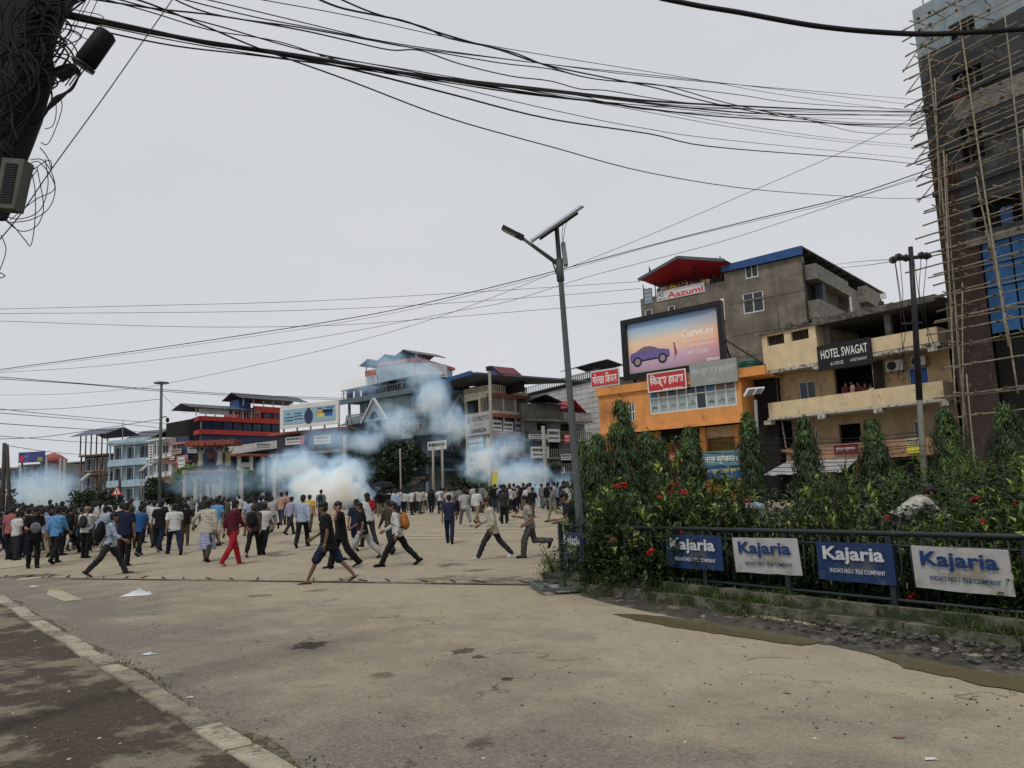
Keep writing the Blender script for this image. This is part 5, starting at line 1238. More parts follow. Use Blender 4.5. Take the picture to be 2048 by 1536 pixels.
f,r,z=storey_house(217,135,297,131,889,4,'blue_balcony_house','pale blue balconied house left of the tall ringed pole',LBLUE,LBLUE,h=3.6); mb=MB(); mb.box(-.1,f.L+.1,-.4,1,z,z+.6); mb.build('parapet',LBLUE,r); mb=MB(); mb.tube([(f.uz(225,880)[0],2,z),(f.uz(225,880)[0],2,z+4.5)],[.12,.04],5); mb.build('antenna',STEEL,r)
f,r,z=storey_house(160,140,217,137,911,4,'brown_house','brown house with an open roof shelter on thin posts',BROWNB,BROWNB,h=3.4,bal=False); pitched(r,-1.5,f.L+.5,-1,6,z+3.4,1.3,M('purple_grey_tin',(.1,.1,.15),.6,.2,1)); posts(r,[lerp(.2,f.L-.2,k/5) for k in range(6)],-.2,z,z+3.5,BLACK,.08)
f,r,z=storey_house(270,150,312,148,878,5,'cream_roof_house','cream house with dark tin roof behind the blue balconied one',BEIGE,BEIGE,bal=False); pitched(r,-1,f.L+1,-1.5,6,z,1.6,TINROOF,axis='u')
f,r,z=storey_house(296,128,332,124,880,4,'pale_shop_house','narrow pale house with vertical shop board by the ringed pole',WTILE,FWHITE,bal=False)
o,w,h=sign_board(f,299,890,305,930,-.4,WHITESIGN,'tall narrow vertical white board on the pale house','sign'); print_lines(o,w,h,INK,[(.4-.13*k,.07) for k in range(7)],lrng,-.3,.3)
f,r,z=storey_house(330,126,378,122,888,4,'cluttered_house','cream and salmon house full of boards left of the red banded building',BEIGE,M('salmon_edge',(.36,.2,.17),.85,.2),bal=True); mb=MB(); mb.box(f.L*.45,f.L-.2,.0,.8,z-3.2,z+.9); mb.build('dark_panel',NAVY,r); mb=MB(); mb.tube([(f.L*.25,2,z),(f.L*.25,2,z+2)],.7,10); mb.build('green_tank',TANKG,r)
noname_board(f,341,899,362,907,-.5,'pinkish upper board of the cluttered cream house',M('pink_board',(.4,.28,.26),.7,.1),INK); noname_board(f,338,912,350,921,-.5,'brown board of the cluttered cream house',BROWNB,WINK); noname_board(f,356,915,369,935,-.5,'white lower board of the cluttered cream house',WHITESIGN)
f,r,z=storey_house(-60,150,45,150,938,3,'grey_house','low grey house at the far left behind the wooden poles',GREYB,CEMENTL,bal=False); f,r,z=storey_house(40,148,95,146,930,3,'grey_flat_house','grey flat roofed house under the purple billboard',GREYB,CEMENTL,bal=False)
f,r,z=storey_house(92,165,165,160,928,3,'hazy_house','bluish house row hidden in the far left smoke',M('dim_blue_wall',(.1,.12,.16),.9,.3,.6),GREYB,bal=False)
f=Fr(37,146,88,145,None,915,915); r=f.root('billboard'); tag(r,'purple blue billboard on the far left roof','billboard'); z0,z1=f.uz(38,926)[1],f.uz(38,905)[1]; mb=MB(); mb.box(0,f.L,0,.3,z0,z1); mb.build('board',M('purple_print',(.05,.05,.2),.5,.5,.5,col2=(.2,.2,.4),cover=.4,c2sc=.5),r); mb=MB(); mb.box(.2,f.L*.2,-.03,-.005,z0+.2,z0+1.2); mb.build('red_print',REDINK,r); mb=MB(); mb.box(f.L*.75,f.L*.95,-.03,-.005,z0+.2,z0+.9); mb.build('green_print',M('green_print',(.2,.3,.1),.6,.1),r); posts(r,[.5,f.L-.5],.4,z0-3,z0,BLACK,.12,'stay')
p=at(107,917,158); mb=MB(); mb.lathe([(0,0),(2.2,.1),(2.6,.9),(1.2,2.0),(.3,2.3),(0,2.4)],n=12); o=mb.build('red_roof_dome',M('brick_red_dome',(.3,.09,.08),.8,.2)); o.location=(p.x,p.y,p.z-1.2); tag(o,'small red domed roof rising above the far left houses','dome')
# ------------------------------------------------------------------ solar street lamp
srng = random.Random(5)
POLEG = M('grey_green_pole_paint', (.085,.1,.1), .6, .25, 4, streak=.3)
CONCP = M('pale_concrete_pole', (.27,.26,.23), .9, .2, 3, streak=.4)
LY = 15.0
base = at(1166,1105,LY); base.z = .2; top = at(1113,452,LY)
lp = empty('street_lamp', base); tag(lp,'tall grey solar street lamp leaning beside the fence corner','street lamp')
L3 = lambda px,py,dy=0.: at(px,py,LY+dy) - base
mb = MB(); n = 8; tp = top-base; pts = [tp*(i/n) for i in range(n+1)]; 
mb.tube(pts,[.078,.075,.071,.067,.063,.059,.055,.05,.046],10); mb.build('pole', POLEG, lp)
mb = MB(); mb.tube([Vector((0,0,-.05)),Vector((0,0,.06))],.24,10); mb.build('base_plate', POLEG, lp)
j = L3(1120,545); mb = MB(); mb.tube([j+(tp-j).normalized()*-.18,j+(tp-j).normalized()*.28],.075,10); mb.build('collar', POLEG, lp)
a0,a1 = L3(1116,528), L3(1036,470); mb = MB(); mb.tube([a0,a1],[.045,.032],8); mb.build('arm', POLEG, lp)
mb = MB(); mb.tube([L3(1114,550),L3(1104,520),L3(1085,505),L3(1075,500)],.016,6); mb.build('brace', POLEG, lp)
h0,h1 = L3(1038,472), L3(1005,455); d = (h1-h0); mb = MB(); mb.beam(h0,h1,.17,.075); mb.beam(h0-d*.25,h0+d*.15,.12,.1); hd = mb.build('lamp_head', BLACK, lp)
mb = MB(); mb.beam(h0.lerp(h1,.2)+Vector((0,0,-.045)),h0.lerp(h1,.95)+Vector((0,0,-.045)),.14,.02); mb.build('lamp_lens', M('frosted_lens',(.3,.31,.32),.3,.1), hd)
s0,s1 = L3(1063,484), L3(1165,414); ax = (s1-s0).normalized(); WV = Vector((0,.93,.37))*.36
def plate(p,q,wv,th,nv):
    mb = MB(); t = nv*th; mb.hexa([p-wv,q-wv,q+wv,p+wv,p-wv+t,q-wv+t,q+wv+t,p+wv+t]); return mb
nrm = ax.cross(WV).normalized(); nrm = nrm if nrm.z>0 else -nrm
sp = plate(s0,s1,WV,.035,nrm).build('solar_panel', STEEL, lp)
plate(s0.lerp(s1,.03)+nrm*.037,s0.lerp(s1,.97)+nrm*.037,WV*.94,.006,nrm).build('solar_cells', GLASS('solar_cells_blue',(.01,.015,.04),.1), sp)
mb = MB(); mb.beam(s0.lerp(s1,.14)-nrm*.04,s0.lerp(s1,.88)-nrm*.04,.08,.05); mb.build('panel_bracket', BLACK, lp)
b0,b1 = L3(1126,487,-.02), L3(1132,531,-.02); mb = MB(); mb.beam(b0,b1,.075,.2); mb.build('battery_box', M('battery_box_grey',(.2,.21,.22),.5,.2,3), lp)
mb = MB(); mb.tube([L3(1128,440),L3(1124,465),L3(1125,487)],.006,4); mb.tube([L3(1138,432),L3(1130,455),L3(1126,487)],.006,4); tag(mb.build('wire', BLACK, lp),kind='stuff')

# ------------------------------------------------------------------ poles
def pole(name,pt,pb,Y,r0,r1,mat,label,cat='pole',dip=0.0,group=None):
    b = at(pb[0],pb[1],Y); t = at(pt[0],pt[1],Y); d = t-b; g = gz(b.x,b.y)
    b = b + d*((g-b.z)/d.z) if abs(d.z) > .01 else b
    r = empty(name,b); tag(r,label,cat,group); mb = MB(); v = t-b
    mb.tube([v*0-Vector((0,0,.1)),v*.5,v],[r0,(r0+r1)/2,r1],8); mb.build('shaft',mat,r); return r,v
def seg(r,b,v,name,mat,fn): mb = MB(); fn(mb); return mb.build(name,mat,r)
# tall line pole in front of the hotel: dark sleeve above, bare below
UY = 25
r,v = pole('utility_pole',(1821,494),(1851,1000),UY,.11,.07,CONCP,'tall dark utility pole with disc insulators in front of the hotel','pole')
vb = r.location.copy(); UL = lambda px,py,dy=0: at(px,py,UY+dy)-vb
mb = MB(); mb.tube([UL(1839,800),UL(1830,640),UL(1821,494)],[.105,.092,.078],8); mb.build('dark_sleeve', BLACK, r)
mb = MB(); mb.beam(UL(1786,519),UL(1862,512),.09,.11); mb.build('cross_arm', BLACK, r)
for px,py in ((1786,520),(1797,514),(1812,516),(1843,511),(1853,512)):
    mb = MB(); p = UL(px,py); 
    for k in (-1,0,1): mb.tube([p+Vector((k*.07-.02,0,0)),p+Vector((k*.07+.02,0,0))],.1 if k else .13,10)
    mb.build('insulator', M('brown_porcelain',(.03,.022,.02),.3,.2), r)
mb = MB(); mb.beam(UL(1805,647),UL(1845,645),.06,.06); mb.tube([UL(1815,610),UL(1826,614)],.04,5); mb.build('lower_bracket', BLACK, r)
for k,(a,c,e) in enumerate([((1790,525),(1800,600),(1806,720)),((1800,520),(1806,590),(1802,645)),((1842,515),(1838,580),(1846,660)),((1854,515),(1846,600),(1860,700)),((1790,520),(1812,660),(1795,760)),((1828,520),(1842,620),(1868,690))]):
    mb = MB(); mb.tube([UL(*a),UL(*c),UL(*e)],.012,4); mb.build('jumper_wire', BLACK, r)
for k in range(3): mb = MB(); mb.tube([UL(1838,800+k*4),UL(1850,815),UL(1846,830)],.02,4); mb.build('jumper_wire', BLACK, r)
# ringed camera pole on the left
r,v = pole('camera_pole',(323,766),(319,1000),70,.17,.12,POLEG,'tall slim pole with a ring on top and cameras at the left','pole')
vb = r.location.copy(); PL_ = lambda px,py,Y=70: at(px,py,Y)-vb
mb = MB(); c = PL_(323,766); mb.tube([c+Vector((.62*math.cos(a),.62*math.sin(a),0)) for a in [2*math.pi*i/16 for i in range(17)]],.05,5,cap=False); mb.build('ring', BLACK, r)
for a in range(4): mb = MB(); mb.tube([c,c+Vector((.62*math.cos(a*1.57),.62*math.sin(a*1.57),0))],.035,4); mb.build('spoke', BLACK, r)
mb = MB(); mb.tube([PL_(322,835),PL_(333,833)],.05,5); mb.build('camera_arm', BLACK, r); mb = MB(); mb.ell(PL_(335,840),(.17,.17,.25),8,6); mb.build('dome_camera', BLACK, r)
mb = MB(); mb.tube([PL_(310,925),PL_(321,925)],.05,5); mb.ell(PL_(309,927),.22,8,6); mb.build('loudspeaker', STEEL, r)
r,v = pole('concrete_pole',(979,732),(985,985),88,.23,.17,CONCP,'pale concrete pole rising in front of the GORETO sign','pole')
vb = r.location.copy(); mb = MB(); mb.beam(at(972,738,88)-vb,at(986,736,88)-vb,.4,.5); mb.build('top_box', BLACK, r)
WPOLE = M('weathered_pole_wood',(.055,.05,.045),.9,.3,3)
P2_ = [((866,893),(867,985),86,.17,.13,CONCP,'left one of the twin concrete poles before the blue building'),((884,893),(886,985),86,.17,.13,CONCP,'right one of the twin concrete poles before the blue building'),
 ((800,897),(802,985),80,.1,.08,CONCP,'thin pale lamp pole left of the twin poles'),((1086,852),(1094,985),80,.24,.18,CONCP,'pale concrete pole with leaves beside the grimy building'),
 ((9,886),(6,985),62,.17,.14,WPOLE,'taller of the two dark wooden poles at the far left'),((14,889),(18,985),62,.16,.13,WPOLE,'shorter of the two dark wooden poles at the far left'),
 ((121,916),(120,985),110,.22,.18,CONCP,'left one of two pale poles in the far left smoke'),((129,918),(129,985),110,.22,.18,CONCP,'right one of two pale poles in the far left smoke'),((93,912),(93,990),105,.18,.14,GREYB,'grey pole beside the purple billboard'),
 ((215,915),(200,985),112,.2,.16,WOODD,'leaning dark pole before the pale blue house'),((203,918),(196,985),112,.18,.14,WOODD,'upright dark pole before the brown house'),((41,930),(40,985),100,.2,.15,GREYB,'thin grey pole under the purple billboard'),
 ((239,940),(240,990),95,.3,.1,BLACK,'short dark post before the pale blue house'),((1491,848),(1503,1000),30,.075,.06,M('yellow_green_pole',(.32,.31,.1),.6,.2,3),'thin yellow green pole among the trees'),((690,870),(690,980),90,.3,.22,CONCP,'pale pole between the shop row and the blue building')]
for pt,pb,Y,r0,r1,m,l in P2_: pole('utility_pole' if Y>40 else 'thin_pole',pt,pb,Y,r0,r1,m,l)
# twin pole cross frame and y-arms
r0_ = bpy.data.objects['utility_pole.001'] if 'utility_pole.001' in bpy.data.objects else None
o = MB(); 
for y in (943,956): o.beam(at(866,y,86),at(886,y,86),.2,.2)
o.box(0,.01,0,.01,0,.01) if False else None
o = o.build('transformer_frame', BLACK); tag(o,'small dark cross frame bolted between the twin concrete poles','frame')
def far_lamp(px0,px1,py,Y,l):
    b = at(px0,990,Y); b.z = gz(b.x,b.y); t = at(px0,py+6,Y); e = at(px1,py,Y); r = empty('street_lamp',b); tag(r,l,'street lamp'); mb=MB(); mb.tube([(0,0,0),t-b],.09,6); mb.tube([t-b,e-b],.06,5); mb.build('pole',STEEL,r); mb=MB(); d=(e-t).normalized(); mb.beam(e-b-d*.7,e-b+d*.5,.5,.18); mb.build('lamp_head',FWHITE,r)
far_lamp(283,290,934,100,'street lamp with pale head before the pale blue house'); far_lamp(165,172,953,95,'street lamp with pale head in the far left smoke')
def warn(px,py,Y,l):
    b=at(px,py+25,Y); b.z=gz(b.x,b.y); c=at(px,py,Y); r=empty('warning_sign',b); tag(r,l,'road sign'); mb=MB(); mb.tube([(0,0,0),c-b],.05,5); mb.build('post',STEEL,r); q=c-b; s=.55; mb=MB(); mb.prism([(q.x-s,q.z-s*.8),(q.x+s,q.z-s*.8),(q.x,q.z+s*.9)],q.y-.03,q.y); mb.build('plate',REDP,r); mb=MB(); mb.prism([(q.x-s*.6,q.z-s*.6),(q.x+s*.6,q.z-s*.6),(q.x,q.z+s*.5)],q.y-.045,q.y-.032); mb.build('white_triangle',WHITE,r); mb=MB(); mb.box(q.x-.06,q.x+.06,q.y-.06,q.y-.047,q.z-s*.45,q.z+.05); mb.build('mark',INK,r)
warn(234,981,75,'triangular warning sign left of the ringed pole'); warn(12,983,75,'triangular warning sign at the far left edge')
# small solar lamp among the trees beside the hotel
b = at(1520,1000,33); b.z=gz(b.x,b.y); r=empty('solar_lamp',b); tag(r,'small solar lamp with a tilted panel between orange shop and hotel','street lamp'); q=lambda px,py: at(px,py,33)-b
mb=MB(); mb.tube([(0,0,0),q(1511,800)],.07,6); mb.build('pole',STEEL,r); mb=MB(); c=[q(1488,793),q(1522,787),q(1530,775),q(1496,778)]; mb.hexa(c+[v+Vector((0,.1,.05)) for v in c]); pn=mb.build('solar_panel',FWHITE,r)
mb=MB()
for a,c2_ in ((.05,.47),(.53,.95)):
    e=[c[0].lerp(c[1],a),c[0].lerp(c[1],c2_),c[3].lerp(c[2],c2_),c[3].lerp(c[2],a)]; m_=sum(e,Vector())/4; e=[v.lerp(m_,.12)+Vector((0,-.02,-.01)) for v in e]; mb.add(e,[(0,1,2,3)])
mb.build('solar_cells',M('grey_cells',(.13,.13,.13),.4,.2),pn)

# ------------------------------------------------------------------ cable-covered pole at the top left
CAB = M('black_cable', (.005,.005,.007), .7, .3)
PB = at(-95,1000,6.0); PB.z = .07
cp = empty('cable_pole', PB); tag(cp,'pole at the left edge smothered in tangled black cables and boxes','pole')
Q = lambda px,py,Y=6.0: at(px,py,Y)-PB
mb = MB(); mb.tube([(0,0,0),Q(-70,500),Q(-52,200),Q(-35,-120)],[.15,.14,.13,.12],10); mb.build('shaft', CONCP, cp)
core = [(70,-120,.42),(66,-30,.4),(52,40,.3),(46,100,.24),(52,150,.26),(44,190,.22),(34,240,.18),(26,290,.15),(16,340,.12),(6,400,.1),(2,440,.05)]
mb = MB(); pts=[]; rs=[]
for i,(x,y,r_) in enumerate(core): pts.append(Q(x,y,6.05)); rs.append(r_)
n=14; vs=[]
for p,r_ in zip(pts,rs):
    for k in range(n):
        t=2*math.pi*k/n; q=r_*(1+.22*mnoise.noise(Vector((p.x*3+k*.8,p.z*5,k)))); vs.append(p+Vector((q*math.cos(t),q*math.sin(t)*.6,0)))
mb.add(vs,[(i*n+k,i*n+(k+1)%n,(i+1)*n+(k+1)%n,(i+1)*n+k) for i in range(len(pts)-1) for k in range(n)],0,True); mb.build('cable_mass', CAB, cp)
mb = MB()
def strand(mb, pxs, r=.009, Y=6.0, jit=.0, n=6, mats=0):
    P=[Q(x,y,Y) for x,y in pxs]; out=[]
    # catmull-rom
    for i in range(len(P)-1):
        p0,p1,p2,p3=P[max(i-1,0)],P[i],P[i+1],P[min(i+2,len(P)-1)]
        for k in range(n):
            t=k/n; out.append(.5*((2*p1)+(p2-p0)*t+(2*p0-5*p1+4*p2-p3)*t*t+(3*p1-p0-3*p2+p3)*t**3))
    out.append(P[-1]); mb.tube(out,r,4,cap=False)
for k in range(110):
    y0=srng.uniform(-80,160); x0=srng.uniform(-20,120 if y0<60 else 90); y1=y0+srng.uniform(80,300); 
    bx=lambda y: max(12, 120-.26*max(y,0))
    strand(mb,[(x0,y0),(min(x0+srng.uniform(-30,40),bx(y0+60)),lerp(y0,y1,.35)),(srng.uniform(-20,bx(y1)),lerp(y0,y1,.7)),(srng.uniform(-20,bx(y1)*.8),y1)],srng.choice([.006,.008,.011]),srng.uniform(5.75,6.3))
for k in range(26):    # loops bulging right
    y=srng.uniform(20,200); x=srng.uniform(60,100); w=srng.uniform(15,70); h=srng.uniform(30,90)
    strand(mb,[(x-30,y),(x+w*.5,y-h*.15),(x+w,y+h*.3),(x+w*.6,y+h*.8),(x-10,y+h),(x-40,y+h*.9)],srng.choice([.006,.008]),srng.uniform(5.8,6.2))
for w_ in range(9):
    strand(mb,[(100+w_*3,140+w_*3),(140+w_*2,128+w_*2),(158,142+w_),(150-w_,165+w_*2),(125-w_*2,195),(90,225)],.009,5.9)
tag(mb.build('cable_tangle', CAB, cp), kind='stuff')
mb = MB()
for pxs in ([(118,190),(124,215),(110,260),(95,288),(82,285)],[(112,205),(112,230),(105,252),(90,258)],[(80,295),(95,315),(103,340),(98,320),(60,345),(40,370)],[(60,320),(85,320),(105,350),(110,385),(95,420),(60,440),(20,445)],[(60,330),(70,380),(70,440),(62,490),(50,480),(25,450),(5,435)],[(75,340),(86,400),(85,430),(70,455),(40,462),(10,440)],[(90,318),(96,370),(80,420),(40,438),(5,430)],[(55,330),(80,325),(110,375),(70,400),(20,440)],[(2,470),(12,500),(0,540)],[(0,545),(10,552),(0,556)],[(50,345),(75,335),(60,360),(45,372)],[(180,0),(150,55),(120,110),(105,140)],[(195,0),(165,65),(128,125),(110,150)],[(172,0),(140,60),(112,105)],[(140,60),(185,80),(205,42)],[(150,20),(200,30),(210,45)]):
    strand(mb,pxs,.004,5.9)
tag(mb.build('loose_wires', CAB, cp), kind='stuff')
mb = MB(); 
for k in range(14): y=srng.uniform(-20,25); strand(mb,[(60,y),(120,y+srng.uniform(5,15)),(160+k*4,-20-srng.uniform(0,20))],.01,5.9)
tag(mb.build('upper_cables', CAB, cp), kind='stuff')
# splice closure and terminal box hang on it
a,c = at(213,68,5.6), at(172,124,5.6); d=(c-a).normalized(); mb=MB(); mb.tube([a-d*.02,a,c,c+d*.02],[.05,.078,.083,.07],14); sc=mb.build('splice_closure', M('black_closure_shell',(.005,.005,.008),.65,.3,spec=.15)); tag(sc,'black cylindrical splice closure hanging beside the cable tangle','cable closure')
mb=MB(); mb.tube([c+d*.02,c+d*.05],.09,14); mb.build('end_cap',BLACK,sc)
for k in range(3): mb=MB(); e=c+d*.05+Vector((.03*(k-1),0,0)); mb.tube([e,e+d*.12+Vector((-.03,0,-.05))],.006,4); mb.build('cable_tail',CAB,sc)
b=at(28,372,5.7); mb=MB(); ax=Vector((-.12,0,-1)).normalized(); sx=Vector((1,0,-.12)).normalized()*.088; dy=Vector((0,.06,0)); h_=ax*.2
pt=[b-sx*.9-dy+h_,b+sx*.8-dy+h_,b+sx*.8+dy+h_,b-sx*.9+dy+h_,b-sx-dy-h_,b+sx-dy-h_,b+sx+dy-h_,b-sx+dy-h_]; mb.hexa(pt); bx_=mb.build('terminal_box', M('grey_green_box',(.085,.09,.072),.7,.3,6)); tag(bx_,'grey ribbed terminal box hanging low on the cable tangle','junction box')
for k in range(16):
    mb=MB(); f=-.75+1.5*k/15; q=b+ax*.2*f-dy*1.06; mb.beam(q-sx*.55,q+sx*.5,.012,.012); mb.build('rib',BLACK,bx_)
# the long cables overhead: each one its own object
CABLES = [
 ('thick',.02,6,36,[(140,28),(300,62),(420,88),(520,100),(640,118),(780,143),(900,158),(1100,180),(1300,202),(1500,213),(1700,221),(1880,224)]),
 ('thick',.017,6,36,[(140,32),(300,66),(500,97),(700,130),(900,161),(1100,183),(1400,218),(1600,229),(1890,230)]),
 ('thick',.015,6,36,[(130,34),(300,64),(420,88),(700,129),(890,160),(1100,192),(1180,202),(1290,217),(1440,233),(1640,245),(1740,249),(1880,250)]),
 ('thick',.013,6.2,36,[(135,29),(300,62),(560,110),(700,138),(900,188),(1100,238),(1300,268),(1420,293),(1640,311),(1740,318),(1880,334)]),
 ('thin',.009,6,36,[(150,-35),(300,8),(500,90),(560,112),(700,162),(900,237),(1100,293),(1300,346),(1510,379),(1700,393),(1800,397),(1890,394)]),
 ('thin',.010,7,36,[(120,-12),(300,16),(440,32),(600,60),(690,80),(780,100),(840,101),(920,128),(1020,152),(1100,162),(1160,178),(1220,182),(1350,203),(1560,226),(1660,252),(1730,266),(1830,268),(1880,262)]),
 ('thin',.010,8,36,[(270,-34),(300,-26),(420,27),(600,55),(760,84),(860,102),(1000,126),(1100,138),(1190,158),(1330,172),(1480,190),(1620,208),(1880,222)]),
 ('thin',.009,9,36,[(340,-8),(500,32),(620,55),(780,85),(900,103),(1100,129),(1300,150),(1550,178),(1880,216)]),
 ('thin',.009,10,36,[(400,-4),(560,34),(700,68),(800,92),(1000,117),(1100,129),(1400,163),(1880,203)]),
 ('thin',.008,11,36,[(520,-1),(700,32),(900,76),(1100,112),(1400,160),(1600,195),(1880,229)]),
 ('thin',.014,9,36,[(636,-2),(690,18),(800,40),(860,60),(940,84),(1000,100),(1100,132),(1260,165),(1320,178),(1400,200),(1500,222),(1600,238),(1720,252),(1860,258)]),
 ('thin',.012,9.5,36,[(680,-2),(750,27),(850,55),(900,77),(1020,103),(1100,134),(1190,158),(1330,172),(1450,205),(1580,232),(1720,246),(1880,247)]),
 ('thin',.007,7,36,[(150,-18),(300,24),(420,60),(560,84),(700,128),(900,172),(1100,219),(1290,257),(1500,285),(1880,322)]),
 ('thin',.006,8,36,[(640,112),(880,150),(1100,189),(1300,225),(1500,260),(1700,285),(1880,299)]),
 ('thin',.006,8,36,[(640,116),(880,155),(1100,187),(1290,217),(1500,253),(1700,280),(1880,294)]),
 ('thin',.006,6,36,[(140,30),(300,64),(430,90),(560,108),(700,131),(860,153),(1000,169),(1200,192),(1450,211),(1880,227)]),
 ('thin',.007,6,36,[(138,26),(300,60),(420,84),(560,104),(720,132),(900,156),(1050,177),(1250,200),(1500,219),(1885,236)]),
 ('thin',.006,6,36,[(140,38),(320,76),(480,104),(640,127),(800,148),(1000,182),(1200,205),(1450,229),(1885,243)]),
 ('thin',.008,6,36,[(130,48),(190,60),(350,92),(520,112),(700,136),(900,166),(1100,193),(1400,222),(1640,246),(1880,256)]),
 ('thin',.007,6,36,[(150,-25),(300,16),(440,53),(620,104),(780,135),(950,165),(1150,190),(1400,216),(1880,227)]),
]
def cable(pts,Y0,Y1,r,label,group=None,name='overhead_cable'):
    x0,x1=pts[0][0],pts[-1][0]; P=[]
    for x,y in pts:
        t=(x-x0)/(x1-x0) if x1!=x0 else 0; P.append(at(x,y,1/lerp(1/Y0,1/Y1,t)))
    out=[]; n=5
    for i in range(len(P)-1):
        p0,p1,p2,p3=P[max(i-1,0)],P[i],P[i+1],P[min(i+2,len(P)-1)]
        for k in range(n):
            t=k/n; out.append(.5*((2*p1)+(p2-p0)*t+(2*p0-5*p1+4*p2-p3)*t*t+(3*p1-p0-3*p2+p3)*t**3))
    out.append(P[-1])
    # keep a just visible gauge along the far end
    mb=MB(); mb.tube(out,r,5,cap=False); o=mb.build(name,CAB); return tag(o,label,'cable',group)
ordw=['first','second','third','fourth','fifth','sixth','seventh','eighth','ninth','tenth','eleventh','twelfth','thirteenth','fourteenth','fifteenth','sixteenth','seventeenth','eighteenth','nineteenth','twentieth','twenty-first','twenty-second']
for i,(k,r_,Y0,Y1,pts) in enumerate(sorted(CABLES,key=lambda c:c[4][-1][1])):
    cable(pts,Y0,Y1,r_*1.0,f"{'thick' if k=='thick' else 'thin'} black cable crossing the sky, {ordw[i]} from the top at the scaffolding",'cables from the tangled pole to the scaffolded building')
cable([(1320,-4),(1400,12),(1480,25),(1560,40),(1640,53),(1740,63),(1870,68),(2060,57)],5.2,5.0,.019,'very thick near cable sagging across the upper right corner','cables overhead')
cable([(350,-8),(295,70),(200,205),(107,333),(40,430),(-10,490)],6.2,5.6,.0045,'steep thin wire running from the top edge down to the tangled pole','cables overhead')
G='cables crossing low over the square'
DI=[([(0,790),(127,788),(267,777),(324,769),(508,731),(698,687),(889,630),(1073,560),(1280,478),(1520,375),(1700,297),(1885,207)],70,37,.014,'thin cable rising from the ringed pole to the upper scaffolding'),
 ([(0,739),(190,713),(381,686),(597,653),(762,625),(889,597),(1041,560),(1170,526),(1350,478),(1520,436),(1700,392),(1905,322)],60,37,.028,'thickest low cable rising over the street lamp to the scaffolding'),
 ([(0,742),(190,717),(381,691),(597,659),(762,631),(889,603),(1041,565),(1170,530),(1350,480),(1520,440),(1700,397),(1905,330)],60,37,.012,'thin cable just under the thickest low cable'),
 ([(0,745),(190,733),(381,711),(597,681),(762,652),(914,622),(1016,603),(1171,555),(1300,521),(1460,478),(1720,393),(1890,341)],60,37,.014,'thin cable crossing the lamp post just below its collar'),
 ([(0,618),(300,611),(600,603),(900,587),(1280,563)],66,68,.02,'uppermost of three faint thin lines ending at the terrace roof'),([(0,627),(500,623),(800,612),(1100,592),(1282,577)],66,68,.02,'middle of three faint thin lines ending at the terrace roof'),([(0,642),(300,652),(500,654),(700,649),(900,634),(1284,603)],66,68,.02,'lowest of three faint thin lines ending at the terrace corner'),
 ([(0,754),(150,766),(320,779),(500,790),(692,797)],68,105,.035,'thin line from the left edge past the ringed pole to the blue building'),([(0,758),(160,768),(330,783),(520,794),(690,800)],68,105,.03,'second thin line from the left edge past the ringed pole to the blue building'),([(0,818),(150,833),(372,851)],66,120,.03,'upper of two lines falling to the red banded building'),([(0,826),(200,843),(372,861)],66,120,.03,'lower of two lines falling to the red banded building'),([(0,847),(200,860),(372,868)],66,120,.035,'line crossing behind the ringed pole low over the left houses'),([(0,878),(110,871),(322,838)],64,70,.025,'line rising from the left edge to the ringed pole cameras'),([(0,820),(140,816),(322,798)],64,70,.02,'faint line rising to the upper ringed pole'),([(0,872),(160,884),(310,893)],64,110,.025,'lowest line falling from the wooden poles to the pale blue house'),([(20,892),(120,906),(220,912)],62,112,.025,'short line from the wooden poles to the leaning dark pole'),([(326,790),(350,812),(374,828)],70,120,.02,'short line from the ringed pole to the red banded building'),
 ([(1662,530),(1720,523),(1786,519)],62,25,.012,'upper line from the cement building to the dark utility pole'),([(1660,537),(1720,532),(1790,522)],62,25,.012,'lower line from the cement building to the dark utility pole')]
for pts,Y0,Y1,r_,l in DI: cable(pts,Y0,Y1,r_,l,G)
for k in range(9):
    y=872+k*8; cable([(1330+srng.uniform(0,120),y-4+srng.uniform(-6,6)),(1560,y+6+srng.uniform(-3,3)),(1700,y+4+srng.uniform(-3,3)),(1842,y-8+srng.uniform(-6,6))],30,26,.012,'one of the thin lines sagging across the hotel front, '+ordw[k]+' from the top','lines across the hotel front')

# ------------------------------------------------------------------ island: soil, kerbs, fence
soil_m = M('dark_soil', (.035,.03,.022), .97, .5, 3, .6, 30, col2=(.03,.042,.018), cover=.5)
FE = Fr(1122,15.3,1168,14.0,0.0,1090,1090); FM = Fr(1168,14.0,2048,7.9,0.0,1090,1090); FL = FM.L
def fm(u,v): p=FM.world(u,v,0); return (p.x,p.y)
mb = MB(); q=FE.world(-.3,-.3,0)
ring=[(q.x,q.y)]+[fm(-.1,-.38),fm(FL+6,-.38),fm(FL+6,6),fm(6,10),(FE.world(-1.2,8,0).x,FE.world(-1.2,8,0).y)]
mb.slab(ring,-.1,.15); mb.build('island_soil', soil_m, kind='structure')
ik_m = M('mossy_kerb', (.14,.13,.105), .95, .35, 4, .6, 40, streak=.0, col2=(.03,.042,.016), cover=.5, c2sc=3)
ik = empty('island_kerb', FM.world(0,0,0)); tag(ik,kind='structure'); ik.rotation_euler=(0,0,FM.ang)
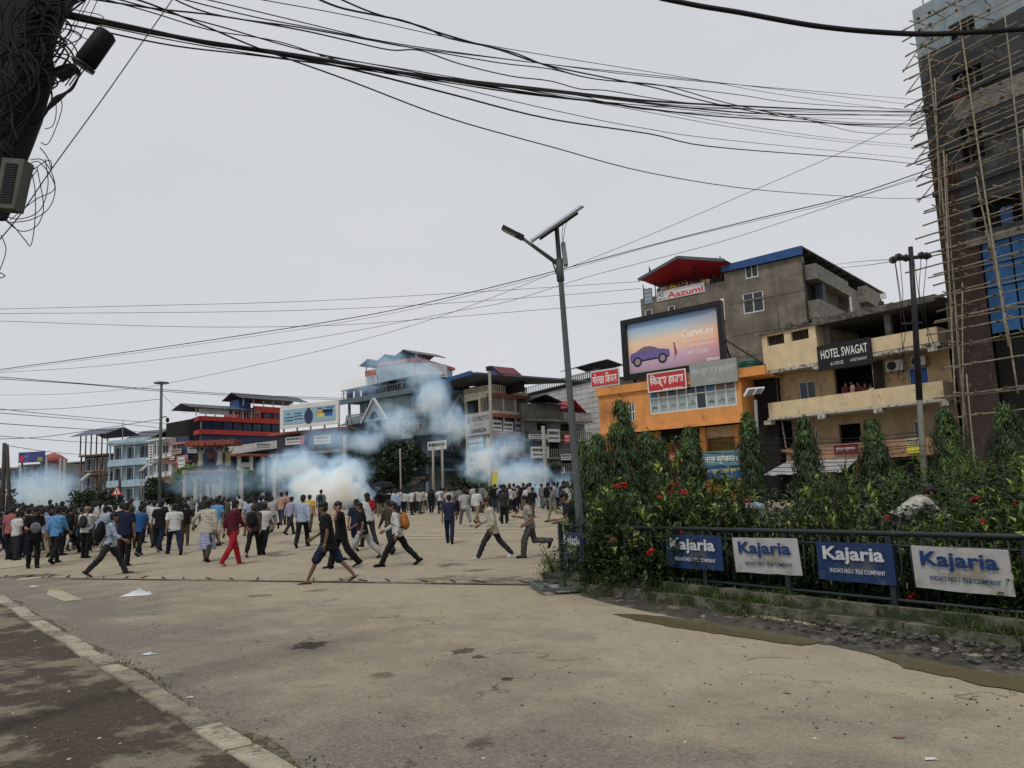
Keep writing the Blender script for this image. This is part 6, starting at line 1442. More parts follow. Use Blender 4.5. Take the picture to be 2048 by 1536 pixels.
for v0,zt_ in ((-.3,.15),(-.07,.27)):
    u=-.2
    while u<FL+4:
        l=srng.uniform(.95,1.3); mb=MB(); j=srng.uniform(-.015,.015); tz=srng.uniform(-.012,.012)
        a,c=u+.012,u+l-.012; y0,y1=v0+j-.16,v0+j
        mb.hexa([(a,y0,-.05),(c,y0+srng.uniform(-.01,.01),-.05),(c,y1,-.05),(a,y1,-.05),(a,y0+.015,zt_-tz),(c,y0+.015,zt_+tz),(c,y1-.01,zt_+tz),(a,y1-.01,zt_-tz)])
        mb.build('kerb_stone',ik_m,ik); u+=l
FENCE = M('dark_green_fence_paint', (.012,.021,.022), .6, .3, 5, spec=.4, col2=(.06,.035,.02), cover=.35)
fence = FM.root('metal_fence',0,0,.15); tag(fence,'dark green metal bar fence along the planted island','fence')
zr_=1.065-.15
mb=MB(); mb.tube([(0,0,zr_),(FL+3,0,zr_)],.03,8); mb.build('top_rail',FENCE,fence)
mb=MB(); mb.tube([(0,0,.17),(FL+3,0,.17)],.022,6); mb.build('bottom_rail',FENCE,fence)
mb=MB(); mb.tube([(0,0,.78),(FL+3,0,.78)],.016,6); mb.build('middle_rail',FENCE,fence)
k=0
while k*1.45<FL+3: u=k*1.45; mb=MB(); mb.box(u-.035,u+.035,-.035,.035,-.05,zr_-.03); mb.build('post',FENCE,fence); k+=1
mb=MB(); mb.tube([(0,0,.175),(0,0,zr_-.02)],.011,6); bar_me=mb.mesh('bar',FENCE)
n=int((FL+3)/.13)
for i in range(n): o=link('bar',bar_me,fence); o.location=(i*.13+.065,0,0)
fe = FE.root('metal_gate_fence',0,0,.15); fe.name='fence_end'; tag(fe,'short return of the bar fence with spikes at the island corner','fence')
mb=MB(); mb.tube([(0,0,zr_),(FE.L,0,zr_)],.03,8); mb.tube([(0,0,zr_-.14),(FE.L,0,zr_-.14)],.014,6); mb.build('top_rail',FENCE,fe); mb=MB(); mb.tube([(0,0,.1),(FE.L,0,.1)],.022,6); mb.build('bottom_rail',FENCE,fe)
for u in (0,FE.L): mb=MB(); mb.box(u-.04,u+.04,-.04,.04,-.05,zr_+.05); mb.build('post',FENCE,fe)
for i in range(9): mb=MB(); u=(i+.7)*FE.L/9.6; mb.tube([(u,0,.1),(u,0,zr_+.04),(u,0,zr_+.16)],[.011,.011,.002],5); mb.build('bar',FENCE,fe)
KBLUE = M('panel_blue', (.01,.033,.105), .55, .18, 3, .15, 20, col2=(.07,.08,.1), cover=.4, c2sc=3)
KWHITE = M('panel_white', (.42,.42,.42), .55, .12, 3, .15, 20, col2=(.26,.235,.19), cover=.42, c2sc=3)
KINK = M('panel_blue_ink', (.012,.04,.15), .6, .2, 6); KW = M('panel_white_ink', (.5,.52,.55), .6, .2, 6)
def kpanel(fr,x0,x1,yt,yb,blue,lab,tilt=0.,roll=0.,cut=1.0):
    u0,zt_=fr.uz(x0,yt,-.06); u1,_=fr.uz(x1,yt,-.06); z0=fr.uz(x0,yb,-.06)[1]; w,h=u1-u0,zt_-z0
    mb=MB(); nn=6; vs=[]
    for q in (0,1):
        for j in (0,1):
            for i in range(nn+1):
                x=-w/2+w*i/nn; vs.append((x,(.0 if q==0 else .012)+.008*math.sin(i*1.3+j*2),(-h/2 if j==0 else h/2)+(srng.uniform(-.006,.006) if q==0 else 0)))
    m_=nn+1; fs=[]
    for i in range(nn): fs+=[(i,i+1,m_+i+1,m_+i),(2*m_+i+1,2*m_+i,3*m_+i,3*m_+i+1),(m_+i,m_+i+1,3*m_+i+1,3*m_+i),(i+1,i,2*m_+i,2*m_+i+1)]
    fs+=[(0,m_,3*m_,2*m_),(nn,2*m_+nn,3*m_+nn,m_+nn)]
    mb.add(vs,fs); o=mb.build('advert_panel',KBLUE if blue else KWHITE); tag(o,lab,'sign','tile company panels on the fence')
    o.location=fr.world((u0+u1)/2,-.06,(zt_+z0)/2); o.rotation_euler=(tilt,roll,fr.ang)
    ink=KW if blue else KINK
    letters('Kajaria',0,-.012,h*.17,w*.8,h*.46,ink,o,.03); letters("INDIA'S NO.1 TILE COMPANY",w*.04,-.012,-h*.22,w*.72,h*.115,ink,o,.02)
    if not blue: mb=MB(); mb.box(-w/2+.005,w/2-.005,-.013,-.0095,h/2-.025,h/2-.008); 
    return o
kpanel(FM,1330,1441,1068,1133,True,'dark blue tile company panel half under the hanging leaves')
kpanel(FM,1465,1595,1074,1142,False,'white tile company panel between the two dark blue ones',R(3),R(-1))
kpanel(FM,1631,1783,1083,1158,True,'bright blue tile company panel with white lettering, between two white panels')
kpanel(FM,1822,2016,1092,1176,False,'large white tile company panel nearest the right edge',R(4),R(.6))
kpanel(FE,1125,1165,1062,1115,True,'small blue tile company panel on the fence end by the lamp post')
# fallen frame on the road corner
fp=[gp(1060,1174),gp(1150,1171),gp(1194,1184),gp(1088,1192)]; c=sum(fp,Vector())/4
fr_=empty('fallen_frame',c); tag(fr_,'grey green metal sign frame lying flat at the road corner','frame')
FRM=M('grey_green_frame_paint',(.075,.1,.1),.6,.25,5,col2=(.2,.2,.18),cover=.35)
up=Vector((0,0,.09))
for i in range(4): mb=MB(); mb.beam(fp[i]-c+up,fp[(i+1)%4]-c+up+Vector((0,0,.03 if i==1 else 0)),.06,.05); mb.build('frame_bar',FRM,fr_)
mb=MB(); mb.beam(fp[0].lerp(fp[1],.22)-c+up*.9,fp[3].lerp(fp[2],.2)-c+up*.9,.03,.03); mb.build('cross_bar',FRM,fr_)
mb=MB(); a=[fp[0].lerp(fp[1],.3),fp[0].lerp(fp[1],.97),fp[3].lerp(fp[2],.93),fp[3].lerp(fp[2],.25)]; mb.hexa([p-c+up*.3 for p in a]+[p-c+up*.4 for p in a]); mb.build('sheet',M('bent_sheet',(.26,.25,.21),.7,.25,4),fr_)
# litter
TR=M('pale_plastic',(.55,.57,.6),.4,.1,6,spec=.5)
def crumple(px,py,s,h,label,mat,cat,name,seed):
    p=gp(px,py); rg=random.Random(seed); mb=MB(); nr,na=6,16; vs=[(0,0,h*.45)]
    for r_ in range(1,nr+1):
        for a_ in range(na):
            t=2*math.pi*a_/na; f=r_/nr; q=s*f*(1+.9*mnoise.noise(Vector((math.cos(t)*2.3,math.sin(t)*2.3,seed*1.7)))+.3*mnoise.noise(Vector((math.cos(t)*7,math.sin(t)*7,seed)))); x,y=q*math.cos(t)*1.3,q*math.sin(t)*.8
            vs.append((x,y,max(.006,h*(1-f*f)*(.35+1.5*abs(mnoise.noise(Vector((x*4.2/s,y*4.2/s,seed))))))))
    mb.add(vs,[(0,1+a_,1+(a_+1)%na) for a_ in range(na)]+[(1+r_*na+a_,1+(r_+1)*na+a_,1+(r_+1)*na+(a_+1)%na,1+r_*na+(a_+1)%na) for r_ in range(nr-1) for a_ in range(na)])
    o=mb.build(name,mat); o.location=(p.x,p.y,.006 if p.y<20 else gz(p.x,p.y)); tag(o,label,cat)
crumple(279,1191,.2,.13,'crumpled white plastic bag lying on the road',TR,'plastic bag','plastic_bag',3)
crumple(297,1310,.055,.03,'small crumpled white paper near the kerb',TR,'paper','paper_scrap',4)
crumple(68,1174,.08,.03,'white paper scrap by the cut median at the left',TR,'paper','paper_scrap',5)
crumple(1861,1521,.032,.012,'white scrap of paper near the lower right corner',TR,'paper','paper_scrap',6)
crumple(1797,1477,.036,.012,'reddish leaf scrap lying on the lower right road',M('reddish_scrap',(.25,.13,.1),.8,.2),'leaf','leaf_scrap',7)
crumple(183,1357,.05,.015,'red scrap lying on the dark pavement',M('red_scrap',(.3,.04,.03),.8,.2),'scrap','red_scrap',8)
crumple(225,1349,.04,.015,'pale pinkish scrap on the dark pavement',M('pink_scrap',(.4,.28,.25),.8,.2),'scrap','pale_scrap',9)
crumple(380,1397,.03,.02,'tiny white wrapper in the gutter by the kerb',TR,'wrapper','wrapper',10)
p=gp(1521,1180); mb=MB(); vs=[]
mb.ell((0,0,.12),(.26,.2,.2),12,8); rk=mb.build('boulder',M('boulder_stone',(.16,.15,.13),.95,.35,5,.6,20)); rk.location=(p.x,p.y,.13); tag(rk,'rounded grey stone below the white tile panel on the island','stone')
for v in rk.data.vertices: v.co *= 1+.25*mnoise.noise(v.co*5)
# ------------------------------------------------------------------ vegetation
vrng = np.random.default_rng(4); grng = random.Random(9)
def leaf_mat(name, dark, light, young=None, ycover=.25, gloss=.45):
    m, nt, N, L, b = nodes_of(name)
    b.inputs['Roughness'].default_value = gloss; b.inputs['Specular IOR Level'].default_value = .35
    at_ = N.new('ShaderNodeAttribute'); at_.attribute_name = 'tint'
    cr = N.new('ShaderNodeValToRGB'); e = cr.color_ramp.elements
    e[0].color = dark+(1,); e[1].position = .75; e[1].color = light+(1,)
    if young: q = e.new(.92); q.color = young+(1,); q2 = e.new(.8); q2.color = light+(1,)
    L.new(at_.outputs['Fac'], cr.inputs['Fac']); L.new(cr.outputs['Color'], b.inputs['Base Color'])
    tr = N.new('ShaderNodeBsdfTranslucent'); mx = N.new('ShaderNodeMixShader'); mx.inputs[0].default_value = .22
    L.new(cr.outputs['Color'], tr.inputs['Color']); L.new(b.outputs[0], mx.inputs[1]); L.new(tr.outputs[0], mx.inputs[2])
    L.new(mx.outputs[0], N['Material Output'].inputs['Surface'])
    return m
def leaf_mesh(name, P, D, U, ln, wd, tint, mat, curl=.25):
    """many leaves: base points P, directions D, upward normals U, lengths, widths"""
    n = len(P); D = D/np.linalg.norm(D,axis=1,keepdims=True); S = np.cross(D,U); S /= np.maximum(np.linalg.norm(S,axis=1,keepdims=True),1e-6); Nn = np.cross(S,D)
    ln = ln[:,None]; wd = wd[:,None]
    mid = P + D*ln*.45 - Nn*ln*curl*.15; tip = P + D*ln - Nn*ln*curl
    l = mid + S*wd*.5 + Nn*wd*.18; r = mid - S*wd*.5 + Nn*wd*.18
    V = np.stack([P, l, tip, r, mid],1).reshape(-1,3)
    i = (np.arange(n)*5)[:,None]; F = np.concatenate([i+np.array([[0,4,1]]), i+np.array([[1,4,2]]), i+np.array([[0,3,4]]), i+np.array([[3,2,4]])],1).reshape(-1,3)
    me = bpy.data.meshes.new(name); me.vertices.add(len(V)); me.vertices.foreach_set('co', V.ravel())
    me.loops.add(F.size); me.loops.foreach_set('vertex_index', F.ravel()); me.polygons.add(len(F))
    me.polygons.foreach_set('loop_start', np.arange(0,F.size,3)); me.update(calc_edges=True)
    a = me.attributes.new('tint','FLOAT','POINT'); a.data.foreach_set('value', np.repeat(tint,5))
    me.materials.append(mat); return me
def unit(n): v = vrng.normal(size=(n,3)); return v/np.linalg.norm(v,axis=1,keepdims=True)
BARK = M('dark_bark', (.06,.045,.035), .95, .35, 6, .5, 30)
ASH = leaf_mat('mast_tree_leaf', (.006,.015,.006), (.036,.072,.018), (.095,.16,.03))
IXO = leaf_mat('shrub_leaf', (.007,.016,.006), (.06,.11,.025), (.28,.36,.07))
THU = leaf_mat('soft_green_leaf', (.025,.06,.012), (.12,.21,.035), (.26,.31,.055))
FARL = leaf_mat('far_tree_leaf', (.012,.02,.012), (.03,.05,.025), None)
def mast_mesh(h, w, n, seed):
    rg = np.random.default_rng(seed); nb = 380; t = rg.random(nb)**.85; ang = rg.random(nb)*6.283
    prof = w*np.minimum(1, (1-t)*3.0+.2)*(.55+.45*np.sin(np.minimum(t*3+.5,1.57)))*(.75+.5*rg.random(nb))
    ends = np.stack([np.cos(ang)*prof, np.sin(ang)*prof, t*h*.93 - prof*.9 + h*.05],1); st = np.stack([0*t,0*t,t*h*.95+h*.04],1)
    k = rg.integers(0,nb,n); s = .25+.75*rg.random(n)**.6; P = st[k]*(1-s[:,None]) + ends[k]*s[:,None] + rg.normal(size=(n,3))*.06
    out = np.stack([np.cos(ang[k]),np.sin(ang[k]),0*s],1); D = out*(.25+.35*rg.random(n))[:,None] + np.array([0,0,-1.])*(.6+.5*rg.random(n))[:,None] + rg.normal(size=(n,3))*.25
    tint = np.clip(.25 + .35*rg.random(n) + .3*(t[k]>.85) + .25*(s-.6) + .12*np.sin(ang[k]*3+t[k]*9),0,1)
    return leaf_mesh('foliage',P,D,out+np.array([0,0,.3]),.11+.09*rg.random(n),.03+.02*rg.random(n),tint,ASH)
def mast_tree(px,pyt,Y,w,label,n=5200,seed=1,pyb=None):
    b = at(px,1000,Y); b.z = gz(b.x,b.y)+.05; z = at(px,pyt,Y); 
    # plumb trunk below the tip
    b.x = z.x; h = z.z-b.z; r = empty('mast_tree',b); tag(r,label,'tree','mast trees behind the island')
    mb = MB(); mb.tube([(0,0,-.1),(.03,.02,h*.5),(0,0,h*.97)],[.1,.07,.015],7); mb.build('trunk',BARK,r)
    o = link('crown',mast_mesh(h,w,n,seed),r); tag(o,kind='stuff'); return r
MT=[(1240,792,22,.62,'tallest pointed mast tree beside the orange building'),(1192,862,21,.5,'drooping mast tree just right of the lamp post'),(1166,878,21.5,.45,'mast tree partly hidden by the lamp post'),(1292,858,22.5,.48,'mast tree right of the tallest pointed one'),(1318,872,23,.4,'small mast tree in front of the orange pillar'),
 (1377,850,24,.5,'mast tree between the red sign and the cyan sign'),(1494,818,26,.52,'mast tree beside the thin yellow green pole'),(1606,828,25,.55,'mast tree in front of the left hotel windows'),(1741,832,24,.6,'mast tree in front of the middle of the hotel'),(1886,806,25,.75,'mast tree right of the dark utility pole'),(2008,800,24,.85,'mast tree before the scaffolded building at the right edge')]
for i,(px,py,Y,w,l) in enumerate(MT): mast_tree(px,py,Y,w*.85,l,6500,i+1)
# leafy shrubs behind the fence
def shrub_mesh(seed, rx, ry, rz, nr, mat, ll=.1, lw=.042, per=9):
    rg = np.random.default_rng(seed); c = rg.normal(size=(nr,3)); c /= np.linalg.norm(c,axis=1,keepdims=True); rad = .35+.65*rg.random(nr)**.45
    lump = 1+.28*np.sin(c[:,0]*5+seed)+.2*np.sin(c[:,1]*6+c[:,2]*4)
    C = c*(rad*lump)[:,None]*np.array([rx,ry,rz]); C[:,2] = np.abs(C[:,2]*1.0)*.95 + .1*rz*rg.random(nr); C[:,2] *= 1.0
    k = np.repeat(np.arange(nr),per); n = len(k); a = rg.random(n)*6.283; el = .15+.5*rg.random(n)
    up = c[k]*.6+np.array([0,0,.6]); D = np.stack([np.cos(a),np.sin(a),el],1) + up*.45 + rg.normal(size=(n,3))*.12
    P = C[k] + rg.normal(size=(n,3))*.025 - np.array([0,0,1.])*(rg.random(n)*.1)[:,None]
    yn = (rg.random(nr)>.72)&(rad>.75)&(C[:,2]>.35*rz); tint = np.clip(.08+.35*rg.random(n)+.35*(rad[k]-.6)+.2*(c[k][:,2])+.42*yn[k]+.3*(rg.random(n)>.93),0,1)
    return leaf_mesh('foliage',P,D,np.tile([0,0,1.],(n,1))+rg.normal(size=(n,3))*.2,ll*(.7+.6*rg.random(n)),lw*(.8+.4*rg.random(n)),tint,mat,.3), C, c
FLOWER = M('red_flower', (.45,.018,.015), .6, .3, 20)
def flower_mesh(seed):
    rg=random.Random(seed); mb=MB()
    for _ in range(26):
        d=Vector((rg.gauss(0,1),rg.gauss(0,1),abs(rg.gauss(0,1))*.7)).normalized(); p=d*.055; s=d.orthogonal().normalized(); t=d.cross(s); r_=.017
        mb.add([p+s*r_,p+t*r_,p-s*r_,p-t*r_,p+d*.012],[(0,1,4),(1,2,4),(2,3,4),(3,0,4)])
    return mb.mesh('flower_cluster',FLOWER)
FLM=[flower_mesh(i) for i in range(3)]
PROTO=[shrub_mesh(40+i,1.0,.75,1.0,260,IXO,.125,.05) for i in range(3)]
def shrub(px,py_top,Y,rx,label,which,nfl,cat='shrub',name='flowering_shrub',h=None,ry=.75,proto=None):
    t=at(px,py_top,Y); zb_=.15 if Y<20 else gz(t.x,t.y); h=t.z-zb_
    r=empty(name,(t.x,t.y,zb_)); tag(r,label,cat,'shrubs on the planted island')
    me,C,c=(proto or PROTO[which]); rot=grng.uniform(0,6.28)
    o=link('foliage',me,r); o.scale=(rx,rx*ry/.75,h/1.08); o.rotation_euler=(0,0,rot); tag(o,kind='stuff')
    mb=MB()
    for k in range(7):
        a=k*.9; mb.tube([(0,0,-.05),(.15*rx*math.cos(a),.15*rx*math.sin(a),h*.35),(.5*rx*math.cos(a),.5*rx*math.sin(a),h*.75)],[.022,.015,.006],5)
    mb.build('stem',BARK,r); q=0; tries=0; cam_d=(CAMLOC-Vector((t.x,t.y,h*.6))).normalized()
    while q<nfl and tries<400:
        tries+=1; i=grng.randrange(len(C)); v=Vector((C[i][0]*rx,C[i][1]*rx*ry/.75,C[i][2]*h/1.08)); v.rotate(Matrix.Rotation(rot,3,'Z')); d=Vector(c[i]); d.rotate(Matrix.Rotation(rot,3,'Z'))
        if Vector(C[i]).length<.75 or d.y>.2: continue
        f=link('flower_cluster',FLM[q%3],r); f.location=v*1.04+Vector((0,0,.02)); s=grng.uniform(.8,1.35); f.scale=(s,s,s*.8); f.rotation_euler=(grng.uniform(-.6,.6),grng.uniform(-.6,.6),0); q+=1
    return r
SH=[(1205,985,14.2,.85,'shrub with red flowers beside the lamp post',3),(1262,955,13.6,.95,'broad leafy shrub under the tallest mast tree',3),(1335,935,13.0,.9,'red flowered shrub left of the dark blue panel',5),(1345,915,13.6,.55,'tall shrub with red and pink blossom reaching the red sign',4),(1415,925,12.6,.95,'dense shrub above the dark blue panel with a large red flower',5),(1470,960,12.0,.6,'shrub beside the person in the pale shirt',1),
 (1600,985,11.2,.65,'shrub with pointed leaves above the white panel',1),(1655,905,12.2,.5,'tall dark shrub in front of the grey awning',0),(1665,975,10.6,.6,'bushy shrub above the bright blue panel',3),(1745,985,10.2,.65,'yellow green shrub with dark red flowers above the bright blue panel',4),(1800,1030,9.6,.5,'low bright shrub left of the large white panel',2),
 (1935,985,9.4,.8,'red flowered shrub above the large white panel',5),(2025,960,8.8,.75,'tall red flowered shrub at the right edge',5),(2090,960,8.2,.8,'leafy shrub cut by the right edge',3),(1550,1035,11.4,.4,'low shrub below the person in the pale shirt',0),(1880,1035,9.2,.5,'low yellow green shrub behind the white panel',1),(1225,1045,13.4,.7,'low dark shrub at the fence corner',2),(1300,1040,12.6,.7,'low dark shrub behind the fence left of the panels',1),(1375,1035,12.2,.55,'leafy shrub drooping over the dark blue panel',1),(1430,1060,11.8,.5,'small shrub between the two left panels',0)]
for i,(px,py,Y,rx,l,nf) in enumerate(SH): shrub(px,py,Y,rx,l,i%3,min(nf,max(0,round(nf*.6)) or (1 if 'flower' in l or 'blossom' in l else 0)))
# soft green weeping bushes behind
TP=[shrub_mesh(60+i,1.0,.8,1.0,420,THU,.12,.022,10) for i in range(2)]
for i,(px,py,Y,rx,l) in enumerate([(1960,905,15.5,.95,'light green feathery bush at the right'),(1900,950,14.5,.8,'yellow tipped feathery bush right of the pole'),(1785,930,16.5,.9,'dark feathery bush left of the tall pole'),(2040,880,17,1.1,'tall green bush at the right edge'),(1850,960,17.5,.9,'feathery bush behind the tall pole'),(1905,890,18.5,1.0,'green bush in front of the hotel corner')]):
    shrub(px,py,Y,rx,l,0,0,'bush','feathery_bush',proto=TP[i%2])
# dense planting behind the fence, its back rows added to darken the gap
def leaf_strip(name,u0,u1,v0,v1,z0,z1,n,mat,ll,lw,seed,dark=.0,kind='stuff'):
    rg=np.random.default_rng(seed); u=u0+(u1-u0)*rg.random(n); v=v0+(v1-v0)*rg.random(n); z=z0+(z1-z0)*rg.random(n)
    P=np.stack([FM.a.x+FM.u.x*u+FM.n.x*v, FM.a.y+FM.u.y*u+FM.n.y*v, z],1); D=rg.normal(size=(n,3)); D[:,2]=np.abs(D[:,2])*.6+.2
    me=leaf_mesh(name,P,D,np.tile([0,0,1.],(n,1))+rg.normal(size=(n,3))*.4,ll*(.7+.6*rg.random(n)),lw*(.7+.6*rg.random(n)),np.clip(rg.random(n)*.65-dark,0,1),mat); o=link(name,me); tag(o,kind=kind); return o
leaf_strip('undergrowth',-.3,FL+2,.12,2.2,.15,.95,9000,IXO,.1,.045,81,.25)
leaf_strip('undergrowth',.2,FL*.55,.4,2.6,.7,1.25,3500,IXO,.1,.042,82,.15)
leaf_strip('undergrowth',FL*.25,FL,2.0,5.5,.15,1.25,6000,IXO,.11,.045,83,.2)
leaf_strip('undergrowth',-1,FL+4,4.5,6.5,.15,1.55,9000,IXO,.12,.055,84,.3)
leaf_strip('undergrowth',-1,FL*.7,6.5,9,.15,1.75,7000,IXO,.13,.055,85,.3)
# grass and weeds in front of the fence
def tufts(name,pts,n,seed,hmin,hmax):
    rg=np.random.default_rng(seed); k=rg.integers(0,len(pts),n); base=np.array(pts)[k]+rg.normal(size=(n,3))*np.array([.09,.09,0]); D=rg.normal(size=(n,3))*.45+np.array([0,0,1.])
    me=leaf_mesh(name,base,D,unit(n),hmin+(hmax-hmin)*rg.random(n),.008+.01*rg.random(n),np.clip(.25+.7*rg.random(n),0,1),GRS,.35); return tag(link(name,me),kind='stuff')
GRS=leaf_mat('grass_blade',(.02,.035,.01),(.06,.09,.02),(.15,.15,.05),gloss=.7)
pts=[]
for _ in range(700):
    u=grng.uniform(-.5,FL+3); v=grng.choice([-.02,-.22,-.24,-.2,-.5,-.1]); 
    if mnoise.noise(Vector((u*.8,v*2,3)))<-.05: continue
    p=FM.world(u,v+grng.uniform(-.06,.06),0); pts.append((p.x,p.y,.25 if v>-.1 else (.15 if v>-.4 else .02)))
tufts('grass',pts,9000,3,.03,.13)
pts=[]
for _ in range(60): p=gp(grng.uniform(1085,1165),grng.uniform(1120,1168)); pts.append((p.x,p.y,.01))
tufts('grass',pts,1400,5,.05,.2)
pts=[]
for _ in range(30):
    p=kp(grng.uniform(-1,9),grng.uniform(.02,.07),.01); pts.append(tuple(p))
tufts('grass',pts,420,6,.015,.04)
# weed at the fence corner
p=gp(1112,1160); wr_=empty('weed_plant',(p.x,p.y,.02)); tag(wr_,'wiry weed with round leaves at the fence corner beside the road','plant')
mb=MB(); LP=[]; LD=[]
for k in range(6):
    a=grng.uniform(0,6.28); h_=grng.uniform(.35,.8); tip=Vector((.3*math.cos(a),.2*math.sin(a),h_)); mb.tube([(0,0,0),tip*.5+Vector((0,0,.08)),tip],[.008,.006,.003],4)
    for j in range(9): t=.25+.75*j/8; LP.append(list(tip*t+Vector((0,0,.08*math.sin(t*3.1))))); LD.append([grng.gauss(0,1),grng.gauss(0,1),.5])
mb.build('stem',BARK,wr_); o=link('foliage',leaf_mesh('foliage',np.array(LP),np.array(LD),np.tile([0,0,1.],(len(LP),1)),np.full(len(LP),.09),np.full(len(LP),.05),vrng.random(len(LP))*.6+.3,IXO),wr_); tag(o,kind='stuff')
# far trees
def far_tree(px,pyt,pyb,Y,rpx,label,seed,mat=None,n=5200,light=0.,ls=.5,cat='tree'):
    b=at(px,pyb,Y); b.z=gz(b.x,b.y); t=at(px,pyt,Y); h=t.z-b.z; w=rpx*Y/FPX; rg=np.random.default_rng(seed)
    r=empty('broadleaf_tree',b); tag(r,label,cat); nl=14; lc=rg.normal(size=(nl,3)); lc/=np.linalg.norm(lc,axis=1,keepdims=True); lc*= (.3+.5*rg.random(nl))[:,None]; lc=lc*np.array([w,w,h*.36])+np.array([0,0,h*.62])
    k=rg.integers(0,nl,n); v=rg.normal(size=(n,3)); v/=np.linalg.norm(v,axis=1,keepdims=True); P=lc[k]+v*(w*.42*(.5+.5*rg.random(n)**.5))[:,None]*np.array([1,1,.8]); P[:,2]=np.clip(P[:,2],h*.18,h*1.02)
    o=link('crown',leaf_mesh('crown',P,v+rg.normal(size=(n,3))*.6,v,ls*(.6+.8*rg.random(n)),ls*.5*(.7+.6*rg.random(n)),np.clip(.15+.5*rg.random(n)+.35*v[:,2]+light,0,1),mat or FARL),r); tag(o,kind='stuff')
    mb=MB(); mb.tube([(0,0,-.1),(.1,0,h*.3),(0,0,h*.6)],[h*.03,h*.025,h*.01],7)
    for q in range(5): e=Vector(lc[q]); mb.tube([(0,0,h*.3),e*.6+Vector((0,0,h*.12)),e],[h*.015,h*.01,h*.004],5)
    mb.build('trunk',BARK,r)
far_tree(762,868,990,94,62,'large dark tree in front of the blue corner building',1,n=9000); far_tree(800,880,990,96,50,'dark spreading tree right of the large dark tree',2,n=5000); far_tree(790,838,960,99,26,'narrow dark tree top against the blue corner windows',9,n=2200)
far_tree(497,938,990,84,24,'round green tree left of the white smoke',3,THU,n=3000); far_tree(370,935,990,92,40,'bright topped tree beside the monument',4,THU,n=3500); far_tree(322,950,992,88,30,'dark green tree behind the ringed pole',5,n=2600)
far_tree(960,935,985,92,22,'bright green street tree behind the far crowd',6,THU,n=2200,light=.15); far_tree(925,945,985,93,24,'dark street tree left of the yellow flag',7,n=2000); far_tree(1108,920,985,86,14,'small tree by the pale concrete pole',8,n=1200)
def hedge(px0,px1,py,Y,label,seed):
    a=at(px0,995,Y); c=at(px1,995,Y); t=at(px0,py,Y).z; rg=np.random.default_rng(seed); n=3000; s=rg.random(n); g=gz(a.x,a.y); P=np.stack([a.x+(c.x-a.x)*s,a.y+(c.y-a.y)*s+rg.normal(size=n)*.6,g+(t-g)*rg.random(n)**.7*(.8+.25*np.sin(s*23))],1); v=rg.normal(size=(n,3)); v[:,2]=np.abs(v[:,2])
    o=link('hedge',leaf_mesh('hedge',P,v,unit(n),.4*(.6+.8*rg.random(n)),.2*(.6+.8*rg.random(n)),np.clip(.2+.7*rg.random(n),0,1),FARL)); tag(o,label,'hedge')
hedge(150,240,985,82,'green hedge strip left of the ringed pole',1); hedge(-30,20,984,80,'green bushes at the far left edge',3)
# ------------------------------------------------------------------ people
prng = random.Random(31)
def vox(mb, size, name, smooth=3, fold=0.0, seed=0):
    me = bpy.data.meshes.new(name); me.from_pydata(mb.v, [], mb.f); me.update()
    o = bpy.data.objects.new(name, me); COL.objects.link(o)
    m = o.modifiers.new('r','REMESH'); m.mode = 'VOXEL'; m.voxel_size = size; m.use_smooth_shade = True
    s = o.modifiers.new('s','SMOOTH'); s.iterations = smooth; s.factor = .5
    dg = bpy.context.evaluated_depsgraph_get(); out = bpy.data.meshes.new_from_object(o.evaluated_get(dg))
    bpy.data.objects.remove(o); bpy.data.meshes.remove(me)
    if fold:
        n = len(out.vertices); co = np.empty(n*3); out.vertices.foreach_get('co',co); co = co.reshape(-1,3); no = np.empty(n*3); out.vertices.foreach_get('normal',no); no = no.reshape(-1,3)
        w = np.sin(co[:,2]*27+co[:,0]*31+seed)*np.sin(co[:,1]*31-co[:,2]*13+seed*2)+.6*np.sin(co[:,2]*70+co[:,1]*40+seed)
        co += no*(w*fold)[:,None]; out.vertices.foreach_set('co',co.ravel()); out.update()
    return out
def limb(mb, pts, rs, n=10, ysc=1.0):
    mb.tube(pts, rs, n)
    for p, r in zip(pts, rs): mb.ell(p, r*.99, 10, 6)
def V(x,y,z): return Vector((x,y,z))
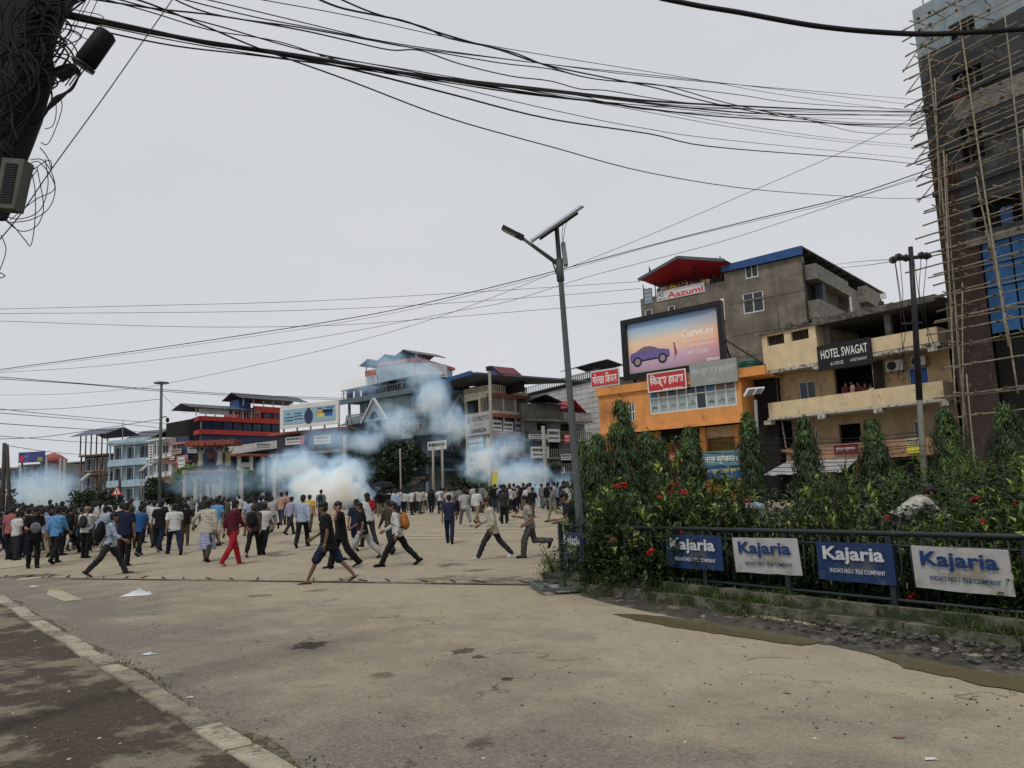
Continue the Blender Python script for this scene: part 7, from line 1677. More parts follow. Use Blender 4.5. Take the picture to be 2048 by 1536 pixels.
# pose: legs (hip swing, knee), arms (swing, abduct, elbow), lean, head pitch; degrees, forward = +y
POSES = {
 'stand': dict(l=(4,3),r=(-3,3),al=(2,8,10),ar=(-2,8,10),lean=2,head=0),
 'stand2': dict(l=(8,6),r=(-8,5),al=(-8,10,18),ar=(10,10,25),lean=3,head=5),
 'walk': dict(l=(22,8),r=(-18,18),al=(-22,8,15),ar=(20,8,25),lean=4,head=0),
 'walkm': dict(l=(-18,22),r=(20,6),al=(18,8,22),ar=(-20,8,15),lean=4,head=3),
 'stride': dict(l=(34,10),r=(-30,14),al=(-18,8,30),ar=(24,8,35),lean=7,head=2),
 'stridem': dict(l=(-30,22),r=(32,8),al=(26,8,55),ar=(-22,8,35),lean=7,head=2),
 'jog': dict(l=(24,18),r=(-14,72),al=(-20,10,70),ar=(20,10,80),lean=8,head=0),
 'jogm': dict(l=(-16,66),r=(28,14),al=(18,10,75),ar=(-22,10,70),lean=8,head=2),
 'phone': dict(l=(5,3),r=(-5,4),al=(15,10,60),ar=(75,18,75),lean=0,head=-3),
 'look': dict(l=(5,4),r=(-4,4),al=(12,8,70),ar=(14,8,75),lean=4,head=32),
 'reach': dict(l=(16,8),r=(-14,14),al=(10,48,20),ar=(-10,10,15),lean=3,head=0),
 'hold': dict(l=(3,3),r=(-3,3),al=(30,12,95),ar=(28,12,95),lean=2,head=8),
 'raise': dict(l=(5,3),r=(-5,3),al=(165,32,8),ar=(162,34,10),lean=-2,head=-15),
 'salute': dict(l=(-20,20),r=(22,8),al=(60,45,140),ar=(-15,8,20),lean=5,head=0),
 'bend': dict(l=(10,8),r=(-4,6),al=(40,8,10),ar=(45,8,12),lean=58,head=10),
}
_SK = {}
def skeleton(pose):
    if pose in _SK: return _SK[pose]
    q = POSES[pose]; s = math.sin; c = math.cos; J = {}
    lean = R(q['lean']); 
    for sd,key,x in (('L','l',-.095),('R','r',.095)):
        a,k = R(q[key][0]),R(q[key][1]); hip = V(x,0,0); kn = hip+V(x*.05,.42*s(a),-.42*c(a)); b = a-k; an = kn+V(0,.41*s(b),-.41*c(b))
        back = q[key][0] < 0
        fp = max(0,(k-a))*.75 if (k-a) > R(14) else 0          # trailing foot comes up on its toes
        ft = V(.03*(1 if x>0 else -1),c(fp),-s(fp)); J['hip'+sd],J['kn'+sd],J['an'+sd],J['ft'+sd] = hip,kn,an,ft.normalized()
    low = min(min((J['an'+sd]+V(0,0,-.075)).z,(J['an'+sd]+J['ft'+sd]*.16+V(0,0,-.075 if J['ft'+sd].z>-.05 else -.055)).z) for sd in 'LR')
    up = V(0,0,-low)
    for k in list(J):
        if not k.startswith('ft'): J[k] = J[k]+up
    hipc = V(0,0,0)+up; T = lambda x,y,z: hipc+V(x, y*c(lean)+z*s(lean), z*c(lean)-y*s(lean))
    J['hipc']=hipc; J['waist']=T(0,0,.16); J['chest']=T(0,.0,.36); J['shc']=T(0,-.01,.5); J['neck']=T(0,.0,.56)
    hp = lean*.6+R(q['head']); J['head']=J['neck']+V(0,.03+.1*s(hp),.125*c(hp)+.01); J['hp']=hp
    for sd,key,x in (('L','al',-1),('R','ar',1)):
        a,ab,e = [R(v) for v in q[key]]; sh = T(x*.185,-.01,.475); d = V(x*s(ab)*(c(a*.6) if a<1.8 else 1.), s(a)*c(ab), -c(a)*c(ab)).normalized()
        el = sh+d*.285; a2 = a+e; d2 = V(x*s(ab)*.35*(1 if e<R(60) else -.6), s(a2)*c(ab*.5), -c(a2)*c(ab*.5)).normalized(); wr = el+d2*.245
        J['sh'+sd],J['el'+sd],J['wr'+sd],J['hd'+sd] = sh,el,wr,d2
    _SK[pose]=J; return J
def head_geo(mb,J):
    h=J['head']; rot=Matrix.Rotation(-J['hp'],3,'X')
    mb.ell(h+rot@V(0,0,.012),(.074,.09,.102),14,9,mat=None); mb.ell(h+rot@V(0,.03,-.06),(.052,.058,.055),10,6)
    mb.tube([h+rot@V(0,.088,.02),h+rot@V(0,.108,-.018)],[.01,.017],6); 
    for x in (-1,1): mb.ell(h+rot@V(x*.076,-.008,-.008),(.012,.022,.03),6,5)
    mb.tube([J['neck']-V(0,0,.05),h+rot@V(0,-.01,-.05)],[.056,.05],10)
def hand_geo(mb,J,sd):
    w,d=J['wr'+sd],J['hd'+sd]; x=1 if sd=='R' else -1; side=V(x,0,0)-d*d.x*x; side=side.normalized() if side.length>.1 else V(0,1,0); nrm=d.cross(side)*(-x)
    fw=V(0,1,0)-d*d.y; fw=(fw.normalized() if fw.length>.2 else side); pal=fw.cross(d)
    mb.tube([w-d*.03,w+d*.03,w+d*.085],[.026,.033,.034],8); 
    for k,(o,l) in enumerate(((-.026,.06),(-.009,.07),(.009,.066),(.026,.052))):
        b=w+d*.08+fw*o*-1; m=b+d*l*.5-side*.012; t=b+d*l*.85-side*.034; mb.tube([b,m,t],[.011,.0105,.008],6)
    b=w+d*.02+fw*.026; mb.tube([b,b+fw*.028+d*.03,b+fw*.03+d*.062-side*.012],[.013,.012,.009],6)
BODY={}
SKINM=[M('skin_%d'%i,c,.6,.12,8,spec=.35) for i,c in enumerate([(.19,.105,.066),(.24,.14,.09),(.14,.078,.05)])]
FACEM=M('eye_brow_dark',(.012,.01,.009),.5,.1); LIPM=M('lip_tone',(.17,.07,.055),.5,.1)
def body_mesh(pose, vx):
    k=('b',pose,vx)
    if k in BODY: return BODY[k]
    J=skeleton(pose); mb=MB(); head_geo(mb,J)
    for a,b,ra,rb in (('hipc','waist',.125,.115),('waist','chest',.115,.12),('chest','shc',.115,.07),('shc','neck',.062,.054)): limb(mb,[J[a],J[b]],[ra,rb])
    for sd in 'LR':
        limb(mb,[J['shc'],J['sh'+sd]],[.06,.052]); limb(mb,[J['sh'+sd],J['el'+sd]],[.046,.037]); m=J['el'+sd].lerp(J['wr'+sd],.3); limb(mb,[J['el'+sd],m,J['wr'+sd]],[.036,.038,.025])
        kn,an=J['kn'+sd],J['an'+sd]; limb(mb,[J['hip'+sd],J['hip'+sd].lerp(kn,.4),kn],[.083,.072,.047]); cm=kn.lerp(an,.32)+V(0,-.014,0); limb(mb,[kn,cm,an],[.045,.049,.032])
        ft=J['ft'+sd]; mb.tube([an+V(0,-.05,-.045),an+V(0,0,-.04),an+ft*.1+V(0,0,-.055),an+ft*.17+V(0,0,-.062)],[.026,.034,.03,.02],8); mb.ell(an+V(0,-.04,-.045),.03,8,5); mb.ell(an+ft*.17+V(0,0,-.062),.021,8,5)
    me=vox(mb,vx,'body'); 
    if vx<.025:      # hands with separate fingers, features of the face
        fb=MB(); 
        for sd in 'LR': hand_geo(fb,J,sd)
        h=J['head']; rot=Matrix.Rotation(-J['hp'],3,'X')
        for x in (-1,1): fb.ell(h+rot@V(x*.03,.084,.014),(.013,.007,.007),6,4,1); fb.ell(h+rot@V(x*.031,.088,.034),(.02,.006,.005),6,4,1)
        fb.ell(h+rot@V(0,.083,-.052),(.024,.008,.008),6,4,2)
        bm=bmesh.new(); bm.from_mesh(me); e=fb.mesh('extra',[SKINM[0]]); b2=bmesh.new(); b2.from_mesh(e); b2.to_mesh(e); b2.free(); nf=len(bm.faces); bm.from_mesh(e); bm.to_mesh(me); bm.free(); bpy.data.meshes.remove(e)
        me.materials.clear()
        for m_ in (SKINM[0],FACEM,LIPM): me.materials.append(m_)
        mi=[0]*nf+fb.m; me.polygons.foreach_set('material_index',mi); me.polygons.foreach_set('use_smooth',[True]*len(mi)); me.update()
    else: me.materials.clear(); me.materials.append(SKINM[0])
    BODY[k]=me; return me
def shirt_mesh(pose, sleeve, vx, loose=0.):
    k=('s',pose,sleeve,vx,loose)
    if k in BODY: return BODY[k]
    J=skeleton(pose); mb=MB(); up=(J['shc']-J['hipc']).normalized()
    P=[J['hipc']-up*(.07+loose),J['hipc'],J['waist'],J['chest'],J['shc']-up*.02,J['shc']+up*.06]; rx=[.19+loose*.25,.188+loose*.2,.172+loose*.1,.192,.185,.095]; ry=[.146+loose*.25,.143+loose*.2,.13+loose*.1,.136,.112,.075]
    n=16; vs=[]; fw=up.cross(V(1,0,0))*1.0
    for p,a,b in zip(P,rx,ry):
        for i in range(n): t=2*math.pi*i/n; vs.append(p+V(a*math.cos(t),0,0)+fw*b*math.sin(t))
    m=len(P); mb.add(vs,[(i*n+j,i*n+(j+1)%n,(i+1)*n+(j+1)%n,(i+1)*n+j) for i in range(m-1) for j in range(n)]+[tuple(range(n-1,-1,-1)),tuple((m-1)*n+j for j in range(n))])
    for sd in 'LR':
        sh,el,wr=J['sh'+sd],J['el'+sd],J['wr'+sd]; limb(mb,[J['shc']+(sh-J['shc'])*.25,sh],[.078,.074])
        if sleeve=='long': limb(mb,[sh,el,el.lerp(wr,.92)],[.07,.056,.042])
        elif sleeve=='three': limb(mb,[sh,el,el.lerp(wr,.4)],[.066,.056,.052])
        else: mb.tube([sh,sh.lerp(el,.72)],[.071,.068],12); mb.ell(sh,.073,10,6)
    me=vox(mb,vx,'shirt',2,.006,len(BODY)); BODY[k]=me; return me
def trouser_mesh(pose, kind, vx):
    k=('t',pose,kind,vx)
    if k in BODY: return BODY[k]
    J=skeleton(pose); mb=MB(); up=(J['waist']-J['hipc']).normalized()
    mb.ell(J['hipc']+V(0,0,.02),(.17,.122,.13),14,8); mb.ell(J['hipc']+V(0,-.03,-.04),(.155,.11,.11),12,8)
    w={'slim':(.104,.09,.073,.06),'loose':(.108,.096,.086,.08),'shorts':(.112,.108,.1,.1)}.get(kind,(.103,.09,.074,.066))
    for sd in 'LR':
        hp,kn,an=J['hip'+sd],J['kn'+sd],J['an'+sd]
        if kind=='shorts': limb(mb,[hp,hp.lerp(kn,.5),hp.lerp(kn,.93)],[w[0],w[1],w[2]])
        else: limb(mb,[hp,hp.lerp(kn,.5),kn,kn.lerp(an,.55),an+(an-kn)*.03],[w[0],w[1],w[2]*1.06,w[2],w[3]])
    if kind=='lungi':
        mb=MB(); kl,kr=J['knL'],J['knR']; n=18; prof=[(.06,.165,.12),(-.1,.19,.15),(-.35,.215,.2),(-.55,.235,.235)]; vs=[]
        for z,a,b in prof:
            for i in range(n): t=2*math.pi*i/n; q=1+.05*math.sin(t*7+z*9); vs.append(J['hipc']+V(a*math.cos(t)*q,b*math.sin(t)*q,z))
        m=len(prof); mb.add(vs,[(i*n+j,(i+1)*n+j,(i+1)*n+(j+1)%n,i*n+(j+1)%n) for i in range(m-1) for j in range(n)]+[tuple(range(n)),tuple((m-1)*n+j for j in range(n-1,-1,-1))])
    me=vox(mb,vx,'trousers',2,.007,len(BODY)+3); BODY[k]=me; return me
def shoe_mesh(pose, kind, sides='LR'):
    k=('f',pose,kind,sides)
    if k in BODY: return BODY[k]
    J=skeleton(pose); mb=MB()
    for sd in sides:
        an,ft=J['an'+sd],J['ft'+sd]; sx=V(1,0,0); nz=sx.cross(ft).normalized(); c=an-nz*.075
        if kind=='sandal':
            mb.hexa([c+ft*-.075-sx*.032,c+ft*-.075+sx*.032,c+ft*.19+sx*.045,c+ft*.19-sx*.045]+[v+nz*.02 for v in (c+ft*-.075-sx*.032,c+ft*-.075+sx*.032,c+ft*.19+sx*.045,c+ft*.19-sx*.045)])
            mb.tube([c+ft*.05-sx*.045+nz*.02,c+ft*.08+nz*.062,c+ft*.05+sx*.045+nz*.02],.009,5)
        else:
            mb.tube([c+ft*-.085+nz*.035,c+ft*-.03+nz*.05,c+ft*.08+nz*.036,c+ft*.17+nz*.028,c+ft*.2+nz*.022],[.036,.048,.045,.04,.02],10)
            mb.hexa([c+ft*-.09-sx*.035,c+ft*-.09+sx*.035,c+ft*.2+sx*.04,c+ft*.2-sx*.04]+[v+nz*.022 for v in (c+ft*-.09-sx*.037,c+ft*-.09+sx*.037,c+ft*.2+sx*.042,c+ft*.2-sx*.042)],1)
            mb.tube([c+nz*.05,an+V(0,0,.02)],[.046,.048],8)
    me=mb.mesh('shoes',[BLACK,BLACK]); BODY[k]=me; return me
HAIRM=M('black_hair',(.01,.009,.009),.55,.4,30,.5,90)
def hair_mesh(pose, style):
    k=('h',pose,style)
    if k in BODY: return BODY[k]
    J=skeleton(pose); h=J['head']; rot=Matrix.Rotation(-J['hp'],3,'X'); mb=MB()
    if style=='cap':
        mb.ell(h+rot@V(0,-.005,.035),(.086,.1,.088),14,8); mb.tube([h+rot@V(0,.06,.045),h+rot@V(0,.15,.035)],[.075,.055],10)
    elif style=='hood': mb.ell(h+rot@V(0,-.02,.0),(.105,.115,.135),14,8)
    else:
        mb.ell(h+rot@V(0,-.012,.042),(.086,.098,.09),14,9); mb.ell(h+rot@V(0,-.045,.0),(.08,.068,.095),12,8)
        rg=random.Random(len(BODY))
        for _ in range(26 if style!='big' else 44):
            d=V(rg.gauss(0,1),rg.gauss(-.1,.8),abs(rg.gauss(.5,.6))).normalized(); p=V(0,-.012,.045)+V(d.x*.078,d.y*.09,d.z*.085); mb.ell(h+rot@p,rg.uniform(.018,.03)*(1.35 if style=='big' else 1),6,4)
        if style=='long': mb.ell(h+rot@V(0,-.075,-.1),(.085,.05,.16),12,8)
    me=vox(mb,.011,'hair',1); me.materials.clear(); me.materials.append(HAIRM); BODY[k]=me; return me
# ---- clothing materials
PAL={'black':(.012,.012,.014),'charcoal':(.028,.028,.032),'navy':(.014,.02,.045),'blue':(.02,.085,.22),'sky':(.1,.25,.48),'white':(.5,.5,.49),'offwhite':(.4,.39,.36),'grey':(.15,.155,.165),'lilac':(.3,.28,.42),
 'lightblue':(.3,.36,.47),'peach':(.4,.24,.19),'yellow':(.5,.33,.05),'maroon':(.075,.012,.02),'red':(.3,.02,.025),'brown':(.07,.048,.035),'khaki':(.22,.18,.12),'olive':(.06,.055,.035),'pink':(.4,.14,.15),'lavender':(.27,.28,.42),
 'jeans':(.035,.05,.085),'palegrey':(.33,.33,.33),'green':(.03,.06,.045),'darkgreen':(.025,.035,.025),'orange':(.35,.13,.04),'cream':(.42,.39,.32)}
def cloth(c, pat=None):
    n='cloth_%s_%s'%(c,pat)
    if n in _MC: return _MC[n]
    col=PAL[c]
    if not pat: return M(n,col,.9,.32,9,.4,70,spec=.15)
    m,nt,N,L,b=nodes_of(n); b.inputs['Roughness'].default_value=.9; b.inputs['Specular IOR Level'].default_value=.15
    tc=N.new('ShaderNodeTexCoord'); out=None
    alt={'check':tuple(v*.35 for v in col),'stripe':(.12,.14,.22),'print':tuple(min(v*3+.03,.6) for v in col),'plaid':(.1,.095,.085)}[pat]
    if pat=='print':
        f=N.new('ShaderNodeTexVoronoi'); f.inputs['Scale'].default_value=26; L.new(tc.outputs['Object'],f.inputs['Vector']); r=N.new('ShaderNodeMapRange'); r.inputs[1].default_value=.25; r.inputs[2].default_value=.2; L.new(f.outputs['Distance'],r.inputs[0]); fac=r.outputs[0]
    else:
        sc=9 if pat=='plaid' else (11 if pat=='check' else 14)
        def band(d):
            w=N.new('ShaderNodeTexWave'); w.bands_direction=d; w.inputs['Scale'].default_value=sc; w.inputs['Distortion'].default_value=.6; L.new(tc.outputs['Object'],w.inputs['Vector']); r=N.new('ShaderNodeMapRange'); r.inputs[1].default_value=.55; r.inputs[2].default_value=.75; r.inputs[4].default_value=.75; L.new(w.outputs['Fac'],r.inputs[0]); return r.outputs[0]
        fac=band('X')
        if pat!='stripe': mx_=N.new('ShaderNodeMath'); mx_.operation='MAXIMUM'; L.new(fac,mx_.inputs[0]); L.new(band('Z'),mx_.inputs[1]); fac=mx_.outputs[0]
    mx=N.new('ShaderNodeMix'); mx.data_type='RGBA'; mx.inputs[6].default_value=col+(1,); mx.inputs[7].default_value=alt+(1,); L.new(fac,mx.inputs[0]); L.new(mx.outputs[2],b.inputs['Base Color']); _MC[n]=m; return m
def own(o, mats):
    for i,m in enumerate(mats):
        o.material_slots[i].link='OBJECT'; o.material_slots[i].material=m
def dressed(me): 
    if not me.materials: me.materials.append(BLACK)
    return me
HEAD={'A':0,'T':180,'L':90,'R':-90,'AL':35,'AR':-35,'TL':140,'TR':-140,'LA':65,'RA':-65,'LT':112,'RT':-112}
def person(loc, height, heading, pose, shirt, trou, label, sleeve='short', tk='slim', hair='short', shoes='black', sole='black', skin=0, group=None, spat=None, tpat=None, loose=0., far=False, shoek='shoe'):
    s=height/1.69; vx=.017
    b=link('person',body_mesh(pose,vx)); b.location=loc; b.rotation_euler=(0,0,R(HEAD[heading] if isinstance(heading,str) else heading)); b.scale=(s*prng.uniform(.97,1.05),s*prng.uniform(.97,1.03),s)
    own(b,[SKINM[skin],FACEM,LIPM]); tag(b,label,'person',group)
    def part(name,me,mats): o=link(name,dressed(me),b); own(o,mats); return o
    part('shirt',shirt_mesh(pose,sleeve,.02,loose),[cloth(shirt,spat)])
    if tk=='lungi':
        part('trousers',trouser_mesh(pose,'slim',.02),[cloth('olive')]); part('lungi',trouser_mesh(pose,'lungi',.02),[cloth(trou)])
    else: part('shorts' if tk=='shorts' else 'trousers',trouser_mesh(pose,tk,.02),[cloth(trou,tpat)])
    for sd in 'LR': part('shoe' if shoek=='shoe' else 'sandal',shoe_mesh(pose,shoek,sd),[cloth(shoes),cloth(sole)])
    hm=hair_mesh(pose,hair); o=link('cap' if hair=='cap' else ('hood' if hair=='hood' else 'hair'),hm,b)
    if hair in ('cap','hood'): own(o,[cloth('khaki' if hair=='cap' else shirt)])
    return b
def backpack(p, col, label, pose, big=1.0):
    J=skeleton(pose); mb=MB(); up=(J['shc']-J['hipc']).normalized(); bk=V(1,0,0).cross(up).normalized(); bk=bk if bk.y<0 else -bk; c=J['chest']+bk*(.2*big)-up*.06
    M_=Matrix((V(1,0,0),bk,up)).transposed()
    mb.ell(c,(.15*big,.095*big,.23*big),14,9,mat=M_); mb.ell(c-up*.07+bk*.07*big,(.11*big,.05,.12*big),10,6,mat=M_)
    me=vox(mb,.02,'backpack',2,.003); me.materials.append(cloth(col)); o=link('backpack',me); o.matrix_world=Matrix.Translation(p.location)@p.rotation_euler.to_matrix().to_4x4()@Matrix.Diagonal((*p.scale,1))
    tag(o,label,'backpack'); mb=MB()
    for sd,x in (('L',-1),('R',1)):
        sh=J['sh'+sd]; q=J['shc']+V(x*.1,0,.03); mb=MB(); mb.tube([c+up*.17+V(x*.06,0,0),q+up*.05+bk*.02,q-bk*.14-up*.06,J['chest']-bk*.15+V(x*.12,0,-.06),J['waist']-bk*.02+V(x*.17,0,.06),c-up*.17+V(x*.12,0,0)],.014,5); mb.build('strap',BLACK,o)
    return o
def place(px,hy,fy): 
    g=gp(px,fy); hgt=(fy-hy)*g.y/FPX*1.0
    return Vector((g.x,g.y,gz(g.x,g.y)+(.004 if g.y<15 else 0))), min(max(hgt,1.5),1.82)
NEAR=[ # px, head y, foot y, heading, pose, shirt, trousers, label, extras
 (18,1018,1119,'A','stand2','pink','black','person in a pink checked shirt seen from behind at the left edge',dict(spat='check')),
 (42,1005,1102,'A','walk','grey','charcoal','person in a plain grey shirt behind the pink checked one',dict()),
 (65,1013,1136,'TR','look','black','black','person in black looking down with a grey bag held at the chest',dict(loose=.08,skin=1)),
 (110,1016,1127,'A','walk','sky','black','person in a bright sky blue shirt walking away at the left',dict(sleeve='three')),
 (96,998,1074,'A','stand','darkgreen','khaki','person in a dark green top and khaki trousers beyond the sky blue shirt',dict()),
 (134,1000,1107,'AR','stridem','black','black','tall person all in black right of the sky blue shirt',dict(sleeve='long')),
 (121,1002,1092,'AL','stand2','black','charcoal','person in black half hidden left of the tall all black one',dict(sleeve='long')),
 (170,1017,1116,'A','phone','white','black','person in a khaki cap filming with a phone held up',dict(hair='cap',skin=1)),
 (197,998,1092,'A','stand','white','navy','person in a white shirt with blue stripes beyond the filming one',dict(spat='stripe')),
 (216,1023,1152,'RA','stride','lightblue','charcoal','person in a pale blue shirt striding right under a huge black backpack',dict(sleeve='three',tk='straight',shoes='brown',sole='white')),
 (249,1009,1133,'A','stand','navy','black','person in a navy shirt standing with white soled shoes',dict(sole='white')),
 (278,1013,1112,'A','walk','blue','black','person in a royal blue t-shirt walking away',dict(shoes='grey')),
 (307,1003,1094,'AL','walkm','white','charcoal','person in a loose white t-shirt behind the one in black',dict()),
 (319,1002,1103,'A','walk','black','navy','person in a black t-shirt with white shoes left of the white t-shirt',dict(loose=.05,sole='white')),
 (348,1006,1109,'AL','stride','white','navy','person in a white t-shirt and dark jeans hurrying left',dict(skin=1)),
 (373,998,1060,'L','stridem','black','black','person in a black suit running left beyond the white t-shirt',dict(sleeve='long')),
 (384,990,1044,'T','hold','grey','charcoal','person in a grey hoodie with a white face mask facing the camera',dict(sleeve='long',skin=1)),
 (433,1000,1092,'A','stand','sky','cream','person in a bright blue shirt and pale shorts behind the lungi wearer',dict(tk='shorts')),
 (414,993,1123,'A','reach','cream','lavender','person in a cream tunic and lavender lungi with one arm out',dict(sleeve='long',tk='lungi',hair='big',shoes='maroon',loose=.05)),
 (465,1001,1130,'AR','walk','maroon','red','person in a maroon shirt and bright red trousers walking away',dict(tk='straight',shoek='sandal',shoes='peach',sleeve='three')),
 (507,1010,1113,'A','walkm','brown','black','person in a brown hooded top with a black backpack',dict(hair='hood',sleeve='long',sole='white')),
 (527,1009,1108,'A','walk','white','black','person in a clean white t-shirt right of the brown hood',dict()),
 (545,994,1067,'AL','jog','offwhite','grey','person in an off white striped shirt and grey trousers jogging off',dict(spat='stripe')),
 (562,986,1050,'A','walk','peach','jeans','person in a peach shirt and jeans before the white smoke',dict(tk='straight')),
 (573,986,1049,'A','stand','peach','charcoal','person in a darker peach top right beside the peach shirt',dict()),
 (581,995,1069,'AR','walk','lilac','charcoal','person in a lilac shirt walking towards the smoke',dict(sleeve='long')),
 (605,991,1094,'A','walkm','lightblue','black','person in a tucked light blue shirt and black trousers',dict(sleeve='long',tk='straight',shoes='brown')),
 (619,992,1064,'A','reach','yellow','brown','person in a bright yellow t-shirt before the smoke',dict(tk='straight')),
 (642,982,1042,'A','stand2','grey','charcoal','person with a navy backpack standing right in front of the smoke',dict()),
 (657,1001,1166,'L','stride','black','navy','person in a black shirt, dark shorts and flip flops striding left nearest the camera',dict(tk='shorts',shoek='sandal',shoes='black',loose=.1,skin=2)),
 (683,1006,1137,'LT','salute','black','black','person all in black with one hand to the head behind the flip flop walker',dict(tk='loose',sole='white',loose=.06)),
 (713,1001,1101,'A','walk','navy','navy','person in a navy t-shirt and knee shorts seen from behind',dict(tk='shorts',shoek='sandal',shoes='brown')),
 (727,1003,1118,'L','stride','black','palegrey','person in a black t-shirt and pale grey trousers with a very long stride',dict(tk='loose',loose=.04)),
 (737,986,1094,'AL','walk','white','charcoal','person with long black hair and a red scarf over white',dict(hair='long',sleeve='long')),
 (782,1003,1108,'AL','walkm','olive','charcoal','person in olive brown mostly hidden by the orange backpack wearer',dict(sleeve='long',tk='straight')),
 (797,1002,1132,'L','stride','white','black','person in a white shirt with an orange brown backpack striding left',dict(sleeve='long',tk='straight')),
 (900,992,1087,'A','walk','navy','navy','person in a dark patterned shirt walking away alone in the open square',dict(spat='print',tk='straight')),
 (987,993,1118,'L','stride','cream','charcoal','person in a beige half sleeved shirt and white shoes striding left',dict(sleeve='three',tk='straight',shoes='white',sole='white',loose=.08)),
 (1063,994,1115,'L','jog','cream','charcoal','person in a plaid shirt and plaid trousers jogging left near the lamp post',dict(spat='plaid',tk='loose',tpat='plaid')),
]
NPOS=[]
for (px,hy,fy,hd,pose,sh,tr,lab,ex) in NEAR:
    loc,h=place(px,hy,fy); NPOS.append((loc.x,loc.y)); p=person(loc,h,hd,pose,sh,tr,lab,**ex)
    if px==216: backpack(p,'black','huge black backpack on the person in the pale blue shirt',pose,1.25)
    if px==170: backpack(p,'charcoal','grey backpack on the filming person in the cap',pose,.95)
    if px==507: backpack(p,'black','black backpack on the person in the brown hood',pose,1.05)
    if px==642: backpack(p,'navy','navy backpack on the person standing at the smoke',pose,1.0)
    if px==797: backpack(p,'orange','orange brown backpack on the striding person in white',pose,1.05)
    if px==384: 
        J=skeleton(pose); mb=MB(); hh=J['head']+Matrix.Rotation(-J['hp'],3,'X')@V(0,.07,-.035); mb.ell(hh,(.06,.042,.048),10,6); mb.build('face_mask',cloth('white'),p)
    if px==737:
        J=skeleton(pose); mb=MB(); mb.ell(J['shc']+V(.1,-.08,-.08),(.13,.07,.2),12,8); mb.ell(J['neck']-V(0,0,.04),(.13,.1,.06),12,6); o=link('scarf',vox(mb,.02,'scarf',2,.004),p); o.data.materials.append(cloth('red'))
    if px==65:
        J=skeleton(pose); mb=MB(); mb.ell(J['chest']+V(0,.2,-.06),(.15,.08,.17),12,8); me=vox(mb,.02,'bag',2,.006); me.materials.append(cloth('grey')); o=link('bag',me); o.matrix_world=Matrix.Translation(p.location)@p.rotation_euler.to_matrix().to_4x4(); tag(o,'grey bag held at the chest of the person in black','bag')
    if px==170:
        J=skeleton(pose); mb=MB(); c=J['wrR']+J['hdR']*.1; mb.box(c.x-.04,c.x+.04,c.y-.01,c.y+.01,c.z-.02,c.z+.13); o=mb.build('phone',BLACK); o.matrix_world=Matrix.Translation(p.location)@p.rotation_euler.to_matrix().to_4x4(); tag(o,'black phone held up by the filming person','phone')
# boy behind the fence corner, people behind the shrubs
def at_depth(px,hy,Y,h): p=at(px,hy,Y); return Vector((p.x,p.y,p.z-h))
loc=at_depth(1138,984,16.2,1.62); person(loc,1.62,'L','look','black','black','boy in a dark patterned shirt looking down behind the fence corner',spat='print',skin=1)
loc=at_depth(1505,984,17,1.66); person(loc,1.66,'TL','hold','lightblue','navy','person in a pale blue shirt seen through the shrubs',sleeve='long',skin=1)
loc=at_depth(1728,985,16,1.66); person(loc,1.66,'A','stand','white','black','person in white half hidden by the shrubs before the hotel')
loc=at_depth(1795,1010,13.5,1.2); loc.z=.15; person(loc,1.66,'R','bend','offwhite','charcoal','person bending over in a pale long sleeved shirt behind the shrubs',sleeve='long')
# ---- the far crowd: one mesh each
FARM={}
def far_mesh(pose,sleeve,tk,hair):
    k=(pose,sleeve,tk,hair)
    if k in FARM: return FARM[k]
    bm=bmesh.new(); mi=[]
    for i,me in enumerate((body_mesh(pose,.034),shirt_mesh(pose,sleeve,.034),trouser_mesh(pose,tk,.034),shoe_mesh(pose,'shoe'),hair_mesh(pose,hair))):
        n=len(bm.faces); bm.from_mesh(me); mi+=[i]*(len(bm.faces)-n)
    me=bpy.data.meshes.new('crowd_person'); bm.to_mesh(me); bm.free(); 
    for _ in range(5): me.materials.append(BLACK)
    me.polygons.foreach_set('material_index',mi); me.polygons.foreach_set('use_smooth',[True]*len(mi)); me.update(); FARM[k]=me; return me
WORD={'offwhite':'off white','sky':'bright blue','lightblue':'light blue','palegrey':'pale grey','darkgreen':'dark green'}
USED=set()
def far_person(loc,h,hd,where,group,shirts,poses):
    pose=prng.choice(poses)
    for _ in range(25):
        sh=prng.choice(shirts); tr=prng.choice(['black','black','charcoal','navy','jeans','grey','khaki','brown']); sl=prng.choice(['short','short','long'])
        if (sh,tr,sl,where) not in USED: break
    USED.add((sh,tr,sl,where))
    me=far_mesh(pose,sl,'slim','short'); o=link('person',me); s=h/1.69; o.location=loc; o.scale=(s,s,s); o.rotation_euler=(0,0,R(hd)); own(o,[SKINM[prng.randrange(3)],cloth(sh),cloth(tr),cloth(prng.choice(['black','white','brown'])),HAIRM])
    w=lambda c: WORD.get(c,c); tag(o,f'person in {"long sleeved " if sl=="long" else ""}{w(sh)} {"shirt" if sl=="long" else "t-shirt"} and {w(tr)} trousers, {where}','person',group); return o
DARKS=['black','black','black','charcoal','navy','charcoal','darkgreen','white','offwhite','charcoal','olive','lightblue','black','grey','white']; MIX=['white','white','offwhite','black','black','charcoal','navy','grey','lightblue','white','offwhite','charcoal','brown','palegrey','black','white']
taken=list(NPOS)
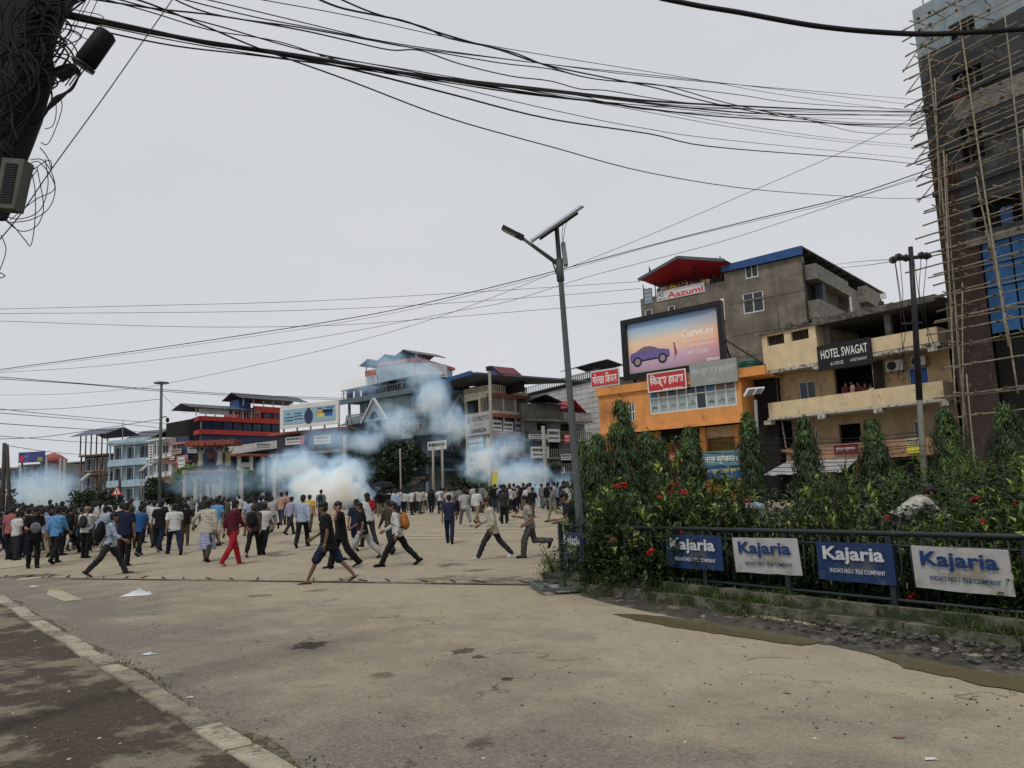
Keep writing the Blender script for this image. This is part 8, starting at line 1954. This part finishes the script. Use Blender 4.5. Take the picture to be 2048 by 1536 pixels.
def scatter(n,x0,x1,Y0,Y1,where,group,shirts,poses,hd,mind=.5):
    k=0; tries=0
    while k<n and tries<n*30:
        tries+=1; px=prng.uniform(x0,x1); Y=lerp(Y0,Y1,prng.random()**1.1); p=at(px,990,Y); 
        if any((p.x-a)**2+(p.y-b)**2<mind**2 for a,b in taken): continue
        taken.append((p.x,p.y)); loc=Vector((p.x,p.y,gz(p.x,p.y))); w=where if isinstance(where,str) else where(px,Y); far_person(loc,prng.uniform(1.57,1.76),hd+prng.gauss(0,35),w,group,shirts,poses); k+=1
STD=['stand','stand2','walk','hold','stand','phone']; WK=['walk','walkm','stand','stand2','jogm','stride']
def wl(px,Y):
    z='far left' if px<110 else ('by ringed pole' if px<300 else ('by the monument' if px<480 else 'beside the smoke'))
    return ('near rows, ' if Y<34 else ('middle rows, ' if Y<46 else 'back rows, '))+z
for (x0,x1,n,Ya,Yb) in ((-40,180,16,27,34),(-40,110,16,30,46),(110,330,20,28,38),(180,540,24,30,46),(-40,560,44,46,68)): scatter(n,x0,x1,Ya,Yb,wl,'crowd on the left of the square',DARKS,WK,prng.choice([0,20]))
def wc(px,Y):
    z='by the umbrella' if px<830 else ('by twin poles' if px<915 else ('by yellow flag' if px<1000 else ('under terracotta block' if px<1070 else 'by lamp post')))
    return ('front row ' if Y<52 else ('middle row ' if Y<60 else 'back row '))+z
for (x0,x1,n,Ya,Yb) in ((748,900,30,50,62),(880,1165,60,45,58),(748,1165,62,58,76)): scatter(n,x0,x1,Ya,Yb,wc,'crowd on the far side of the square',MIX,STD,0,.45)
scatter(12,770,1140,34,46,lambda px,Y: 'straggling '+wc(px,99).split(' row ')[1],'crowd on the far side of the square',MIX,['walk','walkm','stride','jogm','stand'],20,1.2)
# onlookers on the terrace and balconies
def onlookers(fr,pts,where,shirts):
    for (px,py) in pts:
        u,z=fr.uz(px,py,.5); h=prng.uniform(1.55,1.7); loc=fr.world(u,.5,z-h); o=far_person(loc,h,180+math.degrees(fr.ang)+prng.gauss(0,25),where,'onlookers above the street',shirts,['stand','hold','stand2'])
onlookers(Gf,[(1290,578),(1298,577)]+[(1318+i*8.1+prng.uniform(-2,2),571-i*1.35+prng.uniform(-2,1)) for i in range(13)]+[(1428,550),(1443,548)],'on red roofed terrace',['black','maroon','peach','white','charcoal','grey','yellow'])
onlookers(H,[(1690,766),(1704,763),(1717,765),(1729,767),(1742,769)],'on the hotel balcony',['white','maroon','peach','white'])
# umbrella and yellow banner in the far crowd
p=at(765,985,50); um=empty('umbrella',(p.x,p.y,gz(p.x,p.y))); tag(um,'open black umbrella held above the far crowd','umbrella'); mb=MB(); n=10; mb.lathe([(.0,2.25),(.3,2.2),(.62,2.08),(.82,1.9),(.80,1.9),(.6,2.05),(.0,2.2)],n=n,sm=False); mb.build('canopy',cloth('black'),um); mb=MB(); mb.tube([(0,0,1.2),(0,0,2.33)],.015,5); mb.build('stick',BLACK,um)
p=at(984,990,60); fl=empty('flag_banner',(p.x,p.y,gz(p.x,p.y))); tag(fl,'tall yellow flag rising out of the far crowd','flag'); z1=at(983,945,60).z-fl.location.z; mb=MB(); mb.tube([(0,0,0),(0,0,z1)],.03,5); mb.build('pole',STEEL,fl); mb=MB(); n=6; vs=[(x,.06*math.sin(i*1.3+x*4),z1-.02-(z1-1.2)*i/n) for i in range(n+1) for x in (.0,.55-.05*i)]; mb.add(vs,[(i*2,i*2+1,i*2+3,i*2+2) for i in range(n)],0,True); mb.build('cloth',M('yellow_flag_cloth',(.55,.5,.08),.8,.15,3),fl)

# ------------------------------------------------------------------ monument: plaster figures lifting a red slab on a columned gate
MON=at(430,985,78); mo=empty('monument',(MON.x,MON.y,gz(MON.x,MON.y))); tag(mo,'monument of plaster figures lifting a red slab above a columned gate','monument')
PLA=M('white_plaster',(.33,.315,.285),.85,.25,3,streak=.4); RSL_=M('red_brown_slab',(.2,.055,.038),.9,.5,3,.8,8,col2=(.06,.02,.015),cover=.42)
mz=lambda py: at(430,py,78).z-mo.location.z; mx_=lambda px: (px-430)/FPX*78
zp=mz(946); 
for px in (370,398,447,482):
    if px in (370,482): zt_=mz(938)
    else: zt_=zp-.25
    for dy in (-.8,.8) if px in (398,447) else (0,):
        mb=MB(); r=.22; prof=[(r*1.3,0),(r*1.3,.3),(r,.35),(r*.9,zt_-.5),(r*1.3,zt_-.35),(r*1.3,zt_)]; n=16; vs=[(mx_(px)+rr*(1+.06*math.cos(j*math.pi))*math.cos(2*math.pi*j/n),dy+rr*math.sin(2*math.pi*j/n),z) for rr,z in prof for j in range(n)]; mb.add(vs,[(i*n+j,i*n+(j+1)%n,(i+1)*n+(j+1)%n,(i+1)*n+j) for i in range(len(prof)-1) for j in range(n)]+[tuple((len(prof)-1)*n+j for j in range(n))]); mb.build('column',PLA,mo)
mb=MB(); mb.box(mx_(388),mx_(465),-1.5,1.5,zp-.25,zp); mb.box(mx_(384),mx_(469),-1.8,1.8,zp,zp+.25); mb.build('platform',M('brown_platform',(.2,.14,.09),.9,.3,3),mo)
mb=MB(); mb.box(mx_(402),mx_(444),.2,.5,0,zp-.25); mb.build('inner_panel',M('grey_notice_wall',(.13,.13,.14),.9,.4,3),mo)
for i,(x,w_) in enumerate(((416,.6),(424,.5),(434,.6))): mb=MB(); mb.box(mx_(x)-w_/2,mx_(x)+w_/2,.1,.195,zp-2.3-.4*(i%2),zp-1.1); mb.build('notice',FWHITE,mo)
me=None
for i,(px,m) in enumerate(((403,PLA),(421,M('brown_figure_paint',(.14,.07,.055),.85,.25,3)),(441,PLA),(455,M('ochre_figure_paint',(.3,.24,.12),.85,.25,3)))):
    o=link('figure',dressed(body_mesh('raise',.034)),mo); o.location=(mx_(px),-.3+.3*(i%2),zp+.25); hz_=mz(886)-zp-.25; s=hz_/2.06*(1.0 if i!=3 else .95); o.scale=(s*1.1,s*1.1,s); o.rotation_euler=(0,0,R(180+(-20,10,-10,25)[i])); own(o,[m]); 
    t=link('figure_dress',dressed(trouser_mesh('raise','lungi',.034)),o); own(t,[m if i!=1 else cloth('charcoal')]); hh_=link('figure_hair',hair_mesh('raise','short'),o); c=link('figure_shirt',dressed(shirt_mesh('raise','short',.034)),o); own(c,[m])
zs=mz(892); mb=MB(); n=14
for k in range(n): a,c=lerp(mx_(378),mx_(474),k/n),lerp(mx_(378),mx_(474),(k+1)/n); q=.12*math.sin(k*2.1); mb.hexa([(a,-1.3+q,zs+q*.6),(c,-1.3-q,zs-q*.5),(c,1.3,zs),(a,1.3,zs),(a,-1.1,zs+.5+q),(c,-1.1,zs+.5-q*.4),(c,1.1,zs+.5),(a,1.1,zs+.5)])
mb.build('slab',RSL_,mo)
# low railings in front of the monument
fe2=empty('white_railing',(at(310,985,72).x,at(310,985,72).y,gz(0,72))); tag(fe2,'low white railing in front of the monument','railing'); Lr=(at(560,985,72).x-at(310,985,72).x)
mb=MB(); mb.tube([(0,0,1.15),(Lr,0,1.15)],.05,5); mb.tube([(0,0,.5),(Lr,0,.5)],.04,5); mb.build('rail',FWHITE,fe2)
mb=MB(); mb.tube([(0,0,0),(0,0,1.15)],.05,5); mb.ell((0,0,1.25),.12,6,5); pm_e=mb.mesh('post',FWHITE)
for k in range(19): o=link('post',pm_e,fe2); o.location=(Lr*k/18,0,0)
# ------------------------------------------------------------------ tear gas smoke
def puff(px,py,Y,rx,ry,dens,seed,label=None,rd=None,col=(.42,.68,1.0),thr=.45,sc=.85):
    n='smoke_%d'%seed; m=bpy.data.materials.new(n); m.use_nodes=True; nt=m.node_tree; N=nt.nodes; L=nt.links; N.clear()
    out=N.new('ShaderNodeOutputMaterial'); pv=N.new('ShaderNodeVolumeScatter'); pv.inputs['Color'].default_value=col+(1,); pv.inputs['Anisotropy'].default_value=0.
    tc=N.new('ShaderNodeTexCoord'); ln=N.new('ShaderNodeVectorMath'); ln.operation='LENGTH'; L.new(tc.outputs['Object'],ln.inputs[0])
    fo=N.new('ShaderNodeMapRange'); fo.inputs[1].default_value=1.0; fo.inputs[2].default_value=.15; L.new(ln.outputs['Value'],fo.inputs[0])
    ge=N.new('ShaderNodeNewGeometry'); mp=N.new('ShaderNodeMapping'); mp.inputs['Location'].default_value=(seed*3.7,seed*1.3,seed*2.1); L.new(ge.outputs['Position'],mp.inputs['Vector'])
    no=N.new('ShaderNodeTexNoise'); no.inputs['Scale'].default_value=sc; no.inputs['Detail'].default_value=8; no.inputs['Roughness'].default_value=.55; no.inputs['Distortion'].default_value=.6; L.new(mp.outputs[0],no.inputs['Vector'])
    ad=N.new('ShaderNodeMath'); ad.operation='MULTIPLY_ADD'; ad.inputs[1].default_value=.55; L.new(fo.outputs[0],ad.inputs[0]); L.new(no.outputs['Fac'],ad.inputs[2])
    r=N.new('ShaderNodeMapRange'); r.interpolation_type='SMOOTHSTEP'; r.inputs[1].default_value=thr+.2; r.inputs[2].default_value=thr+.62; r.inputs[4].default_value=dens*1.5; L.new(ad.outputs[0],r.inputs[0])
    mu=N.new('ShaderNodeMath'); mu.operation='MULTIPLY'; sm=N.new('ShaderNodeMapRange'); sm.interpolation_type='SMOOTHSTEP'; sm.inputs[1].default_value=1.0; sm.inputs[2].default_value=.55; L.new(ln.outputs['Value'],sm.inputs[0]); L.new(r.outputs[0],mu.inputs[0]); L.new(sm.outputs[0],mu.inputs[1])
    L.new(mu.outputs[0],pv.inputs['Density']); L.new(pv.outputs[0],out.inputs['Volume'])
    mb=MB(); mb.ell((0,0,0),(1,1,1),16,10); o=mb.build('smoke',m); c=at(px,py,Y); a,b=rx*Y/FPX,ry*Y/FPX; o.location=c; o.scale=(a,rd or (a+b)/2*.8,b); tag(o,label,None,None,'stuff'); return o
puff(655,980,60,130,68,2.8,1,'dense white smoke cloud in the middle of the square')
puff(600,935,63,95,60,1.1,2); puff(695,940,62,75,52,1.5,3)
puff(545,945,64,60,60,.5,4); puff(735,880,70,62,44,.8,5,sc=.62); puff(790,845,76,75,55,.75,6,sc=.62); puff(868,795,80,60,75,.9,7,sc=.62); puff(905,850,80,70,60,.75,8,sc=.62); puff(840,750,86,80,45,.4,18,sc=.6); puff(660,880,66,95,45,.5,19,sc=.45)
puff(970,925,66,75,65,1.1,9,'second smoke cloud before the terracotta block'); puff(1045,955,64,95,62,.9,10); puff(1090,1000,58,90,50,.8,11); puff(1020,890,68,70,45,.5,12); puff(1130,975,62,60,55,.6,13)
puff(85,985,88,110,70,.3,14,'thin bluish smoke at the far left of the square',thr=.34); puff(430,965,74,120,50,.16,15,thr=.34); puff(775,725,96,100,34,.3,16); puff(720,770,96,80,36,.22,17)
